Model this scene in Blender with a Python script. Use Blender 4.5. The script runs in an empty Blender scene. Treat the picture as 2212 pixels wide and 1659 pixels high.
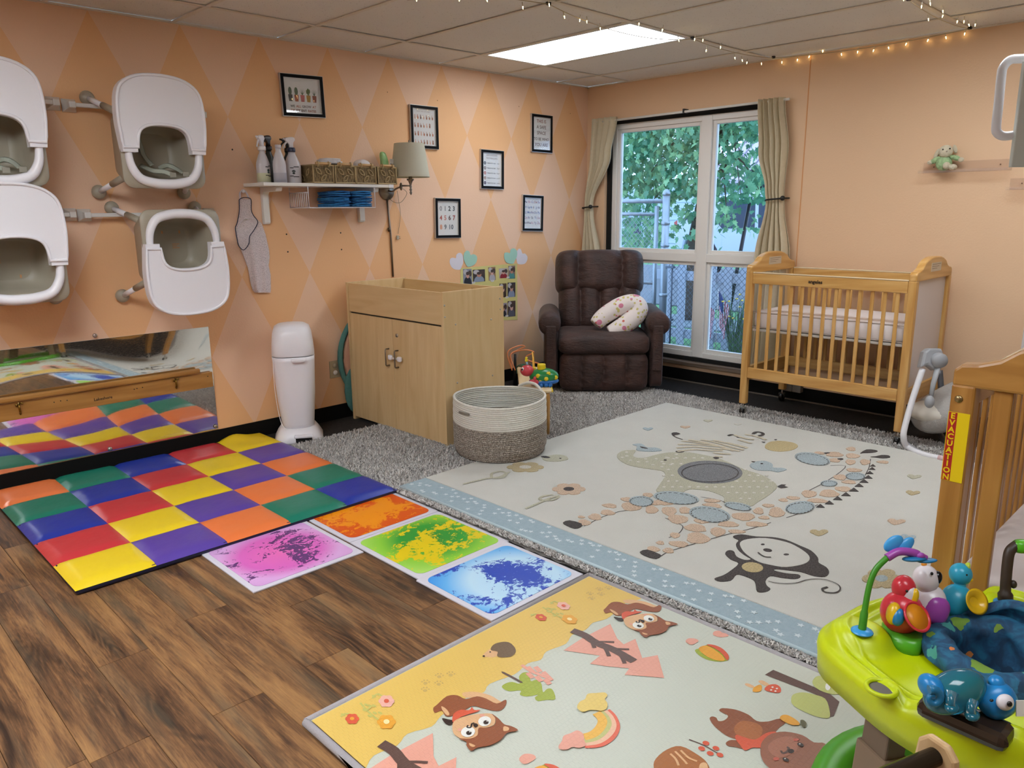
import bpy, math, random
from mathutils import Vector, Matrix
random.seed(7)
sc = bpy.context.scene
COL = sc.collection
PI = math.pi
# ---------------------------------------------------------------- camera
IW, IH, FPX = 2212.0, 1659.0, 1654.0
YAW, PITCH, ROLL = math.radians(45.5865), math.radians(-12.8039), math.radians(-0.6086)
CAM = Vector((-5.2513, -4.4107, 1.3697))
_F = Vector((math.cos(PITCH)*math.cos(YAW), math.cos(PITCH)*math.sin(YAW), math.sin(PITCH)))
_R0 = _F.cross(Vector((0, 0, 1))).normalized(); _U0 = _R0.cross(_F)
_R = _R0*math.cos(ROLL) + _U0*math.sin(ROLL); _U = -_R0*math.sin(ROLL) + _U0*math.cos(ROLL)
cd = bpy.data.cameras.new('camera'); cam = bpy.data.objects.new('camera', cd); COL.objects.link(cam)
cd.sensor_width = 36.0; cd.lens = FPX/IW*36.0; cd.clip_start = 0.05; cd.clip_end = 200
cam.matrix_world = Matrix(((_R.x, _U.x, -_F.x, CAM.x), (_R.y, _U.y, -_F.y, CAM.y), (_R.z, _U.z, -_F.z, CAM.z), (0, 0, 0, 1)))
sc.camera = cam
# ---------------------------------------------------------------- light, world, exposure
sc.view_settings.view_transform = 'Standard'; sc.view_settings.look = 'None'
sc.view_settings.gamma = 1.0; sc.view_settings.use_curve_mapping = False
sc.view_settings.exposure = 0.0
w = bpy.data.worlds.new('sky'); sc.world = w; w.use_nodes = True
wn = w.node_tree.nodes; wb = wn['Background']
wb.inputs[0].default_value = (0.47, 0.69, 1.0, 1); wb.inputs[1].default_value = 4.6
T = 0.6096
GA, GB, H = 0.4378, 0.3945, 2.3636      # ceiling grid offsets, ceiling height
TROFFERS = [(1, 0, .46), (7, 1, 1.4), (1, 2, .8), (6, 3, .6), (9, 1, .9)]   # (column, row) cells that hold a light; unseen ones past the high chairs added to brighten the room
def area(name, loc, sx, sy, energy, color, rot=(0, 0, 0)):
    l = bpy.data.lights.new(name, 'AREA'); l.shape = 'RECTANGLE'; l.size = sx; l.size_y = sy; l.energy = energy; l.color = color
    o = bpy.data.objects.new(name, l); COL.objects.link(o); o.location = loc; o.rotation_euler = rot; return o
LIGHT = 19.5                              # radiance of the lit diffusers of the ceiling lights
po = area('window_portal', (0.10, -0.97, 1.12), 1.5, 1.9, 1, (1, 1, 1), (0, PI/2, 0)); po.data.cycles.is_portal = True
# ---------------------------------------------------------------- helpers
def ray(px, py):
    return (_R*((px-IW/2)/FPX) - _U*((py-IH/2)/FPX) + _F)
def P(px, py, ax='z', v=0.0):
    d = ray(px, py); i = 'xyz'.index(ax); return CAM + d*((v-CAM[i])/d[i])
def D(px, py, depth):          # point at a given distance along the view axis
    return CAM + ray(px, py)*depth
MW = {}
def tag(o, label=None, cat=None, group=None, kind=None):
    if label: o['label'] = label
    if cat: o['category'] = cat
    if group: o['group'] = group
    if kind: o['kind'] = kind
    return o
def thing(name, label, cat, loc=(0, 0, 0), rot=None, group=None, mat4=None):
    o = bpy.data.objects.new(name, None); COL.objects.link(o); o.empty_display_size = .05
    m = mat4 if mat4 is not None else Matrix.Translation(Vector(loc)) @ (Matrix.Rotation(rot, 4, 'Z') if rot else Matrix.Identity(4))
    o.matrix_world = m; MW[o.name] = m.copy()
    return tag(o, label, cat, group)
def lin(c):
    return c/12.92 if c <= .04045 else ((c+.055)/1.055)**2.4
def hx(s):
    s = s.lstrip('#'); return tuple(lin(int(s[i:i+2], 16)/255) for i in (0, 2, 4))
MATS = {}
def mat(name, col, rough=.6, metal=0, spec=.5, noise=None, bump=None, trans=0, alpha=1, emit=None, sheen=0, coat=0, sss=0):
    """noise=(scale, amount[, stretch]) colour variation; bump=(scale, strength)"""
    if name in MATS: return MATS[name]
    m = bpy.data.materials.new(name); m.use_nodes = True; nt = m.node_tree; b = nt.nodes['Principled BSDF']
    c = hx(col) if isinstance(col, str) else col
    b.inputs['Base Color'].default_value = (*c, 1); b.inputs['Roughness'].default_value = rough
    b.inputs['Metallic'].default_value = metal; b.inputs['Specular IOR Level'].default_value = spec
    b.inputs['Transmission Weight'].default_value = trans; b.inputs['Alpha'].default_value = alpha
    b.inputs['Sheen Weight'].default_value = sheen; b.inputs['Coat Weight'].default_value = coat
    if emit: b.inputs['Emission Color'].default_value = (*c, 1); b.inputs['Emission Strength'].default_value = emit
    tc = None
    if noise or bump:
        tc = nt.nodes.new('ShaderNodeTexCoord')
    if noise:
        mp = nt.nodes.new('ShaderNodeMapping'); nt.links.new(tc.outputs['Object'], mp.inputs[0])
        st = noise[2] if len(noise) > 2 else (1, 1, 1); mp.inputs['Scale'].default_value = st
        n = nt.nodes.new('ShaderNodeTexNoise'); n.inputs['Scale'].default_value = noise[0]; n.inputs['Detail'].default_value = 5
        nt.links.new(mp.outputs[0], n.inputs['Vector'])
        r = nt.nodes.new('ShaderNodeValToRGB'); a = noise[1]
        r.color_ramp.elements[0].position = .3; r.color_ramp.elements[1].position = .7
        r.color_ramp.elements[0].color = (*[x*(1-a) for x in c], 1); r.color_ramp.elements[1].color = (*[min(1, x*(1+a)) for x in c], 1)
        nt.links.new(n.outputs[0], r.inputs[0]); nt.links.new(r.outputs[0], b.inputs['Base Color'])
    if bump:
        n = nt.nodes.new('ShaderNodeTexNoise'); n.inputs['Scale'].default_value = bump[0]; n.inputs['Detail'].default_value = 3
        nt.links.new(tc.outputs['Object'], n.inputs['Vector'])
        bp = nt.nodes.new('ShaderNodeBump'); bp.inputs['Strength'].default_value = bump[1]; bp.inputs['Distance'].default_value = .01
        nt.links.new(n.outputs[0], bp.inputs['Height']); nt.links.new(bp.outputs[0], b.inputs['Normal'])
    MATS[name] = m; return m
class NT:
    def __init__(s, name, rough=.6):
        s.m = bpy.data.materials.new(name); s.m.use_nodes = True; s.t = s.m.node_tree; s.b = s.t.nodes['Principled BSDF']
        s.b.inputs['Roughness'].default_value = rough; MATS[name] = s.m
    def n(s, typ, **kw):
        x = s.t.nodes.new('ShaderNode'+typ)
        for k, v in kw.items(): setattr(x, k, v)
        return x
    def l(s, a, b): s.t.links.new(a, b)
    def math(s, op, a, b=None, c=None):
        x = s.n('Math', operation=op)
        for i, v in enumerate((a, b, c)):
            if v is None: continue
            if isinstance(v, (int, float)): x.inputs[i].default_value = v
            else: s.l(v, x.inputs[i])
        return x.outputs[0]
    def ramp(s, fac, stops):
        r = s.n('ValToRGB'); e = r.color_ramp.elements
        while len(e) < len(stops): e.new(.5)
        for i, (p, c) in enumerate(stops): e[i].position = p; e[i].color = (*(hx(c) if isinstance(c, str) else c), 1)
        s.l(fac, r.inputs[0]); return r.outputs[0]
    def mix(s, fac, a, b, blend='MIX'):
        x = s.n('Mix', data_type='RGBA', blend_type=blend)
        for i, v in ((0, fac), (6, a), (7, b)):
            if isinstance(v, (int, float)): x.inputs[i].default_value = v
            elif isinstance(v, tuple): x.inputs[i].default_value = (*v, 1)
            elif isinstance(v, str): x.inputs[i].default_value = (*hx(v), 1)
            else: s.l(v, x.inputs[i])
        return x.outputs[2]
    def noise(s, vec, scale, detail=4, dist=0, rough=.5):
        x = s.n('TexNoise'); x.inputs['Scale'].default_value = scale; x.inputs['Detail'].default_value = detail
        x.inputs['Distortion'].default_value = dist; x.inputs['Roughness'].default_value = rough
        if vec is not None: s.l(vec, x.inputs['Vector'])
        return x.outputs[0]
    def obj(s, scale=(1, 1, 1), src='Object', loc=(0, 0, 0)):
        tc = s.n('TexCoord'); mp = s.n('Mapping'); mp.inputs['Scale'].default_value = scale; mp.inputs['Location'].default_value = loc
        s.l(tc.outputs[src], mp.inputs[0]); return mp.outputs[0]
    def bump(s, h, strength=.3, dist=.01):
        bp = s.n('Bump'); bp.inputs['Strength'].default_value = strength; bp.inputs['Distance'].default_value = dist
        s.l(h, bp.inputs['Height']); s.l(bp.outputs[0], s.b.inputs['Normal'])
    def color(s, c): s.l(c, s.b.inputs['Base Color'])
def sxf(vec, nt):
    x = nt.n('SeparateXYZ'); nt.l(vec, x.inputs[0]); return x.outputs
class MB:
    """collects faces; build() links them as ONE mesh object"""
    def __init__(s): s.v = []; s.f = []; s.mi = []; s.sm = []
    def add(s, vs, fs, mi=0, smooth=True):
        o = len(s.v); s.v += [tuple(v) for v in vs]; s.f += [tuple(o+i for i in f) for f in fs]; s.mi += [mi]*len(fs); s.sm += [smooth]*len(fs)
    def box(s, c, sz, mi=0, M=None, r=None):
        hx_, hy, hz = sz[0]/2, sz[1]/2, sz[2]/2; c = Vector(c)
        vs = [Vector((a*hx_, b*hy, d*hz)) for a in (-1, 1) for b in (-1, 1) for d in (-1, 1)]
        if r is not None: vs = [r @ v for v in vs]
        vs = [v+c for v in vs]
        s.add(vs, [(0, 1, 3, 2), (4, 6, 7, 5), (0, 4, 5, 1), (2, 3, 7, 6), (0, 2, 6, 4), (1, 5, 7, 3)], mi, False); return s
    def bx(s, x0, x1, y0, y1, z0, z1, mi=0):
        return s.box(((x0+x1)/2, (y0+y1)/2, (z0+z1)/2), (abs(x1-x0), abs(y1-y0), abs(z1-z0)), mi)
    def loft(s, rings, mi=0, cap0=True, cap1=True, smooth=True):
        n = len(rings[0]); vs = [p for r in rings for p in r]; fs = []
        for i in range(len(rings)-1):
            for j in range(n):
                a = i*n+j; b = i*n+(j+1) % n; fs.append((a, b, b+n, a+n))
        s.add(vs, fs, mi, smooth)
        o = len(s.v)-len(vs)
        if cap0: s.f.append(tuple(o+j for j in reversed(range(n)))); s.mi.append(mi); s.sm.append(False)
        if cap1: s.f.append(tuple(o+(len(rings)-1)*n+j for j in range(n))); s.mi.append(mi); s.sm.append(False)
        return s
    def tube(s, pts, r, n=8, mi=0, cap=True, closed=False, flat=1.0, up=None):
        pts = [Vector(p) for p in pts]; m = len(pts); rings = []; prev = None
        for i, p in enumerate(pts):
            a = pts[(i-1) % m] if (closed or i > 0) else p; b = pts[(i+1) % m] if (closed or i < m-1) else p
            t = (b-a).normalized() if (b-a).length > 1e-9 else Vector((0, 0, 1))
            if prev is None:
                u = Vector(up) if up is not None else (Vector((0, 0, 1)) if abs(t.z) < .9 else Vector((1, 0, 0)))
            else: u = prev
            if up is not None: u = Vector(up)
            sd = t.cross(u)
            if sd.length < 1e-6: sd = t.cross(Vector((1, .3, .2)))
            sd.normalize(); u = sd.cross(t).normalized(); prev = u
            rr = r[i] if isinstance(r, (list, tuple)) else r
            rings.append([p + sd*math.cos(2*PI*k/n)*rr + u*math.sin(2*PI*k/n)*rr*flat for k in range(n)])
        if closed: rings.append(rings[0])
        return s.loft(rings, mi, cap and not closed, cap and not closed)
    def cyl(s, p0, p1, r0, r1=None, n=16, mi=0):
        return s.tube([p0, p1], [r0, r0 if r1 is None else r1], n, mi)
    def lathe(s, prof, c=(0, 0, 0), n=24, mi=0, M=None, sx=1, sy=1):
        c = Vector(c); rings = []
        for r, z in prof:
            ring = [Vector((math.cos(2*PI*k/n)*r*sx, math.sin(2*PI*k/n)*r*sy, z)) for k in range(n)]
            if M is not None: ring = [M @ v for v in ring]
            rings.append([v+c for v in ring])
        return s.loft(rings, mi, prof[0][0] > 1e-5, prof[-1][0] > 1e-5)
    def ell(s, c, rx, ry, rz, nu=16, nv=10, mi=0, e1=1.0, e2=1.0, M=None):
        """superellipsoid; e<1 is boxier"""
        c = Vector(c); sp = lambda a, e: math.copysign(abs(a)**e, a)
        rings = []
        for i in range(nv+1):
            ph = -PI/2 + PI*i/nv
            if i in (0, nv): ph *= .9999
            ring = []
            for j in range(nu):
                th = 2*PI*j/nu
                v = Vector((rx*sp(math.cos(ph), e1)*sp(math.cos(th), e2), ry*sp(math.cos(ph), e1)*sp(math.sin(th), e2), rz*sp(math.sin(ph), e1)))
                if M is not None: v = M @ v
                ring.append(v+c)
            rings.append(ring)
        return s.loft(rings, mi)
    def poly(s, pts, mi=0, thick=None):
        """flat polygon from 3D points; thick = Vector offset for a slab"""
        pts = [Vector(p) for p in pts]; n = len(pts)
        if thick is None: s.add(pts, [tuple(range(n))], mi, False)
        else:
            th = Vector(thick); vs = pts+[p+th for p in pts]
            s.add(vs, [tuple(reversed(range(n))), tuple(range(n, 2*n))]+[(i, (i+1) % n, n+(i+1) % n, n+i) for i in range(n)], mi, False)
        return s
    def grid(s, fn, nu, nv, mi=0, smooth=True):
        vs = [fn(i/nu, j/nv) for j in range(nv+1) for i in range(nu+1)]
        s.add(vs, [(j*(nu+1)+i, j*(nu+1)+i+1, (j+1)*(nu+1)+i+1, (j+1)*(nu+1)+i) for j in range(nv) for i in range(nu)], mi, smooth); return s
    def mesh(s, name, mats):
        me = bpy.data.meshes.new(name); me.from_pydata(s.v, [], s.f); me.update()
        for m in (mats if isinstance(mats, (list, tuple)) else [mats]): me.materials.append(m)
        me.polygons.foreach_set('material_index', s.mi); me.polygons.foreach_set('use_smooth', s.sm)
        return me
    def build(s, name, mats, parent=None, W=False, bevel=None, label=None, cat=None, group=None, kind=None, solid=None, sub=0):
        if W and parent is not None:
            inv = MW[parent.name].inverted(); s.v = [tuple(inv @ Vector(v)) for v in s.v]
        o = bpy.data.objects.new(name, s.mesh(name, mats)); COL.objects.link(o); MW[o.name] = Matrix.Identity(4)
        if parent is not None:
            o.parent = parent; MW[o.name] = MW[parent.name].copy()
        if solid: md = o.modifiers.new('solid', 'SOLIDIFY'); md.thickness = solid; md.offset = 0
        if bevel: md = o.modifiers.new('bevel', 'BEVEL'); md.width = bevel; md.segments = 2; md.limit_method = 'ANGLE'; md.angle_limit = .7
        if sub: md = o.modifiers.new('sub', 'SUBSURF'); md.levels = sub; md.render_levels = sub
        return tag(o, label, cat, group, kind)
def copy_tree(o, parent=None, M=None):
    c = o.copy(); COL.objects.link(c)
    if parent is not None: c.parent = parent
    elif M is not None: c.matrix_world = M; MW[c.name] = M.copy()
    for ch in list(o.children): copy_tree(ch, c)
    return c
def smooth_closed(pts, k=5):
    n = len(pts); out = []
    for i in range(n):
        p0, p1, p2, p3 = [Vector(pts[(i+d) % n]) for d in (-1, 0, 1, 2)]
        for j in range(k):
            t = j/k; out.append(.5*((2*p1)+(-p0+p2)*t+(2*p0-5*p1+4*p2-p3)*t*t+(-p0+3*p1-3*p2+p3)*t*t*t))
    return out
def smooth_open(pts, k=5):
    pts = [Vector(p) for p in pts]; q = [pts[0]]+pts+[pts[-1]]; out = []
    for i in range(1, len(q)-2):
        p0, p1, p2, p3 = q[i-1:i+3]
        for j in range(k):
            t = j/k; out.append(.5*((2*p1)+(-p0+p2)*t+(2*p0-5*p1+4*p2-p3)*t*t+(-p0+3*p1-3*p2+p3)*t*t*t))
    return out+[pts[-1]]
def rrect(cx, cy, hx_, hy, r, z, n=6):
    out = []
    for (sx, sy, a0) in ((1, 1, 0), (-1, 1, PI/2), (-1, -1, PI), (1, -1, 1.5*PI)):
        for k in range(n+1):
            a = a0+PI/2*k/n; out.append(Vector((cx+sx*(hx_-r)+r*math.cos(a), cy+sy*(hy-r)+r*math.sin(a), z)))
    return out
TXT = {}
def text(name, s, size, M, m, parent=None, ext=.0004, bold=0.0, align='CENTER'):
    cu = bpy.data.curves.new('t', 'FONT'); cu.body = s; cu.size = size; cu.extrude = ext; cu.align_x = align; cu.offset = bold*size; cu.resolution_u = 2
    t = bpy.data.objects.new('t', cu); me = bpy.data.meshes.new_from_object(t)
    bpy.data.objects.remove(t); bpy.data.curves.remove(cu)
    me.materials.clear(); me.materials.append(m)
    if parent is not None: M = MW[parent.name].inverted() @ M
    me.transform(M); o = bpy.data.objects.new(name, me); COL.objects.link(o)
    if parent is not None: o.parent = parent
    return o
WALLM = lambda x, y, z: Matrix.Translation((x, y, z)) @ Matrix.Rotation(PI/2, 4, 'X')        # on wall_left, reads from the room
# ---------------------------------------------------------------- materials
white_pl = mat('white_plastic', '#E9E7EC', .32)
beige_pl = mat('beige_plastic', '#A39A88', .42)
black = mat('black_satin', '#0B0A0A', .5)
chrome = mat('chrome', '#B9B7B2', .28, 1)
brushed = mat('brushed_nickel', '#8E857A', .35, 1)
paper = mat('white_paper', '#DCDCDC', .7)
whitep = mat('white_paint', '#E6E4DF', .45)
WV = .25
def wood(name, c0, c1, c2, scale=1.0, stretch=(1, 1, 12), rough=.42, axis=2):
    n = NT(name, rough); sc_ = [9*scale]*3; sc_[axis] = .9*scale
    v = n.obj(tuple(sc_)); a = n.noise(v, 2.2, 6, 1.2); wv = n.n('TexWave', wave_type='BANDS', bands_direction='DIAGONAL')
    wv.inputs['Scale'].default_value = 1.1; wv.inputs['Distortion'].default_value = 7; wv.inputs['Detail'].default_value = 2; n.l(v, wv.inputs['Vector'])
    f = n.math('ADD', n.math('MULTIPLY', a, 1-WV), n.math('MULTIPLY', wv.outputs['Fac'], WV))
    n.color(n.ramp(f, [(.25, c0), (.5, c1), (.75, c2)])); return n.m
WV = .06
maple = [wood('maple_laminate_%s' % 'xyz'[i], '#CCAB7A', '#D5B787', '#DDC295', .8, axis=i, rough=.4) for i in range(3)]
WV = .22
oak = [wood('honey_oak_%s' % 'xyz'[i], '#B98646', '#C99A58', '#D5AA6B', 1.2, axis=i, rough=.3) for i in range(3)]
oak2 = [wood('amber_oak_%s' % 'xyz'[i], '#97672F', '#A9783B', '#B88848', 1.0, axis=i, rough=.3) for i in range(3)]
# painted diamond wall
n = NT('peach_diamond_paint', .62); v = n.obj(); xyz = sxf(v, n)
U0 = n.math('DIVIDE', n.math('ADD', xyz[0], .229), .4535); V0 = n.math('DIVIDE', n.math('SUBTRACT', xyz[2], 1.905), .91)
a = n.math('ROUND', n.math('ADD', U0, V0)); b = n.math('ROUND', n.math('SUBTRACT', U0, V0))
par = n.math('ABSOLUTE', n.math('MODULO', n.math('ADD', a, b), 2.0))
nz = n.noise(v, 1.3, 3)
n.color(n.mix(n.math('MULTIPLY', nz, .12), n.mix(par, '#EDB987', '#EDC5A6'), '#DFAE86'))
n.bump(n.noise(v, 90, 3), .22, .004); diamond = n.m
n = NT('peach_paint', .62); v = n.obj(); n.color(n.mix(n.math('MULTIPLY', n.noise(v, 1.1, 3), .25), '#E3BF9B', '#DBB38E')); n.bump(n.noise(v, 90, 3), .2, .004); peach = n.m
# ---------------------------------------------------------------- setting
XL, YF = -7.6, -6.9
def struct(o, label=None): o['kind'] = 'structure'; return o
struct(MB().bx(XL, 0, 0, .12, 0, H).build('wall_left', diamond))
WY0, WY1, WZ0, WZ1 = -.195, -1.745, .165, 2.085      # window opening
mb = MB(); mb.bx(0, .14, 0, WY0, 0, H); mb.bx(0, .14, WY1, YF, 0, H); mb.bx(0, .14, WY0, WY1, WZ1, H); mb.bx(0, .14, WY0, WY1, -.2, WZ0)
wr = struct(mb.build('wall_right', peach))
MB().bx(-.003, 0, -1.925, -1.931, .1, H).build('panel_seam', mat('seam_peach', '#D99A66', .7), wr)
struct(MB().bx(XL-.12, XL, 0, YF, 0, H).build('wall_rear', peach))
struct(MB().bx(XL, 0, YF-.12, YF, 0, H).build('wall_front', peach))
# floor: wood planks, dark carpet
fl = thing('floor', None, None); fl['kind'] = 'structure'
MB().bx(XL, 0, YF, 0, -.08, -.004).build('subfloor', mat('subfloor', '#201A16', .9), fl)
n = NT('dark_carpet_tile', .95); v = n.obj((14, 3, 1)); f = n.noise(v, 9, 5, .5, .7)
n.color(n.ramp(f, [(.35, '#14110F'), (.6, '#2A2523'), (.8, '#3B3532')])); n.bump(n.noise(n.obj(), 260, 2), .7, .01); carpet = n.m
CX = -3.17
MB().bx(CX, 0, YF, 0, -.004, .0).build('carpet', carpet, fl)
def plank_mat(i):
    n = NT('vinyl_plank_%d' % i, .42); tc = n.n('TexCoord'); oi = n.n('ObjectInfo'); mp = n.n('Mapping'); mp.inputs['Scale'].default_value = (1, .11, 1)
    n.l(tc.outputs['Object'], mp.inputs[0])
    cmb = n.n('CombineXYZ'); n.l(n.math('MULTIPLY', oi.outputs['Random'], 37.0), cmb.inputs[0]); n.l(n.math('MULTIPLY', oi.outputs['Random'], 91.0), cmb.inputs[1]); n.l(cmb.outputs[0], mp.inputs['Location'])
    big = n.noise(mp.outputs[0], 8, 6, 1.1, .62)
    mp3 = n.n('Mapping'); mp3.inputs['Scale'].default_value = (1, .035, 1); n.l(tc.outputs['Object'], mp3.inputs[0]); n.l(cmb.outputs[0], mp3.inputs['Location']); fine = n.noise(mp3.outputs[0], 150, 5, .4, .75)
    mp2 = n.n('Mapping'); mp2.inputs['Scale'].default_value = (1, .16, 1); n.l(tc.outputs['Object'], mp2.inputs[0]); n.l(cmb.outputs[0], mp2.inputs['Location'])
    ring = n.noise(mp2.outputs[0], 4.5, 2, .6, .5); ring = n.math('SINE', n.math('MULTIPLY', ring, 150.0)); rmask = n.ramp(big, [(.34, (1, 1, 1)), (.46, (0, 0, 0))])
    mott = n.noise(mp.outputs[0], 46, 5, .9, .72)
    f = n.math('ADD', n.math('MULTIPLY', big, .82), n.math('MULTIPLY', n.math('SUBTRACT', fine, .5), .42))
    f = n.math('ADD', f, n.math('MULTIPLY', n.math('SUBTRACT', mott, .5), .30)); f = n.math('ADD', f, .09)
    f = n.math('ADD', f, n.math('MULTIPLY', n.math('MULTIPLY', ring, rmask), .07))
    f = n.math('ADD', f, n.math('MULTIPLY', n.math('SUBTRACT', oi.outputs['Random'], .5), .05))
    base = n.ramp(f, [(.28, '#281A12'), (.39, '#46301F'), (.48, '#68482E'), (.56, '#87613D'), (.68, '#A0774A')])
    gp = n.ramp(n.noise(mp.outputs[0], 11, 3, .5), [(.50, (0, 0, 0)), (.66, (1, 1, 1))]); n.color(n.mix(n.math('MULTIPLY', gp, .38), base, '#5E5746'))
    n.bump(n.math('ADD', fine, mott), .12, .003); return n.m
pm = plank_mat(0)
PWD, PLN = .152, 1.22
def plank_mesh(x0, x1, ln):
    mb = MB(); e = .0012; w_ = x1-x0
    top = [(e, e, 0), (w_-e, e, 0), (w_-e, ln-e, 0), (e, ln-e, 0)]; bot = [(0.0003, .0003, -.002), (w_-.0003, .0003, -.002), (w_-.0003, ln-.0003, -.002), (.0003, ln-.0003, -.002)]
    mb.add(top+bot, [(0, 1, 2, 3), (0, 4, 5, 1), (1, 5, 6, 2), (2, 6, 7, 3), (3, 7, 4, 0)], 0, False); return mb.mesh('plank', pm)
full = plank_mesh(0, PWD, PLN); col_i = 0; x = CX
while x-PWD > -6.3:
    off = random.uniform(0, PLN); y = 0.0 - 0; first = True; yy = YF-.5+off
    while yy < 0:
        y0, y1 = yy, min(yy+PLN, 0.0)
        if y1 > -5.6:
            me = full if y1-y0 > PLN-.01 else plank_mesh(0, PWD, y1-y0)
            o = bpy.data.objects.new('plank', me); COL.objects.link(o); o.parent = fl; o.location = (x-PWD, y0, 0)
        yy += PLN
    x -= PWD
MB().bx(XL, x, YF, 0, -.004, 0).build('plank_field', pm, fl)['kind'] = 'stuff'
# ceiling
ce = thing('ceiling', None, None); ce['kind'] = 'structure'
MB().bx(XL, 0, YF, 0, H+.14, H+.2).build('deck', mat('ceiling_void', '#302C28', .9), ce)
n = NT('acoustic_tile', .9); v = n.obj(); s1 = n.noise(v, 55, 2, .3, .6); s2 = n.n('TexVoronoi'); s2.inputs['Scale'].default_value = 46; n.l(v, s2.inputs['Vector'])
speck = n.math('LESS_THAN', n.math('ADD', s2.outputs['Distance'], n.math('MULTIPLY', s1, .35)), .31)
base = n.mix(n.noise(v, 3, 3), '#E2DDD6', '#E9E4DD'); n.color(n.mix(n.math('MULTIPLY', speck, .55), base, '#A89F95')); n.bump(n.noise(v, 130, 3), .35, .004); acou = n.m
gridm = mat('ceiling_grid_paint', '#DDD4C6', .5)
xs = [0.0]+[-(GB+k*T) for k in range(12)]+[XL]; ys = [0.0]+[-(GA+k*2*T) for k in range(6)]+[YF]
cells = {(k+1, r+1) for (k, r, e) in TROFFERS}
tiles = {}
for i in range(len(xs)-1):
    for j in range(len(ys)-1):
        if (i, j) in cells: continue
        sx, sy = xs[i]-xs[i+1]-.012, ys[j]-ys[j+1]-.012; key = (round(sx, 3), round(sy, 3))
        if key not in tiles:
            tiles[key] = MB().box((0, 0, 0), (sx, sy, .014)).mesh('ceiling_tile', acou)
        o = bpy.data.objects.new('ceiling_tile', tiles[key]); COL.objects.link(o); o.parent = ce
        o.location = ((xs[i]+xs[i+1])/2, (ys[j]+ys[j+1])/2, H+.011+random.uniform(0, .003))
for X in xs[1:-1]: MB().bx(X-.012, X+.012, YF, 0, H-.002, H+.003).build('grid_bar', gridm, ce)
for Y in ys[1:-1]: MB().bx(XL, 0, Y-.012, Y+.012, H-.003, H+.002).build('grid_bar', gridm, ce)
mb = MB(); mb.bx(XL, 0, -.02, 0, H-.004, H+.004); mb.bx(-.02, 0, YF, 0, H-.004, H+.004); mb.build('wall_angle', gridm, ce)
def diffuser(i, e):
    diff = NT('light_diffuser_%d' % i, .5); v = diff.obj(); b_ = diff.b; b_.inputs['Emission Strength'].default_value = LIGHT*e
    wv = diff.n('TexWave', wave_type='BANDS', bands_direction='X'); wv.inputs['Scale'].default_value = 2.1; diff.l(v, wv.inputs['Vector'])
    diff.l(diff.mix(wv.outputs['Fac'], (.84, .92, 1.0), (.93, .975, 1.0)), b_.inputs['Emission Color']); return diff.m
for i, (k, r, e) in enumerate(TROFFERS):
    cx, cy = -(GB+(k+.5)*T), -(GA+(r*2+1)*T)
    lb = ['recessed fluorescent ceiling light, lit white panel near the window corner'][0] if i == 0 else ['recessed fluorescent ceiling light above the high chairs, outside the frame', 'unseen recessed ceiling light above the crib, added to brighten the room', 'unseen recessed ceiling light behind the camera, added to brighten the room', 'unseen recessed ceiling light nearest the rear wall, added to brighten the room'][i-1]
    t = thing('ceiling_light', lb, 'ceiling light', (cx, cy, H), group='recessed ceiling lights')
    mb = MB()
    for (x0, x1, y0, y1) in ((-.298, -.272, -.602, .602), (.272, .298, -.602, .602), (-.272, .272, -.602, -.578), (-.272, .272, .578, .602)): mb.bx(x0, x1, y0, y1, -.001, .012)
    mb.build('frame', mat('fixture_white', '#D8D6D2', .4), t)
    MB().bx(-.272, .272, -.578, .578, .002, .006).build('diffuser', diffuser(i, e), t)
# baseboards
bb = mat('black_vinyl_base', '#080707', .75, spec=.2)
struct(MB().bx(XL, -.006, -.006, 0, 0, .1).build('baseboard_left', bb, bevel=.002))
struct(MB().bx(-.006, 0, YF, 0, 0, .1).build('baseboard_right', bb, bevel=.002))
struct(MB().bx(-.018, -.006, -3.6, -.3, 0, .009).build('trim_1', mat('pale_floor_strip', '#6E655C', .4)))
# ---------------------------------------------------------------- window and curtains
vin = mat('white_vinyl', '#EAE7E3', .4); foam = mat('black_gap', '#0A0908', .9)
gl = NT('window_glass', .0); mo = gl.t.nodes['Material Output']; tr = gl.n('BsdfTransparent'); tr.inputs[0].default_value = (.93, .96, 1, 1)
gs = gl.n('BsdfGlossy'); gs.inputs['Roughness'].default_value = .01; mx = gl.n('MixShader'); fr = gl.n('Fresnel'); fr.inputs[0].default_value = 1.45
gl.l(gl.math('MULTIPLY', fr.outputs[0], .8), mx.inputs[0]); gl.l(tr.outputs[0], mx.inputs[1]); gl.l(gs.outputs[0], mx.inputs[2]); gl.l(mx.outputs[0], mo.inputs[0]); glass = gl.m
wi = thing('window_1', None, None); wi['kind'] = 'structure'
def fr_rect(mb, x0, x1, y0, y1, z0, z1, t):
    mb.bx(x0, x1, y0, y0-t, z0, z1); mb.bx(x0, x1, y1+t, y1, z0, z1); mb.bx(x0, x1, y0-t, y1+t, z1-t, z1); mb.bx(x0, x1, y0-t, y1+t, z0, z0+t)
mb = MB(); fr_rect(mb, .05, .12, -.235, -1.725, .195, 2.055, .045)
mb.bx(.045, .12, -1.085, -1.175, .2, 2.05); mb.bx(.048, .12, -.28, -1.68, .955, 1.02)
mb.build('window_frame', vin, wi, bevel=.004)
for (y0, y1, z0, z1) in ((-.28, -1.085, 1.02, 2.01), (-1.175, -1.68, 1.02, 2.01), (-.28, -1.085, .24, .955), (-1.175, -1.68, .24, .955)):
    mb = MB(); fr_rect(mb, .066, .105, y0, y1, z0, z1, .028); s_ = mb.build('sash', vin, wi, bevel=.003)
    mb = MB().bx(.084, .088, y0-.028, y1+.028, z0+.028, z1-.028); mb.build('pane', glass, s_)
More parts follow.
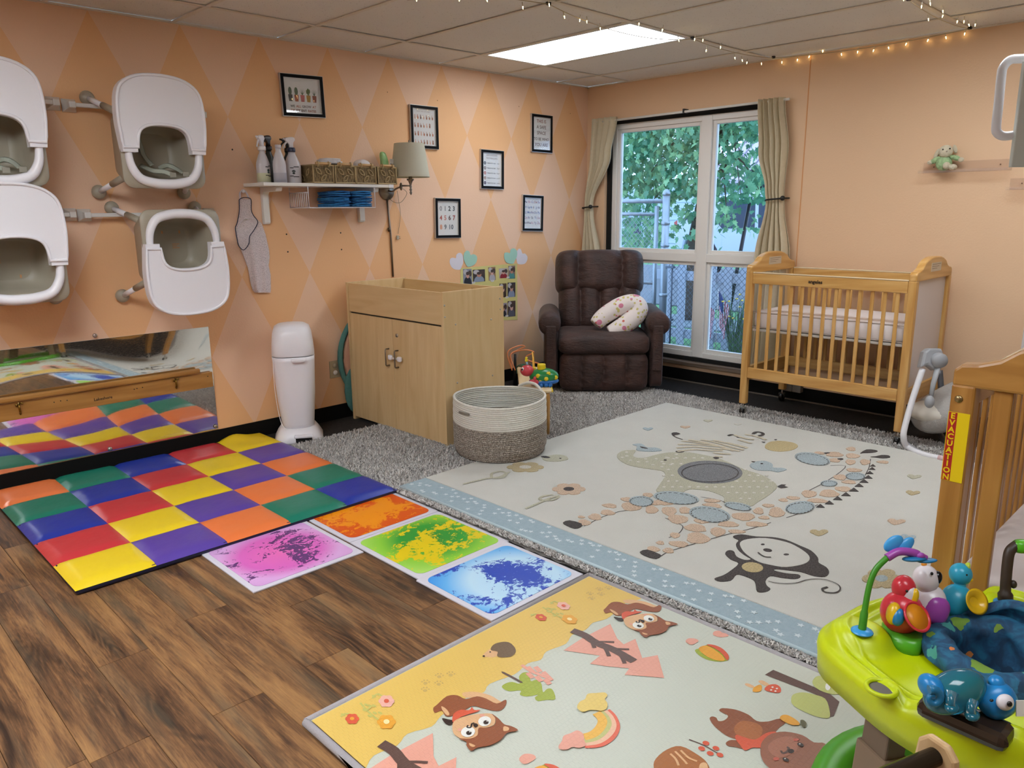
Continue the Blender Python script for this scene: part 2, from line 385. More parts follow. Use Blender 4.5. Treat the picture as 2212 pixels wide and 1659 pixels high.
MB().bx(.055, .066, -.62, -.72, .985, 1.0).build('latch', vin, wi); MB().bx(.055, .066, -1.38, -1.48, .98, .995).build('latch', vin, wi)
mb = MB(); mb.bx(.03, .125, -.197, -.236, .17, 2.083); mb.bx(.03, .125, -.2, -1.74, 2.052, 2.083); mb.bx(.03, .125, -.2, -1.74, .166, .197); mb.bx(.03, .125, -1.72, -1.743, .17, 2.083)
mb.build('foam_gap', foam, wi)
MB().bx(-.03, .05, -.19, -1.76, .135, .166).build('window_sill', wood('sill_wood', '#5A4A3E', '#7B6B5C', '#91806F', 1, axis=1, rough=.35), wi, bevel=.003)
# curtain rod
t = thing('curtain_rod', 'thin white curtain rod across the top of the window', 'curtain rod', (-.05, -.97, 2.085))
mb = MB(); mb.cyl((-.05, -.13, 2.072), (-.05, -1.82, 2.085), .009, n=10); mb.build('rod', whitep, t, W=True)
mb = MB(); mb.bx(-.06, 0, -.98, -.995, 2.07, 2.1); mb.bx(-.06, 0, -.24, -.25, 2.055, 2.09); mb.build('bracket', black, t, W=True)
cur_m = NT('linen_curtain', .85); v = cur_m.obj(); cur_m.color(cur_m.mix(cur_m.noise(v, 40, 3), '#C4B698', '#D2C5AA')); cur_m.bump(cur_m.noise(cur_m.obj((1, 1, 1)), 420, 2), .3, .003); curm = cur_m.m
def curtain(name, label, prof, zt, zb, folds, amp, seed):
    """prof(t)->(ycenter, halfwidth, depth) for t 0 top..1 bottom"""
    t = thing(name, label, 'curtain', (-.05, prof(0)[0], zb))
    rnd = random.Random(seed); ph = [rnd.uniform(-.5, .5) for _ in range(30)]
    def fn(u, v):
        z = zt+(zb-zt)*v; yc, hw, dp, skew = prof(v); fold = math.sin(u*PI*2*folds+ph[int(u*9)]*.6+.6*math.sin(v*3))
        x = -.055 + dp*amp*fold - .01; y = yc+(u-.5)*2*hw + .25*hw/folds*math.sin(u*PI*4*folds)
        return (x+skew, y, z)
    MB().grid(fn, 90, 60).build('cloth', curm, t, W=True, solid=.003)
    return t
def lerp(tb, v):
    for i in range(len(tb)-1):
        if v <= tb[i+1][0]:
            f = (v-tb[i][0])/(tb[i+1][0]-tb[i][0]); f = f*f*(3-2*f); return [a+(b-a)*f for a, b in zip(tb[i][1:], tb[i+1][1:])]
    return list(tb[-1][1:])
left = [(0, -.235, .125, 1, 0), (.15, -.20, .10, 1, 0), (.355, -.085, .035, .7, -.005), (.39, -.088, .04, .7, -.005), (.6, -.115, .10, 1, 0), (1, -.125, .105, 1, 0)]
right = [(0, -1.70, .095, 1, 0), (.18, -1.735, .105, 1, 0), (.315, -1.765, .065, .8, -.005), (.36, -1.775, .062, .8, -.005), (.55, -1.77, .125, 1, 0), (1, -1.76, .15, 1, 0)]
tl = curtain('curtain', 'beige linen curtain tied back at the left of the window, beside the room corner', lambda v: lerp(left, v), 2.10, .16, 4, .028, 3)
tr_ = curtain('curtain', 'beige linen curtain tied back at the right of the window, behind the crib', lambda v: lerp(right, v), 2.10, .16, 5, .03, 5)
def holdback(tn, y, z, w, lab):
    t = thing('curtain_holdback', lab, 'curtain holdback', (-.02, y, z))
    mb = MB(); pts = [Vector((-.0, y-w, z+.006)), Vector((-.09, y-w, z+.004)), Vector((-.115, y-w*.3, z)), Vector((-.115, y+w*.5, z-.004)), Vector((-.07, y+w, z-.01)), Vector((0, y+w, z-.01))]
    mb.tube(smooth_open(pts, 5), .006, 8); mb.build('cord', black, t, W=True)
    MB().ell((-.105, y-w-.004, z+.005), .017, .017, .017).build('knob', black, t, W=True)
holdback(0, -.077, 1.385, .05, 'black cord holding back the left curtain'); holdback(0, -1.772, 1.425, .07, 'black cord with a knob holding back the right curtain')
# ---------------------------------------------------------------- outdoors
GZ = -.12
grass = mat('lawn', '#4C7A46', .9, noise=(30, .35), bump=(90, .6)); conc = mat('sidewalk', '#70777B', .85, noise=(8, .12)); soil = mat('bare_soil', '#4F4A45', .95, noise=(25, .3), bump=(60, .7))
galv = mat('galvanised_steel', '#8A9298', .4, .6, noise=(12, .08))
og = thing('ground', None, None); og['kind'] = 'structure'
MB().bx(.14, 30, -25, 22, GZ-.1, GZ).build('lawn', grass, og); MB().bx(.14, 1.95, -25, 22, GZ, GZ+.012).build('soil_bed', soil, og)
MB().bx(3.1, 4.0, -25, 22, GZ, GZ+.02).build('sidewalk', conc, og); MB().bx(4.9, 12, -25, 22, GZ, GZ+.015).build('street', mat('asphalt', '#55585C', .9, noise=(40, .1)), og)
# chain link gate and fence (near the window)
def chain(mb, x, y0, y1, z0, z1, s=.055, r=.0017, nrm=0):
    n = int((abs(y1-y0)+abs(z1-z0))/s)+2; sg = 1 if y1 > y0 else -1; L = abs(y1-y0); Hh = z1-z0
    for k in range(-n, n):
        for d in (1, -1):
            # line: l = k*s + d*(z-z0)
            a = []; 
            for z in (z0, z1):
                l = k*s+d*(z-z0); a.append((l, z))
            (l0, za), (l1, zb) = a
            if d < 0: (l0, za), (l1, zb) = (l1, zb), (l0, za)
            # clip l to 0..L
            if l1 <= 0 or l0 >= L: continue
            if l0 < 0: za += (zb-za)*(0-l0)/(l1-l0); l0 = 0
            if l1 > L: zb = za+(zb-za)*(L-l0)/(l1-l0); l1 = L
            mb.tube([(x+.002*d, y0+sg*l0, za), (x+.002*d, y0+sg*l1, zb)], r, 4, cap=False)
X1 = 1.35
p_ = P(1440, 415, 'x', X1); yp, zp = p_.y, p_.z
t = thing('gate_post', 'tall galvanised gate post with a domed cap outside the left window pane', 'post', (X1, yp, GZ))
mb = MB(); mb.cyl((X1, yp, GZ), (X1, yp, zp-.02), .037, n=20); mb.build('post', galv, t, W=True)
MB().lathe([(.04, 0), (.04, .02), (.03, .045), (.012, .058), (.0001, .06)], (X1, yp, zp-.03)).build('cap', galv, t, W=True)
for z in (zp-.30, zp-.52, zp-1.02, zp-1.35): MB().lathe([(.0385, -.018), (.044, -.016), (.044, .016), (.0385, .018)], (X1, yp, z)).build('band', galv, t, W=True)
q = P(1419, 445, 'x', X1); yg, zg = q.y, q.z
t = thing('chain_link_gate', 'tall chain link gate with double top rail left of the gate post', 'gate', (X1, yg, GZ))
mb = MB(); mb.cyl((X1, yg, GZ+.03), (X1, yg, zg), .022, n=12); mb.build('gate_frame', galv, t, W=True)
zt = P(1340, 432, 'x', X1).z; zt2 = P(1340, 457, 'x', X1).z
mb = MB(); mb.cyl((X1, yp+.02, zt-.02), (X1, yg+1.4, zt), .022, n=12); mb.build('top_rail', galv, t, W=True)
mb = MB(); mb.cyl((X1, yg, zt2-.03), (X1, yg+1.4, zt2-.01), .018, n=12); mb.build('top_rail', galv, t, W=True)
mb = MB(); mb.cyl((X1, yg, .62), (X1, yg+1.4, .60), .018, n=12); mb.build('middle_rail', galv, t, W=True)
mb = MB(); chain(mb, X1, yg, yg+1.4, GZ+.03, zt2-.02); mb.build('mesh', galv, t, W=True)['kind'] = 'stuff'
z5 = .93
t = thing('chain_link_fence', 'low chain link fence in front of the white picket fence', 'fence', (X1, yp-.6, GZ))
dk = mat('dark_wire', '#4C525B', .5, .5)
mb = MB(); chain(mb, X1, yp-.06, yp-1.9, GZ, z5, .058, .0022); mb.build('mesh', dk, t, W=True)['kind'] = 'stuff'
for z in (.25, .78): MB().bx(X1-.02, X1+.02, yp-.03, yp-.12, z, z+.02).build('tie', dk, t, W=True)
mb = MB(); mb.cyl((X1, yp-.10, GZ), (X1, yp-.10, .90), .008, n=8); mb.build('tension_bar', dk, t, W=True)
# picket fence
X2 = 2.05
pk = mat('white_picket', '#959CA6', .6)
t = thing('picket_fence', 'white wooden picket fence behind the chain link fence', 'fence', (X2, -2.2, GZ))
ys_ = [P(px, 560, 'x', X2).y for px in (1476, 1542, 1577, 1612)]; sp = .5*(ys_[1]-ys_[3])
zt_ = P(1542, 541, 'x', X2).z
pmsh = MB().poly([(0, -.045, 0), (0, -.045, zt_-GZ-.12), (0, -.02, zt_-GZ-.03), (0, 0, zt_-GZ), (0, .02, zt_-GZ-.03), (0, .045, zt_-GZ-.12), (0, .045, 0)], thick=(.02, 0, 0)).mesh('picket', pk)
mwi = MW[t.name].inverted()
for k in range(-3, 10):
    if k == 1: pass
    yk = ys_[1]-sp*k
    if k == -1: continue
    o = bpy.data.objects.new('picket', pmsh); COL.objects.link(o); o.parent = t; o.location = mwi @ Vector((X2-.02, yk, GZ))
for z in (P(1550, 600, 'x', X2).z, P(1550, 730, 'x', X2).z): MB().bx(X2, X2+.04, ys_[1]+4*sp, ys_[1]-11*sp, z-.05, z+.05).build('fence_rail', pk, t, W=True)
# flags and flowers
def flag(px, py, lab, s=1.0):
    b = P(px, py, 'x', 1.7); t = thing('small_flag', lab, 'flag', (1.7, b.y, GZ))
    mb = MB(); mb.cyl((1.7, b.y, GZ), (1.7, b.y, b.z+.27*s), .004, n=6); mb.build('stick', mat('pale_stick', '#C9C2B4', .6), t, W=True)
    R_, Wt, Bl = mat('flag_red', '#B2404A', .7), mat('flag_white', '#D9DCE4', .7), mat('flag_blue', '#2C3E72', .7)
    mb = MB(); N = 13
    for k in range(N):
        a0, a1 = k/N, (k+1)/N
        f = lambda u, v: (1.7+.012*math.sin(u*9+v*3), b.y-.002-u*.13*s*(1-.45*v)-.02*v, b.z+.26*s-(.33*s*v)-u*.16*s)
        for u0, u1, isl in ((0, .45, True), (.45, 1, False)):
            mb.add([f(a0, u0), f(a1, u0), f(a1, u1), f(a0, u1)], [(0, 1, 2, 3)], 2 if (isl and k < 7) else (k % 2), False)
    mb.build('flag_cloth', [R_, Wt, Bl], t, W=True)
flag(1549, 683, 'small striped flag drooping on a stick in the middle of the right lower pane'); flag(1522, 690, 'small striped flag cut off by the window mullion', .85)
t = thing('flower_plant', 'tall plant with yellow flowers in front of the picket fence', 'plant', P(1590, 735, 'x', 1.75))
b = P(1590, 740, 'x', 1.72); mb = MB(); mf = MB(); rnd = random.Random(4)
for k in range(60):
    a = rnd.uniform(-1, 1); h = rnd.uniform(.18, .46); y0 = b.y+a*.07
    pts = [Vector((1.72, y0, GZ)), Vector((1.72, y0+a*.03, GZ+h*.6)), Vector((1.72+rnd.uniform(-.05, .05), y0+a*.12+rnd.uniform(-.04, .04), GZ+h+.2))]
    mb.tube(smooth_open(pts, 3), [.004]*6+[.001], 3)
    if k % 3 == 0: mf.ell(pts[-1], .016, .016, .008, 8, 5)
mb.build('stems', mat('plant_green', '#53714A', .8), t, W=True); mf.build('blossoms', mat('yellow_blossom', '#E0C24A', .7), t, W=True)
# SUV
X3 = P(1511, 604, 'z', GZ+.015).x
car = mat('silver_white_paint', '#A4AEBA', .25, .1, coat=.6); dglass = mat('car_glass', '#303C4C', .4, spec=.25); tire = mat('tyre_rubber', '#23242A', .8)
def cz(px, py): p = P(px, py, 'x', X3); return (p.y, p.z)
body = [cz(*p) for p in [(1456, 545), (1458, 500), (1470, 470), (1487, 458), (1530, 440), (1545, 425), (1580, 418), (1700, 412), (1850, 418), (1900, 470), (1990, 480), (2005, 545), (1850, 556), (1690, 556), (1545, 556), (1540, 530), (1520, 508), (1500, 505), (1480, 520), (1474, 550)]]
t = thing('suv', 'silver white sport utility car parked beyond the fences', 'car', (X3+.9, P(1700, 560, 'x', X3).y, GZ))
mb = MB(); mb.poly([(X3, y, z) for y, z in body], thick=(1.8, 0, 0)); mb.build('body', car, t, W=True, bevel=.05)
for pts in ([(1556, 438), (1580, 432), (1632, 431), (1630, 492), (1560, 494), (1549, 480)], [(1640, 431), (1720, 431), (1722, 490), (1638, 492)], [(1472, 478), (1486, 462), (1500, 458), (1499, 470)]):
    MB().poly([(X3-.01, *cz(*p)) for p in pts], thick=(.008, 0, 0)).build('window', dglass, t, W=True)
MB().poly([(X3-.012, *cz(*p)) for p in [(1457, 480), (1463, 476), (1464, 495), (1457, 500)]], thick=(.01, 0, 0)).build('tail_light', mat('tail_red', '#A8403C', .4), t, W=True)
c_ = cz(1511, 560); rr = abs(cz(1511, 560)[1]-cz(1511, 512)[1])
for yy in (c_[0], cz(1860, 560)[0]):
    Mx = Matrix.Rotation(PI/2, 3, 'Y'); mb = MB(); mb.lathe([(.0001, -.1), (rr*.62, -.1), (rr, -.08), (rr, .1), (.0001, .1)], (X3+.08, yy, c_[1]), M=Mx)
    o = mb.build('wheel', tire, t, W=True); MB().lathe([(.0001, -.02), (rr*.6, -.02), (rr*.6, .0)], (X3-.03, yy, c_[1]), M=Mx, n=16).build('hubcap', mat('hub_grey', '#6F757C', .4, .5), o, W=True)
# house with ribbed roof and siding
X4 = 18.0
sid = mat('white_siding', '#A9B6BF', .7); roofm = mat('ribbed_roof', '#A99AA6', .6)
def hz(px, py, x=X4): p = P(px, py, 'x', x); return (p.y, p.z)
t = thing('house', 'white sided house with a pale ribbed metal roof across the street', 'house', (X4+2, hz(1500, 500)[0], GZ))
y0, y1 = hz(1330, 500)[0]+4, hz(1700, 500)[0]-6; zr = hz(1545, 395)[1]
MB().bx(X4, X4+.3, y0, y1, GZ, zr).build('wall', sid, t, W=True)
lap = MB().box((0, 0, 0), (.03, abs(y1-y0), .02)).mesh('siding_board', mat('siding_edge', '#9FB0BC', .7))
for k in range(int((zr-GZ)/.2)):
    o = bpy.data.objects.new('siding_board', lap); COL.objects.link(o); o.parent = t; o.location = MW[t.name].inverted() @ Vector((X4-.005, (y0+y1)/2, GZ+.1+k*.2))
ya, za = hz(1540, 392); yb = hz(1760, 300)[0]
rf = MB(); rf.poly([(X4-.6, ya+.2, zr-.05), (X4-.6, yb, zr-.05), (X4+3.2, yb, zr+2.9), (X4+3.2, ya-1.2, zr+2.9)], thick=(0, 0, .1)); rf.build('roof', roofm, t, W=True)
rib = MB()
for k in range(26):
    y = ya-.1-k*.34
    if y < yb: break
    rib.tube([(X4-.6, y, zr+.07), (X4+3.2, y-.2, zr+3.02)], .03, 4)
rib.build('roof_ribs', mat('roof_rib', '#8F828F', .6), t, W=True)
MB().bx(X4-.05, X4+.01, hz(1356, 470)[0], hz(1385, 470)[0], hz(1400, 470)[1]-1.2, hz(1400, 470)[1]).build('window', dglass, t, W=True)
# basketball-backboard like dark lamp head on leaning pole
X5 = 4.4
h = P(1640, 385, 'x', X5); ft = P(1598, 552, 'x', X5); up_ = P(1622, 425, 'x', X5); dkm = mat('dark_metal', '#23262E', .5)
t = thing('street_lamp', 'dark domed lamp head on a leaning pole in front of the parked car', 'street lamp', (X5, ft.y, GZ))
d_ = (ft-up_); k_ = (GZ-up_.z)/d_.z; mb = MB(); mb.cyl(up_+d_*k_, up_, .026, n=12); mb.build('pole', dkm, t, W=True)
MB().lathe([(.19, -.15), (.20, -.12), (.17, .0), (.13, .1), (.08, .15), (.0001, .16)], h, n=24).build('lamp_head', dkm, t, W=True)
# maple tree
t = thing('maple_tree', 'leafy green maple tree filling the upper window panes', 'tree', (3.6, -.2, GZ))
bark = mat('maple_bark', '#4A4038', .9, bump=(30, .6)); mb = MB()
mb.tube(smooth_open([(3.7, 1.3, GZ), (3.75, 1.25, .9), (3.6, 1.0, 1.8), (3.5, .8, 3.2)], 5), [.14-.005*i for i in range(16)], 10); mb.build('trunk', bark, t, W=True)
rnd = random.Random(11); br = MB(); tips = []
for (px, py, xx) in [(1360, 300, 3.4), (1400, 380, 3.2), (1450, 320, 3.5), (1480, 430, 3.1), (1500, 350, 3.4), (1560, 300, 3.2), (1600, 330, 3.0), (1640, 280, 3.3), (1520, 480, 3.0), (1600, 420, 2.9), (1570, 470, 2.9), (1380, 480, 3.3), (1640, 410, 3.0)]:
    e = P(px, py, 'x', xx); s0 = Vector((3.55, .85, 2.2+rnd.uniform(-.5, .6))); mid = (s0+e)/2+Vector((0, 0, .25)); br.tube(smooth_open([s0, mid, e], 5), [.018-.0014*i for i in range(11)], 6); tips.append(e)
br.build('branches', bark, t, W=True)
lf = [(0, -.5), (.16, -.28), (.42, -.36), (.34, -.12), (.5, .12), (.24, .1), (.2, .3), (0, .55), (-.2, .3), (-.24, .1), (-.5, .12), (-.34, -.12), (-.42, -.36), (-.16, -.28)]
lms = [NT('maple_leaf_%d' % i, .6) for i in range(3)]
for i, c in enumerate(('#6FA27A', '#558C6C', '#8FBB88')):
    n = lms[i]; n.b.inputs['Base Color'].default_value = (*hx(c), 1); tl_ = n.n('BsdfTranslucent'); tl_.inputs[0].default_value = (*[x*1.15 for x in hx(c)], 1); ms = n.n('MixShader'); ms.inputs[0].default_value = .45
    n.l(n.b.outputs[0], ms.inputs[1]); n.l(tl_.outputs[0], ms.inputs[2]); n.l(ms.outputs[0], n.t.nodes['Material Output'].inputs[0])
def dens(px, py):
    d = 0
    if px < 1520: d = 1.0 if py < 425 else (.28 if py < 500 else .04)
    if px < 1440 and py > 430: d = .55
    if 1440 < px < 1475 and py > 470: d = .12
    if px >= 1475 and px < 1520 and py > 480: d = .12
    if px >= 1520:
        d = .75 if py < 300 else .35
        if py > 400: d = .42
        if py > 440: d = .22 if px < 1590 else .08
        if py > 500: d = .03
        if px > 1590 and 300 < py < 350: d = .2
    return d
def leafpts(c, s, R): return [c + R @ Vector((a*s, b_*s, .08*s*(abs(a)*2-b_))) for a, b_ in lf]
cr = MB(); leaves = []; N = 0
while N < 5200:
    px, py = rnd.uniform(1300, 1700), rnd.uniform(190, 545)
    if rnd.random() > dens(px, py): continue
    xx = rnd.choice([rnd.uniform(2.7, 3.3), rnd.uniform(3.3, 4.2)]); c = P(px, py, 'x', xx)
    R = Matrix.Rotation(rnd.uniform(0, 6.28), 3, 'Z') @ Matrix.Rotation(rnd.uniform(.5, 1.7), 3, 'X') @ Matrix.Rotation(rnd.uniform(-.7, .7)+PI, 3, 'Z')
    sz = rnd.uniform(.07, .115); N += 1; mi = rnd.choice((0, 0, 1, 1, 2))
    if xx < 2.86 and len(leaves) < 220: leaves.append((c, sz, R, mi)); continue
    cr.add(leafpts(c, sz, R), [tuple(range(14))], mi, False)
for _ in range(3500):   # the rest of the crown, out of sight of this window corner
    c = Vector((rnd.uniform(2.8, 5.2), rnd.uniform(-2.2, 3.2), rnd.uniform(2.2, 4.6))); R = Matrix.Rotation(rnd.uniform(0, 6.28), 3, 'Z') @ Matrix.Rotation(rnd.uniform(0, 1.5), 3, 'X')
    cr.add(leafpts(c, .12, R), [tuple(range(14))], rnd.choice((0, 1, 2)), False)
cr.build('foliage', [m.m for m in lms], t, W=True, kind='stuff')
lme = []
for i in range(3): m_ = MB(); m_.add([Vector((a, b_, .08*(abs(a)*2-b_))) for a, b_ in lf], [tuple(range(14))], 0, False); lme.append(m_.mesh('leaf', lms[i].m))
inv = MW[t.name].inverted()
for (c, s, R, mi) in leaves:
    o = bpy.data.objects.new('leaf', lme[mi]); COL.objects.link(o); o.parent = t; o.matrix_local = inv @ Matrix.Translation(c) @ R.to_4x4() @ Matrix.Scale(s, 4)
# ---------------------------------------------------------------- floor coverings
# grey shag rug
shag_m = NT('grey_shag', .95); v = shag_m.obj(); shag_m.color(shag_m.mix(shag_m.noise(v, 60, 3), '#86827E', '#B5B0AB')); shag_m.bump(shag_m.noise(v, 180, 3, 0, .7), 1, .02); shag_m = shag_m.m
tuft_m = NT('shag_tufts', .95); gi = tuft_m.n('NewGeometry'); tuft_m.color(tuft_m.mix(gi.outputs['Random Per Island'], '#A8A4A0', '#E0DCD8')); tuft_m = tuft_m.m
GX0, GX1, GY0, GY1 = -3.155, -.47, -.38, -4.75
t = thing('shag_rug', 'large grey shag rug under the cream animal rug', 'rug', (-1.8, -2.5, 0))
def sh(u, v):
    x = GX0+(GX1-GX0)*u; y = GY0+(GY1-GY0)*v; e = min(u, 1-u, v, 1-v); return (x+.006*math.sin(y*70)+.004*math.sin(y*173), y+.006*math.sin(x*61)+.004*math.sin(x*157), (.014 if e > 0 else .001)+.002*math.sin(x*95+y*31)*math.sin(y*88-x*17))
MB().grid(sh, 70, 110).build('backing', shag_m, t, W=True)
rnd = random.Random(2)
vs = []; fs = []
RX0, RX1, RY0, RY1 = -3.107, -.783, -1.412, -4.45      # cream rug
def tuft(x, y):
    a = rnd.uniform(0, 6.28); h = rnd.uniform(.004, .011) if x < RX0+.02 and y < RY0 else rnd.uniform(.008, .020); w_ = .003; lx, ly = math.cos(a), math.sin(a); b2 = rnd.uniform(0, 6.28); k = len(vs); o = rnd.uniform(.006, .016)
    vs.extend([(x-lx*w_, y-ly*w_, .012), (x+lx*w_, y+ly*w_, .012), (x+math.cos(b2)*o+lx*w_*.6, y+math.sin(b2)*o+ly*w_*.6, .012+h), (x+math.cos(b2)*o-lx*w_*.6, y+math.sin(b2)*o-ly*w_*.6, .012+h*.95)])
    fs.append((k, k+1, k+2, k+3))
def scatter(x0, x1, y0, y1, dn):
    for _ in range(int(abs(x1-x0)*abs(y1-y0)*dn)): tuft(rnd.uniform(x0, x1), rnd.uniform(y0, y1))
scatter(GX0, -2.0, GY0, RY0-.01, 30000); scatter(-2.0, GX1, GY0, RY0, 26000); scatter(RX1, GX1, RY0, -3.8, 26000)
scatter(GX0, RX0+.004, RY0, -3.9, 70000)
me = bpy.data.meshes.new('pile'); me.from_pydata(vs, [], fs); me.materials.append(tuft_m); o = bpy.data.objects.new('pile', me); COL.objects.link(o)
o.parent = t; o.location = -MW[t.name].translation; o['kind'] = 'stuff'
# cream animal rug
crm = NT('cream_pile', .95); v = crm.obj(); crm.color(crm.mix(crm.noise(v, 6, 4), '#C0BFB8', '#CAC9C2')); crm.bump(crm.noise(v, 260, 2), .5, .006); crm = crm.m
blm = NT('blue_pile', .95); v = blm.obj(); blm.color(blm.mix(blm.noise(v, 60, 4, 0, .7), '#869DA8', '#A9BAC2')); blm.bump(blm.noise(v, 260, 2), .5, .006); blm = blm.m
def pile(name, c, am=.22): return mat('pile_'+name, c, .95, noise=(170, am), bump=(260, .9))
TH = .027
t = thing('animal_rug', 'cream nursery rug with animal motifs and a dusty blue border', 'rug', ((RX0+RX1)/2, (RY0+RY1)/2, 0)); rug = t
MB().bx(RX0+.16, RX1, RY0, RY1, .016, TH).build('field', crm, t, W=True, bevel=.004)
MB().bx(RX0, RX0+.159, RY0, RY1, .016, TH-.001).build('border', blm, t, W=True, bevel=.004)
mb = MB(); mb.tube([(RX0-.002, RY0, .02), (RX0-.002, RY1, .02)], .007, 8); mb.build('edge_binding', mat('pale_blue_binding', '#B4C8CF', .8), t, W=True)
A_ = (860, 850, 3.16); B_ = (1400, 860, 3.3515); C_ = (680, 1240, 2.6976); D_ = (1180, 1240, 3.253)
def tr(o, pts, z): return [P(o[0]+x/o[2], o[1]+y/o[2], 'z', z) for x, y in pts]
MC = [0, 0]
def motif(name, shapes, mats, par, z, h=.0025):
    """shapes: (matindex, layer, [3D points])"""
    mb = MB(); MC[0] += 1; zo = (MC[0] % 12)*.00004
    for k_, (mi, ly, pts) in enumerate(shapes):
        zz = z+ly*.0007+zo+(k_ % 30)*.00002; ar = sum(pts[i].x*pts[(i+1) % len(pts)].y-pts[(i+1) % len(pts)].x*pts[i].y for i in range(len(pts)))
        if ar < 0: pts = list(reversed(pts))
        mb.poly([(p.x, p.y, zz) for p in pts], mi, thick=(0, 0, h) if h else None)
    return mb.build(name, mats, par, W=True)
def ellp(o, cx, cy, rx, ry, a=0, z=TH, n=20, wob=0, seed=0):
    r = random.Random(seed); ph = r.uniform(0, 6); a = math.radians(a); out = []
    for k in range(n):
        th = 2*PI*k/n; s = 1+wob*math.sin(3*th+ph)+wob*.6*math.sin(5*th+ph*2); x = rx*s*math.cos(th); y = ry*s*math.sin(th)
        out.append((cx+x*math.cos(a)-y*math.sin(a), cy+x*math.sin(a)+y*math.cos(a)))
    return tr(o, out, z)
def stroke(o, pts, w_, z, k=5, closed=False):
    """ribbon along a line; width in metres"""
    q = smooth_open([Vector(p) for p in tr(o, pts, z)], k); ls = []; rs = []
    for i, p in enumerate(q):
        a = q[max(0, i-1)]; b = q[min(len(q)-1, i+1)]; d = (b-a); d.z = 0; d.normalize(); n_ = Vector((-d.y, d.x, 0)); ww = w_(i/(len(q)-1)) if callable(w_) else w_
        ls.append(p+n_*ww/2); rs.append(p-n_*ww/2)
    return ls, rs
def ribbon(mb, o, pts, w_, z, mi=0, k=5):
    MC[1] += 1; ls, rs = stroke(o, pts, w_, z+(MC[1] % 20)*.00003, k); n_ = len(ls)
    for i in range(n_-1): mb.add([rs[i], rs[i+1], ls[i+1], ls[i]], [(0, 1, 2, 3)], mi, False)
def ccw(pts):
    ar = sum(pts[i].x*pts[(i+1) % len(pts)].y-pts[(i+1) % len(pts)].x*pts[i].y for i in range(len(pts))); return pts if ar > 0 else list(reversed(pts))
def up_ell(*a, **k): return ccw(ellp(*a, **k))
def sm(o, pts, z, k=4): return [Vector(p) for p in smooth_closed(tr(o, pts, z), k)]
ol, pe, gr, dk, tn, bl, wh = pile('olive', '#C2C0AB'), pile('peach', '#D6BCA4'), pile('grey', '#85868A', .35), pile('charcoal', '#524D4C', .45), pile('tan', '#C4B48F'), pile('blue', '#B1BFC4'), pile('white', '#DEDBD2')
z = TH
# elephant
eA = [(1495, 420), (1530, 395), (1590, 388), (1622, 392), (1605, 420), (1620, 438), (1680, 442), (1760, 420), (1850, 405), (1950, 403)]
eB = [(330, 400), (480, 430), (560, 458), (700, 520), (800, 550), (880, 590), (935, 640), (880, 700), (800, 750), (730, 788), (560, 762), (550, 720), (510, 698), (430, 672), (300, 662), (235, 690), (150, 692), (62, 676), (75, 640), (110, 590), (125, 560), (105, 530)]
eC = [(1740, 520), (1640, 505), (1560, 485), (1505, 450)]
body = smooth_closed(tr(A_, eA, z)+tr(B_, eB, z)+tr(A_, eC, z), 3)
sh_ = [(0, 0, body)]
rnd = random.Random(5)
dots = [(x, y) for x in range(-40, 930, 62) for y in range(395, 790, 42)]
for i, (x, y) in enumerate(dots):
    x += 30*((y//42) % 2); 
    inside = (abs(x-448)/250)**2+(abs(y-540)/95)**2 > 1.05 and (100 < x < 900) and (y < 470+0.42*x if x > 450 else True) and (y > 405+.26*max(0, x-300)) and (y < 655 or (x > 560 and y < 770-.4*abs(x-680)) or x < 200 and y < 670)
    if inside: sh_.append((1, 1, ellp(B_, x, y, 13, 5, 0, z, 8)))
for x, y in [(1560, 430), (1585, 460), (1640, 470), (1700, 470), (1690, 450), (1760, 450), (1740, 490), (1800, 505), (1830, 440), (1800, 470), (1880, 450), (1860, 490), (1900, 420), (1560, 405), (1530, 440)]: sh_.append((1, 1, ellp(A_, x, y, 12, 4, 0, z, 8)))
sh_.append((2, 1, ellp(B_, 448, 540, 235, 82, 2, z, 40))); sh_.append((3, 2, ellp(A_, 1823, 458, 11, 4, 0, z, 8)))
motif('elephant_motif', sh_, [ol, wh, gr, dk], rug, z)
mb = MB(); c2 = [(448+205*math.cos(a*PI/15), 540+66*math.sin(a*PI/15)) for a in range(31)]; ribbon(mb, B_, c2, .005, z+.006, 0, 2); mb.poly([(p.x, p.y, z+.003) for p in ccw(tr(B_, [(935, 642), (965, 628), (1000, 630), (985, 640), (1015, 648), (985, 652), (960, 655)], z))]); mb.build('stitching', dk, rug, W=True, kind='stuff')
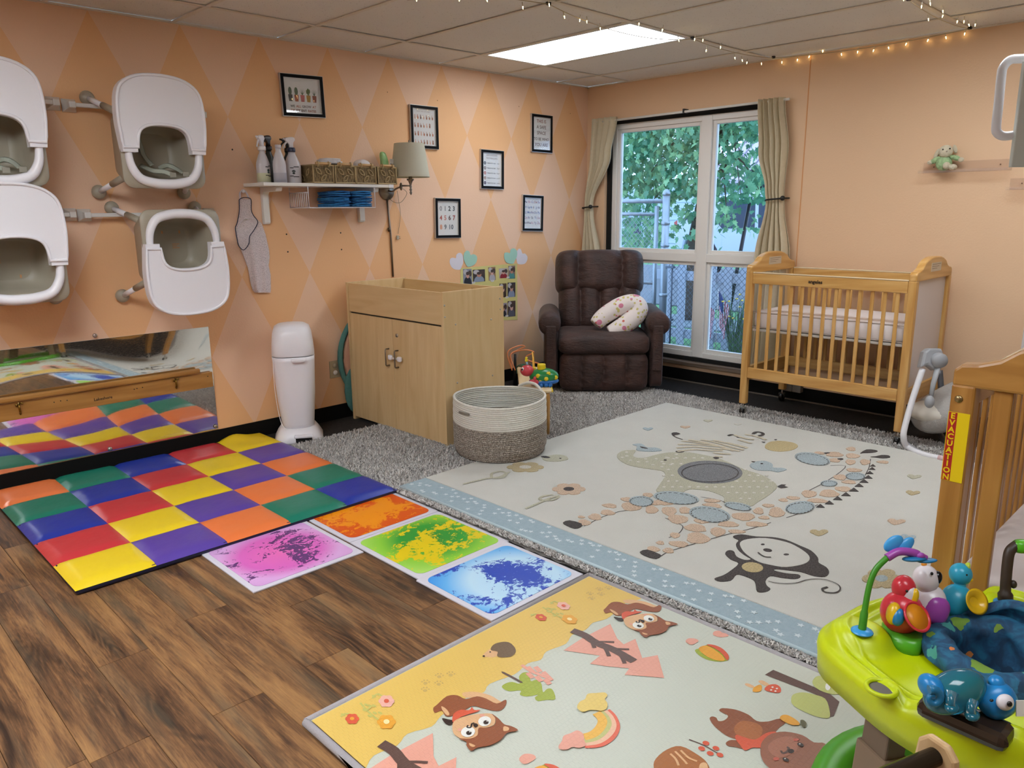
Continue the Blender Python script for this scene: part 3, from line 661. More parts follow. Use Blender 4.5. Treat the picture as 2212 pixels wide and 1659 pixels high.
# giraffe
ga = [(1445, 768, 50, 14), (1430, 815, 50, 18), (1345, 845, 45, 22), (1270, 883, 45, 20), (1250, 845, 25, 8), (1705, 695, 35, 15), (1560, 725, 40, 14), (1590, 775, 70, 28), (1730, 795, 45, 27), (1820, 745, 65, 18), (1850, 805, 52, 30), (1910, 860, 70, 30), (2075, 870, 55, 18), (1960, 800, 45, 22), (2150, 770, 55, 13), (2030, 920, 76, 26), (2185, 945, 50, 28), (1890, 970, 35, 18), (2045, 990, 80, 38), (1915, 1030, 68, 20), (1790, 1022, 28, 12), (1740, 1065, 45, 18), (1845, 1075, 38, 18)]
gb = [(50, 760, 75, 16), (460, 745, 60, 13), (460, 775, 65, 12), (690, 860, 85, 28), (800, 820, 38, 24), (930, 830, 58, 36), (840, 868, 40, 12), (580, 915, 76, 20), (500, 970, 50, 32), (780, 915, 80, 18), (640, 968, 64, 13), (390, 890, 60, 18), (980, 740, 34, 12), (1050, 725, 50, 12), (870, 780, 45, 12), (1165, 695, 56, 26), (1310, 693, 72, 27), (1225, 745, 78, 15), (1390, 575, 48, 20), (1410, 660, 58, 18), (1455, 610, 52, 13), (1490, 523, 58, 13), (1350, 410, 62, 18), (1480, 420, 52, 17), (1470, 370, 35, 14), (1465, 465, 38, 19), (1570, 465, 38, 20), (1350, 452, 45, 14), (1700, 465, 45, 10), (1240, 400, 40, 10)]
sh_ = [(0, 0, ellp(A_, x, y, rx, ry, 5, z, 12, .09, i)) for i, (x, y, rx, ry) in enumerate(ga)]+[(0, 0, ellp(B_, x, y, rx, ry, 3, z, 12, .09, i+50)) for i, (x, y, rx, ry) in enumerate(gb)]
bls = [(B_, 1190, 443, 130, 42, 10), (B_, 1500, 568, 72, 27, 2), (B_, 1310, 620, 62, 22, 0), (B_, 1100, 795, 108, 44, -6), (B_, 445, 845, 150, 55, 8), (B_, 205, 725, 165, 44, 6), (B_, 650, 787, 100, 26, 10), (A_, 1660, 738, 85, 35, 3)]
sh_ += [(1, 1, ellp(*b, z, 24)) for b in bls]
sh_ += [(2, 1, sm(B_, p, z, 2)) for p in ([(1580, 375), (1640, 378), (1662, 388), (1620, 398), (1560, 400), (1535, 402)], [(1690, 415), (1740, 418), (1752, 432), (1700, 438), (1650, 432), (1610, 428), (1650, 424)], [(1270, 400), (1300, 396), (1318, 401), (1290, 406)], [(1368, 442), (1400, 438), (1414, 445), (1385, 451)])]
sh_ += [(2, 1, sm(A_, [(1125, 885), (1170, 870), (1252, 892), (1245, 915), (1205, 925), (1150, 905)], z, 2)), (2, 1, sm(A_, [(1650, 1085), (1700, 1070), (1770, 1095), (1795, 1110), (1760, 1132), (1680, 1110)], z, 2))]
for (x, y, a, s) in [(1625, 492, 0, .7), (1620, 515, 0, .8), (1603, 545, 0, .9), (1592, 577, 5, 1), (1560, 607, 10, 1.1), (1525, 637, 15, 1.1), (1487, 670, 20, 1.15), (1430, 703, 25, 1.15), (1370, 732, 28, 1.15), (1310, 763, 30, 1.1), (1245, 787, 32, 1.05)]:
    sh_.append((2, 1, tr(B_, [(x-28*s, y+6*s), (x+2, y-16*s), (x+32*s, y+8*s)], z)))
motif('giraffe_motif', sh_, [pe, bl, dk], rug, z)
mb = MB()
for (o_, cx, cy, rx, ry, a) in bls:
    aa = math.radians(a); n_ = 22
    for k in range(n_):
        t0, t1 = 2*PI*k/n_, 2*PI*(k+.6)/n_; f = lambda th: (cx+rx*.9*math.cos(th)*math.cos(aa)-ry*.86*math.sin(th)*math.sin(aa), cy+rx*.9*math.cos(th)*math.sin(aa)+ry*.86*math.sin(th)*math.cos(aa))
        ribbon(mb, o_, [f(t0), f(t1)], .005, z+.0048, 0, 1)
for o_, ps in ((B_, [(125, 868), (200, 900), (250, 925), (240, 960), (210, 985), (150, 1010)]), (B_, [(890, 900), (760, 940), (640, 970), (520, 1000), (400, 1035), (280, 1070), (150, 1110), (90, 1145)]), (B_, [(1000, 865), (1090, 835), (1230, 770)]), (B_, [(1610, 440), (1600, 500), (1570, 560)]), (B_, [(1120, 690), (1250, 625), (1370, 550), (1430, 490), (1320, 488)]), (B_, [(380, 715), (530, 742), (620, 800), (750, 800)]), (A_, [(1270, 905), (1400, 840), (1520, 803), (1600, 798)])): ribbon(mb, o_, ps, .004, z+.0012, 0, 3)
mb.build('stitching', dk, rug, W=True, kind='stuff')
# zebra
sh_ = [(0, 0, sm(B_, [(845, 350), (880, 320), (960, 312), (1050, 325), (1085, 350), (1040, 378), (950, 388), (870, 375)], z))]
mb = MB()
for ps in ([(210, 385), (330, 372), (470, 380), (540, 378)], [(205, 360), (330, 352), (440, 362), (600, 372)], [(215, 335), (350, 335), (480, 348), (560, 352)], [(240, 310), (330, 318), (480, 340), (620, 382)], [(290, 300), (420, 322), (560, 360), (660, 385)], [(380, 300), (480, 318), (600, 352), (690, 375)], [(470, 303), (570, 325), (680, 352), (720, 362)], [(560, 320), (660, 342), (720, 360)], [(620, 265), (700, 290), (770, 300)], [(650, 300), (720, 320), (750, 326)], [(470, 395), (540, 402), (600, 406)], [(480, 420), (540, 424)], [(700, 262), (780, 275), (855, 300)], [(0, 300), (0, 301)]): ribbon(mb, B_, ps, .022, z+.0025, 0, 3)
mb.build('zebra_stripes', pile('tan2', '#D2C8B1'), rug, W=True, kind='stuff')
mb = MB(); ribbon(mb, B_, [(760, 258), (775, 247), (800, 244), (828, 252), (830, 265), (800, 272)], .02, z+.0025); ribbon(mb, B_, [(580, 272), (610, 264), (650, 278), (655, 286)], .02, z+.0025); ribbon(mb, B_, [(175, 262), (200, 282), (250, 298)], .008, z+.0025)
for p in ([(170, 255), (205, 250), (235, 262), (200, 268), (180, 275)], [(200, 385), (240, 378), (265, 388), (240, 398), (205, 396)], [(468, 432), (500, 428), (515, 438), (490, 446)], [(910, 302), (935, 300), (925, 308)], [(820, 318), (850, 320), (835, 326)]): mb.poly([(q.x, q.y, z+.0026) for q in ccw(sm(B_, p, z, 2))])
mb.build('zebra_dark_details', dk, rug, W=True, kind='stuff')
motif('zebra_muzzle', sh_, [pile('mustard', '#CBB98D')], rug, z)
# monkey
mo_ = [(620, 1000), (680, 990), (780, 1005), (900, 1010), (1000, 1030), (1100, 1072), (1180, 1108), (1230, 1160), (1235, 1195), (1290, 1228), (1310, 1265), (1280, 1295), (1200, 1290), (1110, 1262), (1040, 1252), (930, 1240), (915, 1252), (1000, 1272), (1085, 1280), (1102, 1298), (1060, 1312), (960, 1302), (885, 1290), (850, 1325), (860, 1362), (885, 1385), (850, 1405), (790, 1402), (778, 1350), (762, 1320), (700, 1292), (640, 1280), (600, 1322), (520, 1330), (480, 1310), (540, 1288), (590, 1258), (655, 1200), (598, 1170), (558, 1130), (580, 1106), (620, 1112), (640, 1150), (700, 1175), (745, 1168), (700, 1140), (652, 1100), (636, 1060), (655, 1032), (622, 1014)]
fa = [(665, 1052), (720, 1026), (850, 1018), (1000, 1047), (1085, 1085), (1155, 1135), (1168, 1175), (1120, 1208), (1000, 1228), (900, 1215), (800, 1190), (720, 1142), (680, 1100)]
sh_ = [(0, 0, sm(B_, mo_, z, 3)), (1, 1, sm(B_, fa, z, 3)), (2, 1, ellp(B_, 755, 1230, 78, 36, 5)), (0, 2, ellp(B_, 830, 1065, 14, 6)), (0, 2, ellp(B_, 1000, 1138, 20, 7)), (0, 2, ellp(B_, 865, 1107, 33, 12, 8))]
motif('monkey_motif', sh_, [dk, crm, pile('mustard', '#CBB98D')], rug, z)
mb = MB(); ribbon(mb, B_, [(795, 1115), (820, 1135), (850, 1148), (890, 1150)], .007, z+.006); ribbon(mb, B_, [(870, 1325), (960, 1340), (1070, 1337), (1160, 1312), (1270, 1310), (1370, 1345), (1390, 1385), (1350, 1408), (1280, 1402), (1262, 1380), (1300, 1366)], lambda f: .004+.012*max(0, f-.5), z+.003)
mb.build('monkey_tail', dk, rug, W=True)
# birds, flowers, hearts
def flower(o_, cx, cy, r, sq, m1, m2, nm='flower_motif', n=6, wob=.16):
    pts = []
    for k in range(36):
        th = 2*PI*k/36; rr = r*(.80+.26*abs(math.cos(n/2*th))**.6); pts.append((cx+rr*math.cos(th), cy+rr*sq*math.sin(th)))
    motif(nm, [(0, 0, tr(o_, pts, z)), (1, 1, ellp(o_, cx, cy, r*.34, r*.34*sq))], [m1, m2], rug, z)
flower(A_, 1165, 655, 108, .36, pe, dk); flower(A_, 868, 505, 120, .28, tn, wh); flower(B_, 1690, 1310, 135, .52, tn, bl)
mb = MB()
for ps in ([(1100, 695), (1040, 712), (1000, 730), (870, 785)], [(1000, 730), (965, 720), (990, 700), (1060, 690)], [(1000, 728), (1060, 725), (1100, 700)], [(760, 535), (690, 570), (600, 580), (445, 617)], [(640, 575), (640, 545), (700, 530), (740, 545)], [(650, 577), (710, 575), (740, 550)]): ribbon(mb, A_, ps, .016, z+.0025, 0, 4)
mb.build('flower_stems', ol, rug, W=True, kind='stuff')
motif('bird_motif', [(0, 0, sm(A_, [(985, 440), (1040, 425), (1090, 420), (1140, 428), (1162, 448), (1130, 460), (1080, 466), (1010, 462)], z, 3)), (1, 1, sm(A_, [(975, 432), (1010, 430), (1040, 442), (1000, 444)], z, 2)), (1, 1, ellp(A_, 1107, 446, 8, 3))], [ol, dk], rug, z)
motif('bird_motif', [(0, 0, sm(A_, [(1600, 350), (1660, 345), (1700, 370), (1760, 372), (1800, 390), (1740, 398), (1660, 395), (1625, 385), (1630, 362)], z, 3)), (1, 1, sm(A_, [(1650, 364), (1690, 372), (1705, 380), (1665, 376)], z, 2))], [bl, dk], rug, z)
motif('bird_motif', [(0, 0, sm(B_, [(740, 480), (790, 460), (850, 458), (900, 480), (905, 505), (970, 508), (1003, 520), (940, 538), (890, 528), (800, 525), (745, 505)], z, 3)), (1, 1, ellp(B_, 823, 478, 10, 4)), (1, 1, tr(B_, [(748, 460), (776, 463), (768, 470)], z))], [bl, dk], rug, z)
def heart(o_, cx, cy, s, sq, m, a=0):
    pts = [(0, -.25), (.25, -.5), (.6, -.45), (.7, -.1), (.45, .25), (0, .65), (-.45, .25), (-.7, -.1), (-.6, -.45), (-.25, -.5)]
    c_, s_ = math.cos(a), math.sin(a); motif('heart_motif', [(0, 0, sm(o_, [(cx+(x*c_-y*s_)*s, cy+(x*s_+y*c_)*s*sq) for x, y in pts], z, 2))], [m], rug, z)
for args in [(A_, 1705, 243, 50, .35, bl), (A_, 1960, 230, 50, .3, pe), (A_, 2115, 187, 45, .3, ol), (B_, 1925, 570, 75, .35, ol, .2), (B_, 1915, 687, 75, .38, tn, .2), (B_, 1795, 897, 95, .38, pe, .2), (B_, 1880, 1010, 80, .45, bl, .3), (B_, 1237, 975, 95, .42, tn, 0), (B_, 650, 190, 40, .3, wh)]: heart(*args)
sh_ = []; r = random.Random(3)
for k in range(105): 
    x = RX0+r.uniform(.02, .14); y = RY0-.03-k*.0155; y -= k*.006; c = Vector((x, y, 0)); sh_.append((0, 0, [c+Vector((a*.014*(1 if i % 2 == 0 else .45), b*.014*(1 if i % 2 == 0 else .45), 0)) for i, (a, b) in enumerate([(math.cos(j*PI/5), math.sin(j*PI/5)) for j in range(10)])]))
motif('star_pattern', sh_, [mat('pile_star', '#C6D2D5', .95)], rug, TH-.001, .001)['kind'] = 'stuff'
# ---- colour square mat
cols = {0: '#E3C51F', 1: '#57409A', 2: '#E4783F', 3: '#127560', 4: '#1D3397', -1: '#C0333A', -2: '#1D3397', -3: '#127560', -4: '#E4783F'}
vm = {k: mat('vinyl_'+c[1:], c, .36, bump=(9, .35), spec=.45) for k, c in cols.items()}
t = thing('tumbling_mat', 'padded floor mat of coloured vinyl squares in front of the mirror', 'play mat', (-3.87, -.74, 0))
MX0, MX1, MY0, MY1 = -4.600, -3.150, -1.445, -.022
MB().bx(MX0+.002, MX1-.002, MY0+.002, MY1-.002, .001, .026).build('underside', mat('navy_vinyl', '#161B3A', .5), t, W=True, bevel=.01)
pw, ph = (MX1-MX0)/5, (MY1-MY0)/5; r = random.Random(8)
for i in range(5):
    for j in range(5):
        x0, y0 = MX0+i*pw, MY0+j*ph; s1 = r.uniform(0, 6); lift = .03 if (i == 4 and j == 4) else 0
        def fn(u, v, x0=x0, y0=y0, i=i, j=j, s1=s1, lift=lift):
            uu, vv = 2*u-1, 2*v-1; puff = (1-abs(uu)**6)*(1-abs(vv)**6); z = .030+.013*puff**.5+.0016*math.sin(u*7+s1)*math.sin(v*6+s1*2)*puff
            if i == 0 and u < .12 or i == 4 and u > .88 or j == 0 and v < .12 or j == 4 and v > .88:
                ed = min([u if i == 0 else 1, 1-u if i == 4 else 1, v if j == 0 else 1, 1-v if j == 4 else 1]); z = .022+(z-.022)*math.sin(min(1, ed/.12)*PI/2)
            if lift: z += lift*max(0, v-.5)*2*(math.exp(-((u-.35)/.25)**2))
            return (x0+pw*u, y0+ph*v, z)
        MB().grid(fn, 12, 12).build('square_panel', vm[i-j], t, W=True)
# ---- liquid art tiles
def art(name, stops, seed, edge=None, grad=None, mid=(0, 0)):
    n = NT(name, .3); v = n.obj(loc=(seed, seed*.7, 0))
    a = n.noise(v, 5.5, 8, .8, .68); b = n.noise(v, 26, 6, 1.4, .7); tc = n.n('TexCoord'); x = sxf(tc.outputs['Object'], n)
    r2 = n.math('SQRT', n.math('ADD', n.math('POWER', n.math('SUBTRACT', x[0], mid[0]), 2), n.math('POWER', n.math('SUBTRACT', x[1], mid[1]), 2)))
    f = n.math('ADD', n.math('ADD', n.math('MULTIPLY', a, .62), n.math('MULTIPLY', b, .38)), n.math('MULTIPLY', n.math('SUBTRACT', .13, r2), .28))
    g = n.ramp(r2, grad); msk = n.ramp(f, [(stops[0]-.004, (0, 0, 0)), (stops[0]+.004, (1, 1, 1))]); n.color(n.mix(msk, g, edge)); return n.m
arts = [('purple', -3.892, -1.650, art('purple_gel', (.53,), 3.1, '#5B3070', [(.0, '#E56BB6'), (.16, '#D563BC'), (.24, '#D6A6DA'), (.34, '#C48FCC')], (.0, .0))),
        ('orange', -3.401, -1.660, art('orange_gel', (.475,), 8.2, '#F0920E', [(.0, '#E2590F'), (.3, '#D5500F')], (.03, .0))),
        ('green', -3.394, -2.150, art('green_gel', (.505,), 5.7, '#E0C60A', [(.0, '#178A33'), (.14, '#1D9A35'), (.22, '#86C939'), (.32, '#A9DB62')], (.03, .02))),
        ('blue', -3.410, -2.443, None)]
arts[3] = ('blue', -3.410, -2.4385, art('blue_gel', (.51,), 1.4, '#1446B4', [(.0, '#A9D3EF'), (.17, '#B9DCF2'), (.26, '#5FB0EC'), (.34, '#1E8BE4')], (.03, -.05)))
labs = {'purple': 'square liquid floor tile with pink and purple gel, nearest the wood planks', 'orange': 'square liquid floor tile with orange gel, partly under the coloured mat', 'green': 'square liquid floor tile with green and yellow gel', 'blue': 'square liquid floor tile with blue and white gel beside the fox-coloured play mat'}
labs['blue'] = 'square liquid floor tile with blue and white gel beside the printed play mat'
S = .485
centers = {'purple': (-3.891, -1.657), 'orange': (-3.402, -1.557+ -.0), 'green': (-3.398, -2.005), 'blue': (-3.402, -2.4475)}
cor = {'purple': [(548, 1283), (790, 1197), (666, 1125), (430, 1197)]}
for nm, cx, cy, m in arts:
    y_ = {'purple': -1.652, 'orange': -1.540, 'green': -2.0135, 'blue': -2.4575}[nm]; x_ = {'purple': -3.890, 'orange': -3.398, 'green': -3.400, 'blue': -3.412}[nm]
    sx_ = .48; sy_ = {'purple': .485, 'orange': .47, 'green': .47, 'blue': .42}[nm]
    t = thing('liquid_tile', labs[nm], 'floor tile', (x_, y_, 0), group='liquid gel floor tiles')
    MB().box((0, 0, .0035), (sx_, sy_, .007)).build('border', mat('tile_rim', '#CFCDD8', .35), t, bevel=.002)
    mb = MB(); rr = rrect(0, 0, sx_/2-.022, sy_/2-.022, .035, .0074); mb.poly(rr, thick=(0, 0, .0012)); mb.build('gel_panel', m, t)
# ---- printed foam play mat
PX0, PX1, PY0, PY1 = -4.375, -3.172, -2.695, -4.72; PZ = .014
n = NT('foam_print_white', .38); v = n.obj()
def emboss(n, v):
    s_ = n.n('TexBrick'); s_.inputs['Scale'].default_value = 1; s_.offset = .5; s_.inputs['Brick Width'].default_value = .014; s_.inputs['Row Height'].default_value = .014; s_.inputs['Mortar Size'].default_value = .0018; s_.inputs['Mortar Smooth'].default_value = .6; n.l(v, s_.inputs['Vector']); return s_.outputs['Fac']
def emb(name, c):
    if name in MATS: return MATS[name]
    n = NT(name, .36); v = n.obj(); n.b.inputs['Base Color'].default_value = (*hx(c), 1); n.bump(emboss(n, v), .35, -.0015 if False else .0012); return n.m
pw_ = emb('foam_ivory', '#C3C7BA'); py_ = emb('foam_yellow', '#DBB860')
t = thing('play_mat', 'printed foam play mat with woodland animals, grey binding and a yellow band', 'play mat', ((PX0+PX1)/2, (PY0+PY1)/2, 0)); pmt = t
bz = 0.0
MB().bx(PX0, PX1, PY0, PY1, .001, PZ).build('foam_sheet', pw_, t, W=True, bevel=.004)
mb = MB()
for (a, b) in (((PX0, PY0), (PX1, PY0)), ((PX1, PY0), (PX1, PY1)), ((PX0, PY1), (PX0, PY0))): mb.tube([(a[0], a[1], .009), (b[0], b[1], .009)], .0115, 10)
mb.build('binding', mat('grey_binding', '#A9A5A8', .85, bump=(200, .3)), t, W=True)
Z1 = PZ+.0003
def pr(name, shapes, mats): return motif(name, shapes, mats, pmt, Z1, 0)
def loc_pts(o_, pts): return tr(o_, pts, PZ)
yb = [(1895, 148), (1800, 175), (1760, 215), (1700, 262), (1620, 285), (1580, 325), (1500, 355), (1462, 408), (1350, 452), (1318, 500), (1240, 522), (1165, 585), (1020, 640), (985, 690), (900, 712), (830, 760), (735, 828), (680, 890), (540, 932), (480, 1000), (345, 1058), (300, 1128), (250, 1200)]
inner = smooth_open([Vector(p) for p in loc_pts(C_, yb)], 3); outer = [Vector((PX0+.012, inner[-1].y, 0)), Vector((PX0+.012, PY0-.012, 0)), Vector((inner[0].x, PY0-.012, 0))]
# yellow band runs along the edge nearest the liquid tiles and down the left edge
outer = [Vector((PX0+.012, inner[-1].y-.05, 0)), Vector((PX0+.012, PY0-.012, 0)), Vector((PX1-.012, PY0-.012, 0)), Vector((PX1-.012, inner[0].y, 0))]
pr('yellow_band', [(0, 0, list(inner)+outer)], [py_]); Z1 += .0006
br_, tn_, rd_, ew, ek, pk_, yl_, gn_, dk_, or_, ol_ = emb('print_brown', '#8F5234'), emb('print_tan', '#D9AC80'), emb('print_red', '#D25B40'), emb('print_white', '#E6E6E0'), emb('print_black', '#32241F'), emb('print_pink', '#DE9F8C'), emb('print_mustard', '#DFB04E'), emb('print_green', '#9BA83E'), emb('print_twig', '#5F4740'), emb('print_orange', '#E0A03A'), emb('print_olive', '#B9BF72')
def shp(o_, specs, off=Vector((0, 0, 0))):
    out = []
    for mi, ly, kind, d in specs:
        pts = sm(o_, d, PZ, 3) if kind == 's' else (tr(o_, d, PZ) if kind == 'p' else ellp(o_, *d, z=PZ)); out.append((mi, ly, [p+off for p in pts]))
    return out
sq = [(1, 0, 's', [(860, 695), (930, 688), (1020, 708), (1085, 745), (1110, 738), (1060, 765), (950, 725), (880, 722)]),
      (0, 1, 's', [(690, 785), (712, 765), (770, 715), (830, 710), (880, 732), (945, 716), (1000, 730), (1060, 758), (1112, 735), (1114, 765), (1085, 797), (1040, 800), (980, 786), (920, 772), (880, 792), (820, 815), (795, 832), (760, 830), (740, 800), (700, 812)]),
      (1, 2, 's', [(738, 775), (765, 790), (785, 820), (770, 828), (745, 800)]), (4, 2, 's', [(742, 845), (780, 852), (812, 860), (790, 885), (760, 875)]),
      (2, 3, 's', [(802, 868), (808, 822), (850, 797), (900, 800), (915, 780), (930, 798), (965, 798), (935, 812), (900, 822), (850, 840), (818, 862)]),
      (1, 4, 's', [(802, 905), (812, 865), (870, 838), (960, 822), (1030, 822), (1052, 850), (1040, 890), (960, 912), (950, 950), (900, 972), (850, 965), (812, 940)]),
      (0, 5, 's', [(1030, 822), (1070, 850), (1105, 885), (1145, 895), (1185, 920), (1120, 935), (1085, 975), (1020, 1008), (950, 1020), (912, 1040), (885, 1010), (882, 985), (840, 968), (905, 968), (948, 948), (955, 905), (1000, 905), (1045, 890), (1055, 855)]),
      (1, 6, 's', [(1102, 898), (1130, 905), (1128, 922), (1100, 925)]), (1, 6, 's', [(900, 995), (935, 1010), (925, 1018), (905, 1012)]),
      (3, 6, 'e', (990, 868, 38, 29, -10)), (3, 6, 'e', (893, 930, 41, 31, -10)), (4, 7, 'e', (998, 876, 15, 12)), (4, 7, 'e', (898, 938, 16, 12)), (3, 8, 'e', (1004, 871, 4, 3)), (3, 8, 'e', (904, 933, 4, 3)), (4, 7, 's', [(925, 885), (940, 882), (952, 892), (938, 905), (926, 898)]), (5, 5, 'e', (975, 833, 15, 7)), (5, 5, 'e', (845, 917, 12, 8))]
sm_ = [br_, tn_, rd_, ew, ek, pk_]
pr('squirrel_print', shp(C_, sq), sm_)
o0 = P(C_[0]+938/C_[2], C_[1]+890/C_[2], 'z', PZ); o1 = P(C_[0]+1910/C_[2], C_[1]+282/C_[2], 'z', PZ); OFF = o1-o0
pr('squirrel_print', shp(C_, sq, OFF), sm_)
mb = MB()
for off in (Vector((0, 0, 0)), OFF):
    b0 = len(mb.v); ribbon(mb, C_, [(893, 880), (888, 892), (905, 895), (912, 885), (915, 872), (930, 867)], .0045, PZ+.006); mb.v[b0:] = [tuple(Vector(q)+off) for q in mb.v[b0:]]
mb.build('mouth_lines', ek, pmt, W=True)
tree = [(1450, 447), (1560, 375), (1722, 293), (1762, 378), (1800, 412), (1868, 380), (1908, 492), (1998, 475), (2036, 608), (1920, 598), (1805, 590), (1832, 552), (1700, 540), (1603, 525), (1662, 478)]
def twigs(off):
    mb = MB()
    for ps, w_ in (([(1500, 328), (1570, 355), (1640, 400), (1740, 440), (1860, 508)], .03), ([(1625, 395), (1690, 394), (1745, 396)], .009), ([(1610, 385), (1620, 405), (1630, 430)], .013), ([(1715, 432), (1770, 436), (1832, 438)], .009), ([(1690, 425), (1702, 450), (1715, 478)], .013), ([(1770, 460), (1790, 485), (1806, 520)], .013)):
        b0 = len(mb.v); ribbon(mb, C_, ps, w_, PZ+.0024, 0, 3); mb.v[b0:] = [tuple(Vector(q)+off) for q in mb.v[b0:]]
    mb.build('tree_trunk_print', dk_, pmt, W=True)
a0 = P(C_[0]+390/C_[2], C_[1]+985/C_[2], 'z', PZ); a1 = P(C_[0]+1500/C_[2], C_[1]+328/C_[2], 'z', PZ)
Z0 = Vector((0, 0, 0)); pr('tree_print', [(0, 1, tr(C_, tree, PZ))], [pk_]); twigs(Z0)
pr('tree_print', [(0, 1, [p+(a0-a1) for p in tr(C_, tree, PZ)])], [pk_]); twigs(a0-a1)
pr('bush_print', shp(C_, [(0, 0, 's', [(1090, 660), (1110, 640), (1150, 630), (1195, 640), (1190, 600), (1215, 575), (1250, 580), (1258, 625), (1290, 618), (1320, 640), (1330, 690), (1355, 670), (1385, 675), (1402, 730), (1350, 735), (1300, 742), (1282, 722), (1300, 705), (1240, 715), (1195, 705), (1200, 680), (1130, 684)]), (1, 1, 's', [(1092, 580), (1102, 573), (1205, 628), (1198, 636), (1150, 610)])]), [gn_, dk_])
mb = MB(); ribbon(mb, C_, [(1205, 530), (1260, 565), (1320, 590), (1375, 612)], .012, PZ+.0016, 0, 3)
for x, y in ((1240, 540), (1285, 540), (1240, 575), (1330, 570), (1290, 595), (1350, 590), (1340, 612)): ribbon(mb, C_, [(x, y), (x+18, y+18), (x+30, y+30)], .016, PZ+.0016, 0, 2)
mb.build('leaf_sprig_print', pk_, pmt, W=True)
pr('hedgehog_print', shp(C_, [(0, 0, 's', [(978, 482), (990, 462), (1025, 438), (1060, 450), (1070, 475), (1040, 487), (1000, 485)]), (1, 1, 's', [(1025, 445), (1040, 415), (1080, 400), (1130, 400), (1165, 430), (1170, 460), (1140, 485), (1085, 488), (1062, 478), (1065, 455)]), (2, 2, 'e', (985, 482, 7, 5)), (2, 2, 'e', (1022, 458, 5, 4))]), [tn_, emb('print_spines', '#6F5A43'), ek])
for c, w_, ps in (('#DD6A50', .022, [(1572, 997), (1660, 990), (1725, 950), (1755, 890), (1735, 830), (1700, 795)]), ('#E4B79A', .024, [(1570, 983), (1645, 972), (1703, 935), (1732, 885), (1716, 835), (1682, 800)]), ('#BDBB78', .022, [(1568, 968), (1630, 955), (1680, 920), (1706, 875), (1694, 835), (1662, 803)]), ('#E3B04A', .026, [(1568, 950), (1618, 935), (1655, 905), (1676, 865), (1668, 835), (1640, 808)])):
    mb = MB(); ribbon(mb, C_, ps, w_, PZ+.0018); mb.build('rainbow_band_print', emb('print_'+c[1:], c), pmt, W=True)
pr('cloud_print', shp(C_, [(0, 4, 's', [(1528, 785), (1545, 750), (1575, 735), (1590, 705), (1640, 700), (1690, 697), (1705, 715), (1690, 735), (1705, 760), (1700, 790), (1670, 805), (1640, 800), (1600, 800), (1560, 810)])]), [emb('print_cloud', '#DCC06A')])
pr('cloud_print', shp(C_, [(0, 4, 's', [(1420, 1010), (1440, 980), (1450, 950), (1490, 935), (1530, 918), (1565, 940), (1570, 975), (1580, 1005), (1540, 1020), (1500, 1015), (1470, 1030), (1430, 1028)])]), [pk_])
def blossom(cx, cy, r, m1, m2, off=Z0, sqz=.78):
    pts = [(cx+r*(.8+.28*abs(math.cos(3*a))**.6)*math.cos(a), cy+r*sqz*(.8+.28*abs(math.cos(3*a))**.6)*math.sin(a)) for a in [2*PI*k/30 for k in range(30)]]
    pr('blossom_print', [(0, 2, [p+off for p in tr(C_, pts, PZ)]), (1, 3, [p+off for p in ellp(C_, cx, cy, r*.34, r*.27, z=PZ)])], [m1, m2])
for off in (Z0, OFF): blossom(218, 848, 38, rd_, or_, off); blossom(418, 745, 44, emb('print_pale_pink', '#E5AFA0'), rd_, off); blossom(418, 866, 52, or_, emb('print_cream', '#F0DCA0'), off)
mb = MB()
for off in (Z0, OFF):
    for ps in ([(265, 750), (300, 790), (350, 835), (375, 850)], [(335, 725), (360, 700), (400, 712)], [(150, 830), (180, 812), (205, 820)], [(300, 800), (330, 770), (345, 772)]):
        b0 = len(mb.v); ribbon(mb, C_, ps, .006, PZ+.0016, 0, 3); mb.v[b0:] = [tuple(Vector(q)+off) for q in mb.v[b0:]]
    for cx, cy in ((300, 765), (320, 770), (345, 770), (320, 830), (350, 812), (380, 812), (345, 715), (375, 705), (165, 822), (290, 795)): mb.poly([p+off+Vector((0, 0, .0015)) for p in up_ell(C_, cx, cy, 14, 7, 20, z=PZ, n=10)])
mb.build('leaves_print', emb('print_leaf', '#BDB665'), pmt, W=True, kind='stuff')
mb = MB()
for off in (Z0, OFF):
    for cx, cy in ((725, 598), (792, 588), (645, 636), (722, 642), (643, 678)):
        mb.poly([p+off+Vector((0, 0, .0015)) for p in up_ell(C_, cx, cy+3, 13, 9, z=PZ, n=10)])
        for dx, dy in ((-20, -6), (-8, -14), (10, -14), (22, -4)): mb.poly([p+off+Vector((0, 0, .0015)) for p in up_ell(C_, cx+dx, cy+dy, 6, 5, z=PZ, n=8)])
mb.build('paw_prints', emb('print_paw', '#C4A360'), pmt, W=True, kind='stuff')
pr('balloon_print', shp(D_, [(0, 0, 's', [(1045, 535), (1090, 520), (1125, 500), (1180, 503), (1240, 530), (1283, 580), (1270, 610), (1200, 617), (1120, 600), (1065, 565)]), (1, 1, 's', [(1070, 525), (1125, 505), (1190, 540), (1240, 580), (1250, 612), (1180, 605), (1110, 570)]), (2, 2, 's', [(1125, 500), (1180, 503), (1240, 530), (1283, 580), (1270, 610), (1240, 570), (1190, 530)]), (3, 1, 's', [(978, 475), (1000, 455), (1050, 458), (1070, 475), (1030, 498), (1000, 495)])]), [gn_, or_, rd_, pk_])
pr('cloud_print', shp(D_, [(0, 0, 's', [(1170, 425), (1180, 405), (1215, 400), (1240, 415), (1265, 420), (1280, 438), (1230, 446), (1190, 438)])]), [pk_])
q0 = P(D_[0]+1025/D_[2], D_[1]+475/D_[2], 'z', PZ); q1 = P(C_[0]+1240/C_[2], C_[1]+1078/C_[2], 'z', PZ)
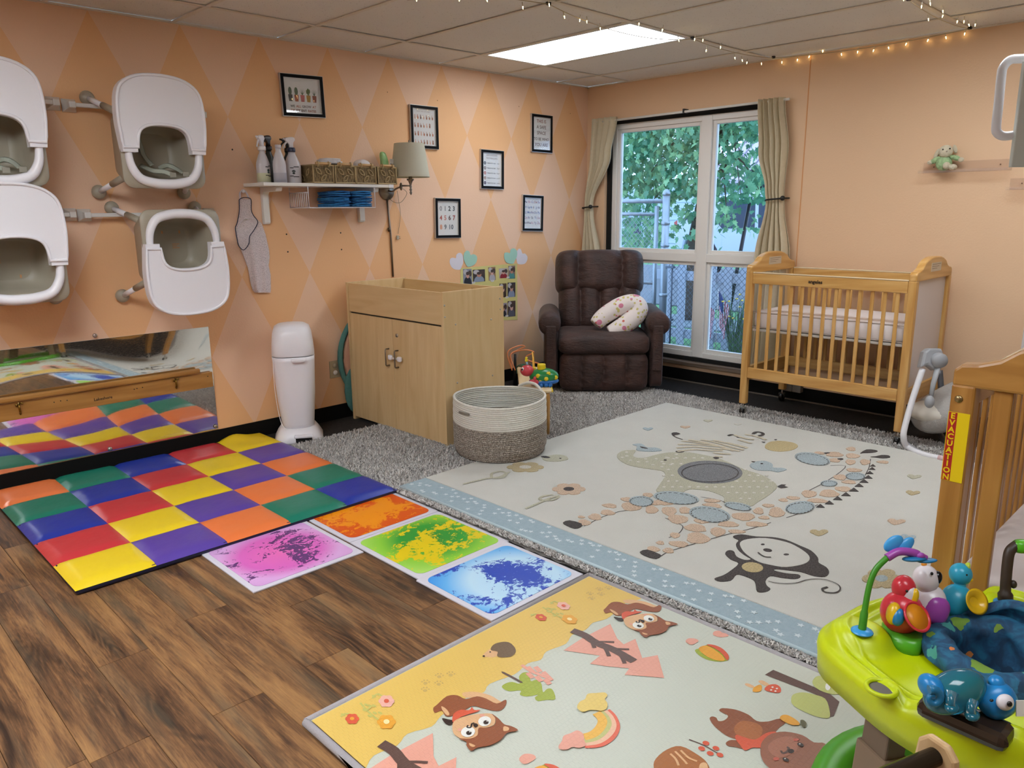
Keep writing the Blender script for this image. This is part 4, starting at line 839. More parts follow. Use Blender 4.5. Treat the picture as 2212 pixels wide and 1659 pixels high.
pr('balloon_print', shp(D_, [(0, 0, 's', [(1045, 535), (1090, 520), (1125, 500), (1180, 503), (1240, 530), (1283, 580), (1270, 610), (1200, 617), (1120, 600), (1065, 565)]), (1, 1, 's', [(1070, 525), (1125, 505), (1190, 540), (1240, 580), (1250, 612), (1180, 605), (1110, 570)]), (2, 2, 's', [(1125, 500), (1180, 503), (1240, 530), (1283, 580), (1270, 610), (1240, 570), (1190, 530)]), (3, 1, 's', [(978, 475), (1000, 455), (1050, 458), (1070, 475), (1030, 498), (1000, 495)])], q1-q0), [gn_, or_, rd_, pk_])
pr('mushroom_print', shp(D_, [(0, 0, 's', [(1395, 775), (1415, 770), (1460, 790), (1450, 803), (1410, 790)]), (1, 1, 's', [(1452, 830), (1460, 800), (1500, 780), (1515, 795), (1505, 828)]), (0, 0, 's', [(1490, 755), (1520, 750), (1570, 780), (1560, 795), (1510, 775)]), (2, 1, 's', [(1533, 815), (1560, 785), (1610, 778), (1645, 800), (1645, 835), (1590, 835)]), (3, 2, 'e', (1590, 800, 8, 5)), (3, 2, 'e', (1620, 810, 8, 5)), (3, 2, 'e', (1580, 820, 8, 5)), (3, 2, 'e', (1610, 828, 8, 5))]), [tn_, or_, rd_, ew])
pr('leafy_tree_print', shp(D_, [(0, 0, 'p', [(1535, 710), (1595, 675), (1880, 795), (2000, 850), (2060, 900), (2020, 1000), (1980, 1010), (1960, 880), (1850, 830)]), (1, 1, 's', [(1720, 890), (1735, 850), (1800, 835), (1880, 850), (1960, 880), (1990, 960), (1985, 1015), (1900, 1005), (1800, 965), (1735, 925)]), (1, 1, 's', [(1870, 770), (1895, 725), (1960, 722), (2040, 760), (2080, 830), (2020, 850), (1920, 820)]), (2, 2, 'e', (1978, 797, 18, 26))]), [dk_, ol_, ew])
bear = [(0, 0, 's', [(1215, 960), (1240, 945), (1330, 955), (1420, 990), (1480, 1035), (1560, 1038), (1640, 1018), (1680, 1045), (1640, 1080), (1600, 1120), (1520, 1180), (1420, 1190), (1340, 1165), (1260, 1135), (1180, 1070), (1148, 1020), (1165, 1003), (1195, 1012), (1210, 1035), (1250, 1030), (1278, 1000), (1240, 978)]), (1, 1, 's', [(1320, 1085), (1360, 1040), (1430, 1040), (1500, 1065), (1520, 1110), (1480, 1170), (1400, 1165), (1335, 1130)]),
        (0, 1, 's', [(1262, 1190), (1300, 1170), (1380, 1180), (1450, 1215), (1400, 1235), (1330, 1220), (1275, 1212)]), (2, 2, 's', [(1335, 1135), (1400, 1155), (1470, 1168), (1540, 1125), (1600, 1112), (1620, 1130), (1540, 1185), (1510, 1225), (1450, 1225), (1395, 1245), (1360, 1205), (1330, 1165)]),
        (3, 3, 's', [(1505, 1230), (1520, 1180), (1580, 1130), (1680, 1115), (1800, 1140), (1880, 1190), (1960, 1200), (1960, 1300), (1900, 1380), (1780, 1420), (1640, 1420), (1545, 1350), (1510, 1290)]), (4, 4, 's', [(1560, 1215), (1620, 1165), (1720, 1150), (1770, 1190), (1750, 1260), (1680, 1290), (1620, 1300), (1570, 1260)]), (5, 5, 's', [(1700, 1245), (1725, 1240), (1742, 1255), (1725, 1270), (1700, 1265)]), (5, 5, 'e', (1785, 1210, 24, 13, 20)), (5, 5, 'e', (1682, 1315, 24, 13, 20)), (6, 6, 'e', (1780, 1206, 6, 4)), (6, 6, 'e', (1677, 1310, 6, 4)), (7, 5, 'e', (1755, 1175, 20, 10)), (7, 5, 'e', (1615, 1310, 22, 12)),
        (8, 3, 's', [(1640, 1020), (1660, 998), (1700, 1000), (1760, 1035), (1780, 1065), (1730, 1068), (1680, 1050)]), (9, 3, 's', [(1785, 1035), (1810, 1035), (1828, 1060), (1815, 1085), (1790, 1070)])]
pr('bear_print', shp(D_, bear), [emb('print_bear', '#8A5238'), emb('print_belly', '#A8683F'), rd_, emb('print_bear_face', '#95604A'), emb('print_bear_muzzle', '#A9705A'), ek, ew, emb('print_cheek', '#C4604E'), or_, emb('print_dark_leaf', '#5A5A3C')])
mb = MB(); ribbon(mb, D_, [(1650, 1240), (1660, 1258), (1690, 1250), (1705, 1225), (1690, 1215)], .006, PZ+.0045); ribbon(mb, D_, [(1003, 1162), (1100, 1200), (1180, 1245), (1220, 1270)], .004, PZ+.001); mb.build('line_print', dk_, pmt, W=True, kind='stuff')
for cx, cy in ((1122, 1192), (1092, 1230), (1192, 1228), (1152, 1264), (1220, 1275)): pr('berry_print', [(0, 1, ellp(D_, cx, cy, 25, 15, 15, z=PZ))], [rd_])
pr('log_print', shp(D_, [(0, 0, 's', [(755, 1363), (770, 1300), (850, 1235), (945, 1212), (1060, 1270), (1130, 1330), (1140, 1400), (1000, 1440), (800, 1440)]), (1, 1, 's', [(1075, 1355), (1095, 1330), (1130, 1340), (1135, 1420), (1080, 1430)])]), [emb('print_log', '#A5683A'), tn_])
mb = MB()
for ps in ([(872, 1262), (910, 1300), (930, 1345)], [(905, 1245), (945, 1285), (990, 1335)], [(945, 1238), (1000, 1290), (1060, 1315)]): ribbon(mb, D_, ps, .006, PZ+.002)
mb.build('log_grain_print', tn_, pmt, W=True, kind='stuff')
# ---------------------------------------------------------------- high chairs on the wall
RX90 = Matrix.Rotation(PI/2, 4, 'X')
strap_m = mat('sage_webbing', '#A9AD9E', .8, bump=(300, .4))
tray_out = [(-.200, -.05), (-.207, .02), (-.213, .10), (-.207, .20), (-.185, .26), (-.13, .30), (-.05, .318), (.05, .318), (.13, .30), (.185, .26), (.207, .20), (.213, .10), (.207, .02), (.200, -.05)]
tray_in = [(.132, -.05), (.128, .02), (.105, .06), (.05, .078), (-.05, .078), (-.105, .06), (-.128, .02), (-.132, -.05)]
def high_chair(label, x, z, flip, harness):
    M = Matrix.Translation((x, -.001, z)) @ RX90 @ (Matrix.Rotation(PI, 4, 'Z') if flip else Matrix.Identity(4))
    t = thing('high_chair', label, 'high chair', mat4=M, group='high chairs hung on wall bars')
    mb = MB()
    def ring(hx_, hy, cy, z, r=.05): return rrect(0, cy, hx_, hy, r, z, 5)
    mb.loft([ring(.150, .140, -.005, .135, .05), ring(.165, .158, -.008, .15, .05), ring(.182, .178, -.012, .24), ring(.196, .196, -.016, .33), ring(.202, .200, -.018, .352), ring(.200, .198, -.018, .358), ring(.160, .155, -.02, .358, .06), ring(.155, .150, -.02, .35, .06), ring(.145, .135, -.03, .25, .06), ring(.130, .115, -.03, .17, .06), ring(.10, .09, -.03, .155, .05)], cap1=True)
    sh = mb.build('seat_shell', beige_pl, t)
    mb = MB(); sl = mat('slot_orange', '#C98F5E', .7)
    if not harness:
        for k in range(3): mb.bx(-.045-.012*(k != 1), -.02+.012*(k != 1)*0, -.02-.01*k, -.016-.01*k, .156, .1575)
        mb.bx(-.05, -.043, -.11, -.095, .20, .2015); mb.bx(.04, .047, -.11, -.095, .20, .2015); mb.build('vent_slots', sl, t)
    # white back rim
    pts = [(-.166, .0), (-.170, -.06), (-.160, -.12), (-.125, -.172), (-.06, -.193), (0, -.197), (.06, -.193), (.125, -.172), (.160, -.12), (.170, -.06), (.166, .0)]
    q = smooth_open([(a, b, .368) for a, b in pts], 4); n_ = len(q); mb = MB()
    mb.tube(q, [.014+.010*math.sin(PI*i/(n_-1)) for i in range(n_)], 10, up=(0, 0, 1), flat=1.1); mb.build('back_rim', white_pl, t)
    # tray
    o2 = smooth_open([(a, b, 0) for a, b in tray_out], 3); i2 = smooth_open([(a, b, 0) for a, b in tray_in], 3); outl = o2+i2
    mb = MB(); mb.poly([(p.x, p.y, .342) for p in outl], thick=(0, 0, .050))
    cen = Vector((0, .16, 0)); lip = [p+(Vector((0, 0, 0)) if abs(p.y+.05) < .001 else (cen-p).normalized()*.006) for p in outl]
    lip = [p for p in lip if p.y > -.030]
    mb.tube([(p.x, p.y, .394) for p in lip], .0075, 8, closed=True)
    mb.build('tray', white_pl, t)
    for sx in (-1, 1):
        for sy in (-1, 1):
            f = Vector((sx*.218, sy*.229, .022)); s_ = Vector((sx*.163, sy*.150-.01, .27)); m = f.lerp(s_, .52)
            mb = MB(); mb.cyl(f, m, .0135, n=14, mi=0); mb.cyl(m-(s_-f)*.01, s_, .0165, .018, 14, 1)
            l = mb.build('leg', [white_pl, beige_pl], t)
            d = MB().ell(f-Vector((0, 0, .002)), .036, .036, .0235, 18, 10); d.build('foot', beige_pl, l)
    if harness:
        mb = MB(); st = lambda ps, w_=.011: mb.tube(smooth_open(ps, 5), w_, 6, up=(0, 0, 1), flat=.14)
        st([(-.05, .03, .18), (-.035, -.05, .19), (-.015, -.10, .23)], .012)
        st([(-.07, -.10, .22), (-.04, -.13, .30), (0, -.135, .33), (.03, -.15, .36)], .012)
        st([(.0, -.12, .28), (.05, -.10, .25), (.08, -.11, .27), (.09, -.14, .35)], .012); mb.build('harness_strap', strap_m, t)
        for (a, b, c) in ((.03, -.152, .372), (.095, -.147, .372)): MB().box((a, b, c), (.03, .024, .008)).build('buckle', mat('buckle_grey', '#8E8C80', .4), t, bevel=.002)
    return t
HC1 = (-3.697, 1.711)
high_chair('white and beige high chair hung upright with a grey harness, above the upside down one', -3.697, 1.711, False, True)
high_chair('white and beige high chair hung upside down with its tray pointing at the floor mirror', -3.645, 1.172, True, False)
high_chair('white and beige high chair cut off by the left edge, upper one', -4.418, 1.715, False, True)
high_chair('white and beige high chair cut off by the left edge, lower one with tray up', -4.400, 1.192, False, False)
def towel_bar(x0, x1, z, label):
    t = thing('wall_bar', label, 'wall bar', (x0, -.0, z), group='white bars the high chairs hang on')
    MB().bx(x0, x1, -.066, -.052, z-.010, z+.010).build('bar', mat('bar_white', '#D6D3CE', .4), t, W=True, bevel=.003)
    for x in (x0, x1):
        mb = MB(); R = lambda h, y: [Vector((x+a*h, y, z+b*h)) for a, b in ((-1, -1), (1, -1), (1, 1), (-1, 1))]
        mb.loft([R(.032, -.001), R(.031, -.010), R(.018, -.045), R(.015, -.072)], smooth=False); mb.build('bracket', mat('bar_white', '#D6D3CE', .4), t, W=True, bevel=.003)
towel_bar(-4.000, -3.345, 1.898, 'white wall bar behind the upper right high chair'); towel_bar(-3.995, -3.345, 1.366, 'white wall bar above the upside down high chair')
towel_bar(-4.72, -4.07, 1.902, 'white wall bar behind the upper left high chair'); towel_bar(-4.71, -4.062, 1.370, 'white wall bar behind the lower left high chair')
# ---------------------------------------------------------------- acrylic mirror with wooden rail
n = NT('acrylic_mirror', .03); n.b.inputs['Metallic'].default_value = 1; v = n.obj(); n.color(n.mix(n.math('MULTIPLY', n.noise(v, 5, 3), .3), (.86, .85, .82), (.72, .72, .7)))
sc2 = n.noise(n.obj((3, 1, 30)), 22, 3, .5, .8); n.l(n.ramp(sc2, [(.5, (.02, .02, .02)), (.75, (.16, .16, .16))]), n.b.inputs['Roughness']); mir = n.m
t = thing('floor_mirror', 'long low acrylic wall mirror behind the coloured mat, scuffed and slightly wavy', 'mirror', (-4.03, 0, .1))
def mf_(u, v):
    x = -4.66+(4.66-3.412)*u; z = .106+.618*v
    return (x, -.009-.0022*math.sin(u*9.5+1.2)*math.sin(v*3.1+.4)-.0012*math.sin(v*8+u*4), z)
MB().grid(mf_, 60, 30).build('mirror_sheet', mir, t, W=True)
MB().bx(-4.66, -3.412, -.0055, -.001, .106, .724).build('backing', whitep, t, W=True)
for px, py in ((205, 725), (238, 970), (466, 921)):
    p = P(px, py, 'y', -.012); MB().lathe([(.0001, .006), (.006, .006), (.011, .004), (.0115, 0)], (p.x, -.012, p.z), n=16, M=Matrix.Rotation(PI/2, 3, 'X')).build('screw_washer', chrome, t, W=True)
t = thing('wooden_rail', 'honey wood rail board fixed across the low mirror', 'rail', (-4.0, -.01, .43))
zl = .462; mb = MB(); mb.bx(-4.64, -3.425, -.032, -.014, .372, zl); mb.build('board', oak2[0], t, W=True, bevel=.003)
mb = MB(); mb.bx(-4.62, -3.500, -.052, -.030, .466, .496); mb.build('top_bar', oak2[0], t, W=True, bevel=.009)
brass = mat('antique_brass', '#8A6A2E', .35, 1)
for px in (380, 42):
    p = P(px, 825 if px == 380 else 878, 'y', -.035)
    mb = MB(); mb.tube([(p.x, -.034, .455), (p.x-.004, -.048, .44), (p.x-.002, -.046, .415), (p.x, -.034, .405)], .005, 8); mb.ell((p.x-.012, -.04, .447), .006, .006, .006); mb.ell((p.x+.012, -.04, .452), .006, .006, .006); mb.ell((p.x, -.034, .402), .005, .004, .009); mb.build('catch', brass, t, W=True)
for px, py in ((290, 841), (296, 839), (308, 837), (117, 869), (131, 866), (145, 865), (449, 813)):
    p = P(px, py, 'y', -.033); MB().lathe([(.0001, .001), (.003, .001), (.003, 0)], (p.x, -.032, p.z), n=8, M=Matrix.Rotation(PI/2, 3, 'X')).build('screw_hole', black, t, W=True)
p = P(223, 861, 'y', -.033); text('maker_lettering', 'Lakeshore', .022, WALLM(p.x, -.0325, p.z-.006), mat('dark_ink', '#2A1A10', .7), t, bold=.02)
# ---------------------------------------------------------------- diaper pail
t = thing('diaper_pail', 'white plastic diaper pail with a domed lid between the mat and changing table', 'trash can', (-2.985, -.195, .0), math.radians(-30))
PS = .93
mb = MB(); R = lambda hx_, hy, z, r=.085: rrect(0, 0, hx_*.93, hy*.93, r*.93, z, 6)
mb.loft([R(.098, .112, .075), R(.105, .122, .11), R(.122, .135, .30), R(.132, .143, .50), R(.134, .145, .527)]); mb.build('body', white_pl, t)
mb = MB(); mb.loft([R(.132, .143, .531), R(.134, .145, .535), R(.130, .14, .60), R(.122, .13, .665), R(.110, .116, .700), R(.085, .09, .716), R(.04, .04, .722, .035)]); mb.build('lid', white_pl, t)
MB().ell((.03, -.148, .512), .043, .012, .012, 16, 8, e1=.5, e2=.5).build('lid_button', white_pl, t)
mb = MB(); mb.loft([R(.155, .165, .0), R(.155, .165, .012), R(.135, .145, .05), R(.11, .125, .085)]); mb.build('base', white_pl, t)
mb = MB(); mb.box((.03, -.175, .052), (.11, .03, .018)); mb.build('foot_pedal', white_pl, t, bevel=.005)
MB().box((.03, -.168, .022), (.095, .02, .036)).build('pedal_recess', black, t)
mb = MB(); mb.tube(smooth_open([(-.105, -.10, .525), (-.118, -.095, .48), (-.118, -.093, .30), (-.10, -.105, .14), (-.07, -.125, .085)], 6), .0016, 6); mb.build('seam', mat('white_seam', '#F8F8FA', .3), t)
# ---------------------------------------------------------------- outlet + tummy mat + changing table
t = thing('wall_outlet', 'beige wall outlet with round safety caps beside the changing table', 'outlet', (-2.59, 0, .345))
MB().bx(-2.628, -2.552, -.006, 0, .287, .402).build('plate', mat('almond_plate', '#B6A687', .45), t, W=True, bevel=.002)
for z_, c in ((.368, '#B3A68C'), (.322, '#E8E2DC')): MB().lathe([(.0001, .007), (.014, .007), (.016, .003), (.016, 0)], (-2.588, -.006, z_), M=Matrix.Rotation(PI/2, 3, 'X')).build('safety_cap', mat('cap_'+c[1:], c, .4), t, W=True)
t = thing('wall_outlet', 'grey double socket box low on the window wall under the crib', 'outlet', (0, -1.99, .12))
for dy in (-.033, .033): MB().bx(-.05, -.002, -1.985+dy-.031, -1.985+dy+.031, .068, .150).build('socket_box', mat('grey_box', '#87817A', .6), t, W=True, bevel=.004)
t = thing('tummy_mat', 'round teal edged baby mat standing between changing table and wall', 'baby mat', (-2.20, -.03, .02))
mc = Vector((-2.17, -.030, .405)); mb = MB(); mb.tube([(mc.x+.39*math.cos(a), mc.y, mc.z+.365*math.sin(a)) for a in [2*PI*k/40 for k in range(40)]], .018, 8, closed=True); mb.build('teal_rim', mat('teal_fabric', '#4E7F78', .85, bump=(60, .8)), t, W=True)
mb = MB(); mb.lathe([(.0001, .012), (.2, .014), (.34, .012), (.37, 0)], (0, 0, 0), n=40, M=Matrix.Rotation(PI/2, 3, 'X')); mb.v = [(mc.x+a, mc.y+b, mc.z+c) for a, b, c in mb.v]; mb.build('pad', mat('peach_fabric', '#CF9C7F', .85, bump=(25, .8)), t, W=True)
mb = MB(); mb.ell((-2.45, -.045, .19), .10, .012, .17, 16, 10); mb.build('teal_leaf', mat('teal_fabric', '#4E7F78', .85, bump=(60, .8)), t, W=True)
TX0, TX1, TY0, TY1, TZ = -2.503, -2.035, -.068, -1.062, .922
t = thing('changing_table', 'light maple changing table with two doors and an open top tray', 'changing table', ((TX0+TX1)/2, (TY0+TY1)/2, 0))
e_ = .022
MB().bx(TX0-.006, TX1, TY1, TY1+e_, .0, TZ).build('end_panel', maple[2], t, W=True, bevel=.002)
MB().bx(TX0-.006, TX1, TY0-e_, TY0, .0, TZ).build('end_panel', maple[2], t, W=True, bevel=.002)
MB().bx(TX0, TX0+.02, TY1+e_, TY0-e_, .732, TZ-.004).build('front_rail', maple[1], t, W=True, bevel=.002)
MB().bx(TX1-.02, TX1, TY1+e_, TY0-e_, .0, TZ-.006).build('back_panel', maple[1], t, W=True, bevel=.002)
MB().bx(TX0+.02, TX1-.02, TY1+e_, TY0-e_, .735, .755).build('table_top', maple[1], t, W=True)
MB().bx(TX0+.04, TX0+.06, TY1+e_, TY0-e_, .0, .05).build('kick_board', black, t, W=True)
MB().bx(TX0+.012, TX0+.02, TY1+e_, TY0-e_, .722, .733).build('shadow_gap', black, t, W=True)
ym = -.560
d1 = MB().bx(TX0-.002, TX0+.018, TY0-e_-.002, ym+.0015, .022, .722).build('door', maple[2], t, W=True, bevel=.0015)
d2 = MB().bx(TX0-.002, TX0+.018, TY1+e_+.002, ym-.0015, .022, .722).build('door', maple[2], t, W=True, bevel=.0015)
for d_, y in ((d1, ym+.045), (d2, ym-.05)):
    mb = MB(); mb.tube([(TX0-.002, y, .535), (TX0-.026, y, .535), (TX0-.030, y, .53), (TX0-.030, y, .435), (TX0-.026, y, .43), (TX0-.002, y, .43)], .0045, 8); mb.build('handle', brushed, d_, W=True)
    MB().ell((TX0-.022, y-.038 if d_ is d2 else y-.038, .487), .010, .018, .016, 12, 8, e1=.5, e2=.5).build('safety_latch', white_pl, d_, W=True)
mb = MB(); mb.bx(TX0-.020, TX0-.016, ym-.08, ym+.01, .478, .490); mb.build('latch_strap', mat('clear_strap', '#DAD7D2', .3), d2, W=True)
MB().lathe([(.0001, .003), (.011, .003), (.012, 0)], (TX0-.002, ym-.045, .628), n=16, M=Matrix.Rotation(-PI/2, 3, 'Y')).build('lock', chrome, d2, W=True)
for px, py in ((960, 660), (961, 685), (984, 701), (1080, 645), (1081, 668), (1061, 690), (1064, 811), (988, 827)):
    p = P(px, py, 'y', TY1); MB().lathe([(.0001, .002), (.005, .002), (.0058, 0)], (p.x, TY1, p.z), n=10, M=Matrix.Rotation(PI/2, 3, 'X')).build('bolt', chrome, t, W=True)
b_ = MB().box((0, 0, 0), (.001, .075, .06)); o = b_.build('warning_label', mat('label_tan', '#BFA070', .6), t); o.location = MW[t.name].inverted() @ Vector((TX1-.0205, -.83, .868))
for k, (w_, h_) in enumerate(((.062, .007), (.05, .003), (.058, .003), (.055, .003), (.03, .003))): MB().box((TX1-.0213, -.83, .888-.010*k), (.0005, w_, h_)).build('label_print', mat('label_ink', '#5A4426', .7), t, W=True)
# ---------------------------------------------------------------- rope basket
rope_w = NT('white_rope', .9); v = rope_w.obj(); rope_w.color(rope_w.mix(rope_w.noise(v, 90, 2), '#C9C5BC', '#DEDAD0')); rope_w.bump(rope_w.noise(rope_w.obj((1, 1, .4)), 220, 2), .5, .004); rope_w = rope_w.m
rope_g = NT('grey_rope', .92); v = rope_g.obj(); rope_g.color(rope_g.ramp(rope_g.noise(v, 150, 2, 0, .8), [(.36, '#62584E'), (.5, '#8C8278'), (.62, '#B9B0A4')])); rope_g.bump(rope_g.noise(v, 260, 2), .7, .004); rope_g = rope_g.m
bc = Vector((-2.352, -1.350, .027)); t = thing('rope_basket', 'large round rope basket, white above grey, beside the changing table', 'basket', bc, math.radians(-43.5))
def coil(z, f, hd=0):
    out = []
    for k in range(72):
        a = 2*PI*k/72; x, y = .258*f*math.cos(a), .268*f*math.sin(a); zz = z+.006*math.cos(2*a)*(z/.3)
        zz += hd*max(0, 1-abs(((a-2.1) % (2*PI)) if ((a-2.1) % (2*PI)) < PI else 2*PI-((a-2.1) % (2*PI)))/.30)**.5 + 0 if hd else 0
        out.append((x, y, zz))
    return out
N = 27; mb = MB(); mw = MB(); hb = .0112
for k in range(N):
    z_ = .010+k*hb; f = .95+.05*min(1, k/3)+.012*math.sin(k/N*PI)+.010*math.sin(k*1.9)*.3; (mb if k < 16 else mw).tube(coil(z_, f), .0064, 6, closed=True)
mb.lathe([(.0001, .008), (.255, .008)], n=40); mb.build('grey_coils', rope_g, t); mw.build('white_coils', rope_w, t)
mb = MB(); mb.tube(coil(.010+N*hb, 1.0), .0075, 8, closed=True)
def hand(a0):
    ps = [(.262*math.cos(a0+d), .275*math.sin(a0+d), .010+N*hb+h_) for d, h_ in ((-.36, .004), (-.25, .018), (-.12, .030), (0, .033), (.12, .030), (.25, .018), (.36, .004))]; mb.tube(smooth_open(ps, 4), .009, 8)
hand(math.radians(43)); mb.build('rim_and_handle', rope_w, t)
MB().tube(smooth_open([(.262*1.03*math.cos(a), .275*1.03*math.sin(a), .268) for a in (3.75, 3.85, 3.95, 4.05)], 3), .006, 6).build('handle_slot', mat('slot_shadow', '#7E776C', .9), t)
t = thing('toy_ball', 'blue and green patterned ball lying inside the rope basket', 'ball', bc+Vector((.02, .02, .115)))
mb = MB(); mb.ell((0, 0, 0), .088, .088, .088, 24, 16); n = NT('ball_paint', .4); v = n.obj(); n.color(n.ramp(n.noise(v, 9, 1), [(.45, '#1C5CC0'), (.47, '#7ED23E'), (.55, '#7ED23E'), (.57, '#2A76D8')])); mb.build('ball', n.m, t)
t = thing('toy_ball', 'grey rounded toy at the bottom of the rope basket', 'toy', bc+Vector((-.09, .06, .085))); MB().ell((0, 0, 0), .07, .07, .07).build('ball', mat('toy_grey', '#6C7480', .5), t)
# ---------------------------------------------------------------- bead table and bug toy
th = math.radians(46.5); ca, sa = math.cos(th), math.sin(th)
t = thing('toy_table', 'low pale wooden activity table behind the rope basket', 'table', (-1.93, -1.33, 0), th)
# local x: away from the camera, local y: towards the left of the photograph
wt = wood('pale_birch', '#CDB183', '#D9C096', '#E2CCA6', 1, axis=0)
MB().bx(-.02, .70, -.025, .17, .285, .305).build('tabletop', wt, t, bevel=.012)
mb = MB(); mb.tube([(-.02, -.027, .298), (.70, -.027, .298)], .006, 6); mb.build('edge_trim', mat('yellow_trim', '#D8B93A', .5), t)
for x_, y_ in ((.0, .0), (.66, .0), (.0, .145), (.66, .145)): MB().tube([(x_+.012, y_, .285), (x_, y_, .26), (x_, y_, .0)], [.013, .015, .012], 10).build('leg', oak[2], t)
t = thing('bead_maze', 'wire bead maze with orange and yellow wires on the toy table', 'toy', (-1.72, -1.0, .3045), th)
mb = MB(); mb.tube(smooth_open([(-.10, .0, 0), (-.10, .0, .06), (-.06, .0, .13), (.02, .0, .155), (.09, -.01, .12), (.12, -.02, 0)], 6), .0045, 8); mb.build('yellow_wire', mat('yellow_wire', '#DFA63A', .4), t)
mb = MB(); mb.tube(smooth_open([(.25, .13, 0), (.24, .14, .10), (.20, .05, .14), (.22, -.02, .12), (.24, .03, .09), (.25, .02, .06), (.20, -.06, .04), (.15, -.10, .0)], 6), .004, 8); mb.tube(smooth_open([(.2, .13, .0), (.22, .16, .12), (.26, .08, .16), (.27, .04, .15), (.26, .09, .13), (.22, .14, .1), (.2, .11, 0)], 6), .004, 8); mb.build('orange_wire', mat('orange_wire', '#E58C5A', .4), t)
mb = MB(); mb.tube(smooth_open([(.1, .10, 0), (.08, .10, .05), (.1, .05, .06), (.12, .0, .0)], 6), .0035, 8); mb.build('green_wire', mat('green_wire', '#22513C', .4), t)
for k, (c, z_) in enumerate((('#3A3560', .008), ('#8A2B38', .025), ('#8A2B38', .042), ('#D8B424', .058), ('#D8B424', .075))): MB().cyl((-.10, 0, z_-.008), (-.10, 0, z_+.008), .016, n=14).build('bead', mat('bead_'+c[1:], c, .4), t, bevel=.003)
for k, (y_, c) in enumerate(((.06, '#3C7A50'), (.03, '#D86A3C'), (.0, '#2B3A52'))): MB().ell((.11, y_, .045), .014, .014, .014).build('bead', mat('bead_'+c[1:], c, .4), t)
bp = P(1168, 832, 'z', .305); t = thing('bug_toy', 'green beetle toy with yellow spots and a red head on the toy table', 'toy', bp, math.radians(-43))
gm, ym_, rm, bm = mat('toy_green', '#1F7A3C', .3), mat('toy_yellow', '#E0C51E', .3), mat('toy_red', '#C23E4A', .3), mat('toy_blue', '#2366B0', .35)
o = MB().ell((.02, 0, .058), .092, .06, .05, 24, 14).build('body', gm, t)
MB().ell((.02, 0, .028), .094, .062, .024, 24, 10).build('underbody', bm, t)
for x_, z_ in ((-.02, .07), (.03, .052), (.045, .083), (.09, .055), (.0, .035)):
    yy = -.06*math.sqrt(max(0, 1-((x_-.02)/.092)**2-((z_-.058)/.05)**2)); MB().lathe([(.0001, .002), (.013, .001), (.0135, -.003)], (x_, yy-.001, z_), n=16, M=Matrix.Rotation(PI/2, 3, 'X')).build('spot', ym_, o)
MB().cyl((.005, 0, .10), (.005, 0, .135), .026, .026, 20).build('hat', ym_, t, bevel=.004)
h = MB().ell((-.085, -.005, .095), .042, .038, .036, 20, 12).build('head', rm, t)
MB().ell((-.112, -.028, .108), .009, .006, .013, 12, 8).build('eye', whitep, h); MB().ell((-.116, -.032, .108), .005, .004, .008, 10, 6).build('pupil', black, h)
mb = MB(); mb.tube([(-.08, 0, .125), (-.088, 0, .15)], .006, 8); mb.build('antenna', mat('antenna_blue', '#7FA8B8', .4), h); MB().ell((-.088, 0, .158), .010, .010, .010).build('antenna_tip', ym_, h); MB().ell((-.088, 0, .172), .009, .009, .008).build('antenna_tip', ym_, h)
mb = MB(); mb.ell((-.045, -.055, .032), .03, .012, .02); mb.ell((-.04, -.06, .055), .01, .008, .014); mb.build('claw', rm, t)
for x_ in (.0, .03, .055): MB().ell((x_, -.055, .012), .014, .014, .014).build('foot', bm, t)
# ---------------------------------------------------------------- recliner
lea = NT('brown_microfibre', .62); v = lea.obj(); lea.color(lea.ramp(lea.noise(v, 5, 5, .8, .6), [(.3, '#2A1A16'), (.5, '#3B241E'), (.75, '#52352D')]))
lea.bump(lea.math('ADD', lea.noise(lea.obj((1, 1, 3)), 14, 4, 1.5), lea.math('MULTIPLY', lea.noise(v, 150, 2), .15)), .35, .02); lea.b.inputs['Sheen Weight'].default_value = .08; lea = lea.m
t = thing('recliner', 'dark brown overstuffed recliner armchair in the corner by the window', 'armchair', (-.555, -.625, 0), math.radians(-47))
def cush(name, c, rx, ry, rz, e1=.45, e2=.35, rot=0, nu=40, nv=20, par=t, wr=.004, seed=0):
    Mx = Matrix.Rotation(rot, 3, 'X'); mb = MB(); mb.ell((0, 0, 0), rx, ry, rz, nu, nv, e1=e1, e2=e2)
    mb.v = [tuple(Mx @ Vector((x_, y_+wr*math.sin(z_*40+x_*25+seed), z_+wr*math.sin(x_*30+y_*20+seed)))+Vector(c)) for (x_, y_, z_) in mb.v]; return mb.build(name, lea, par, sub=1)
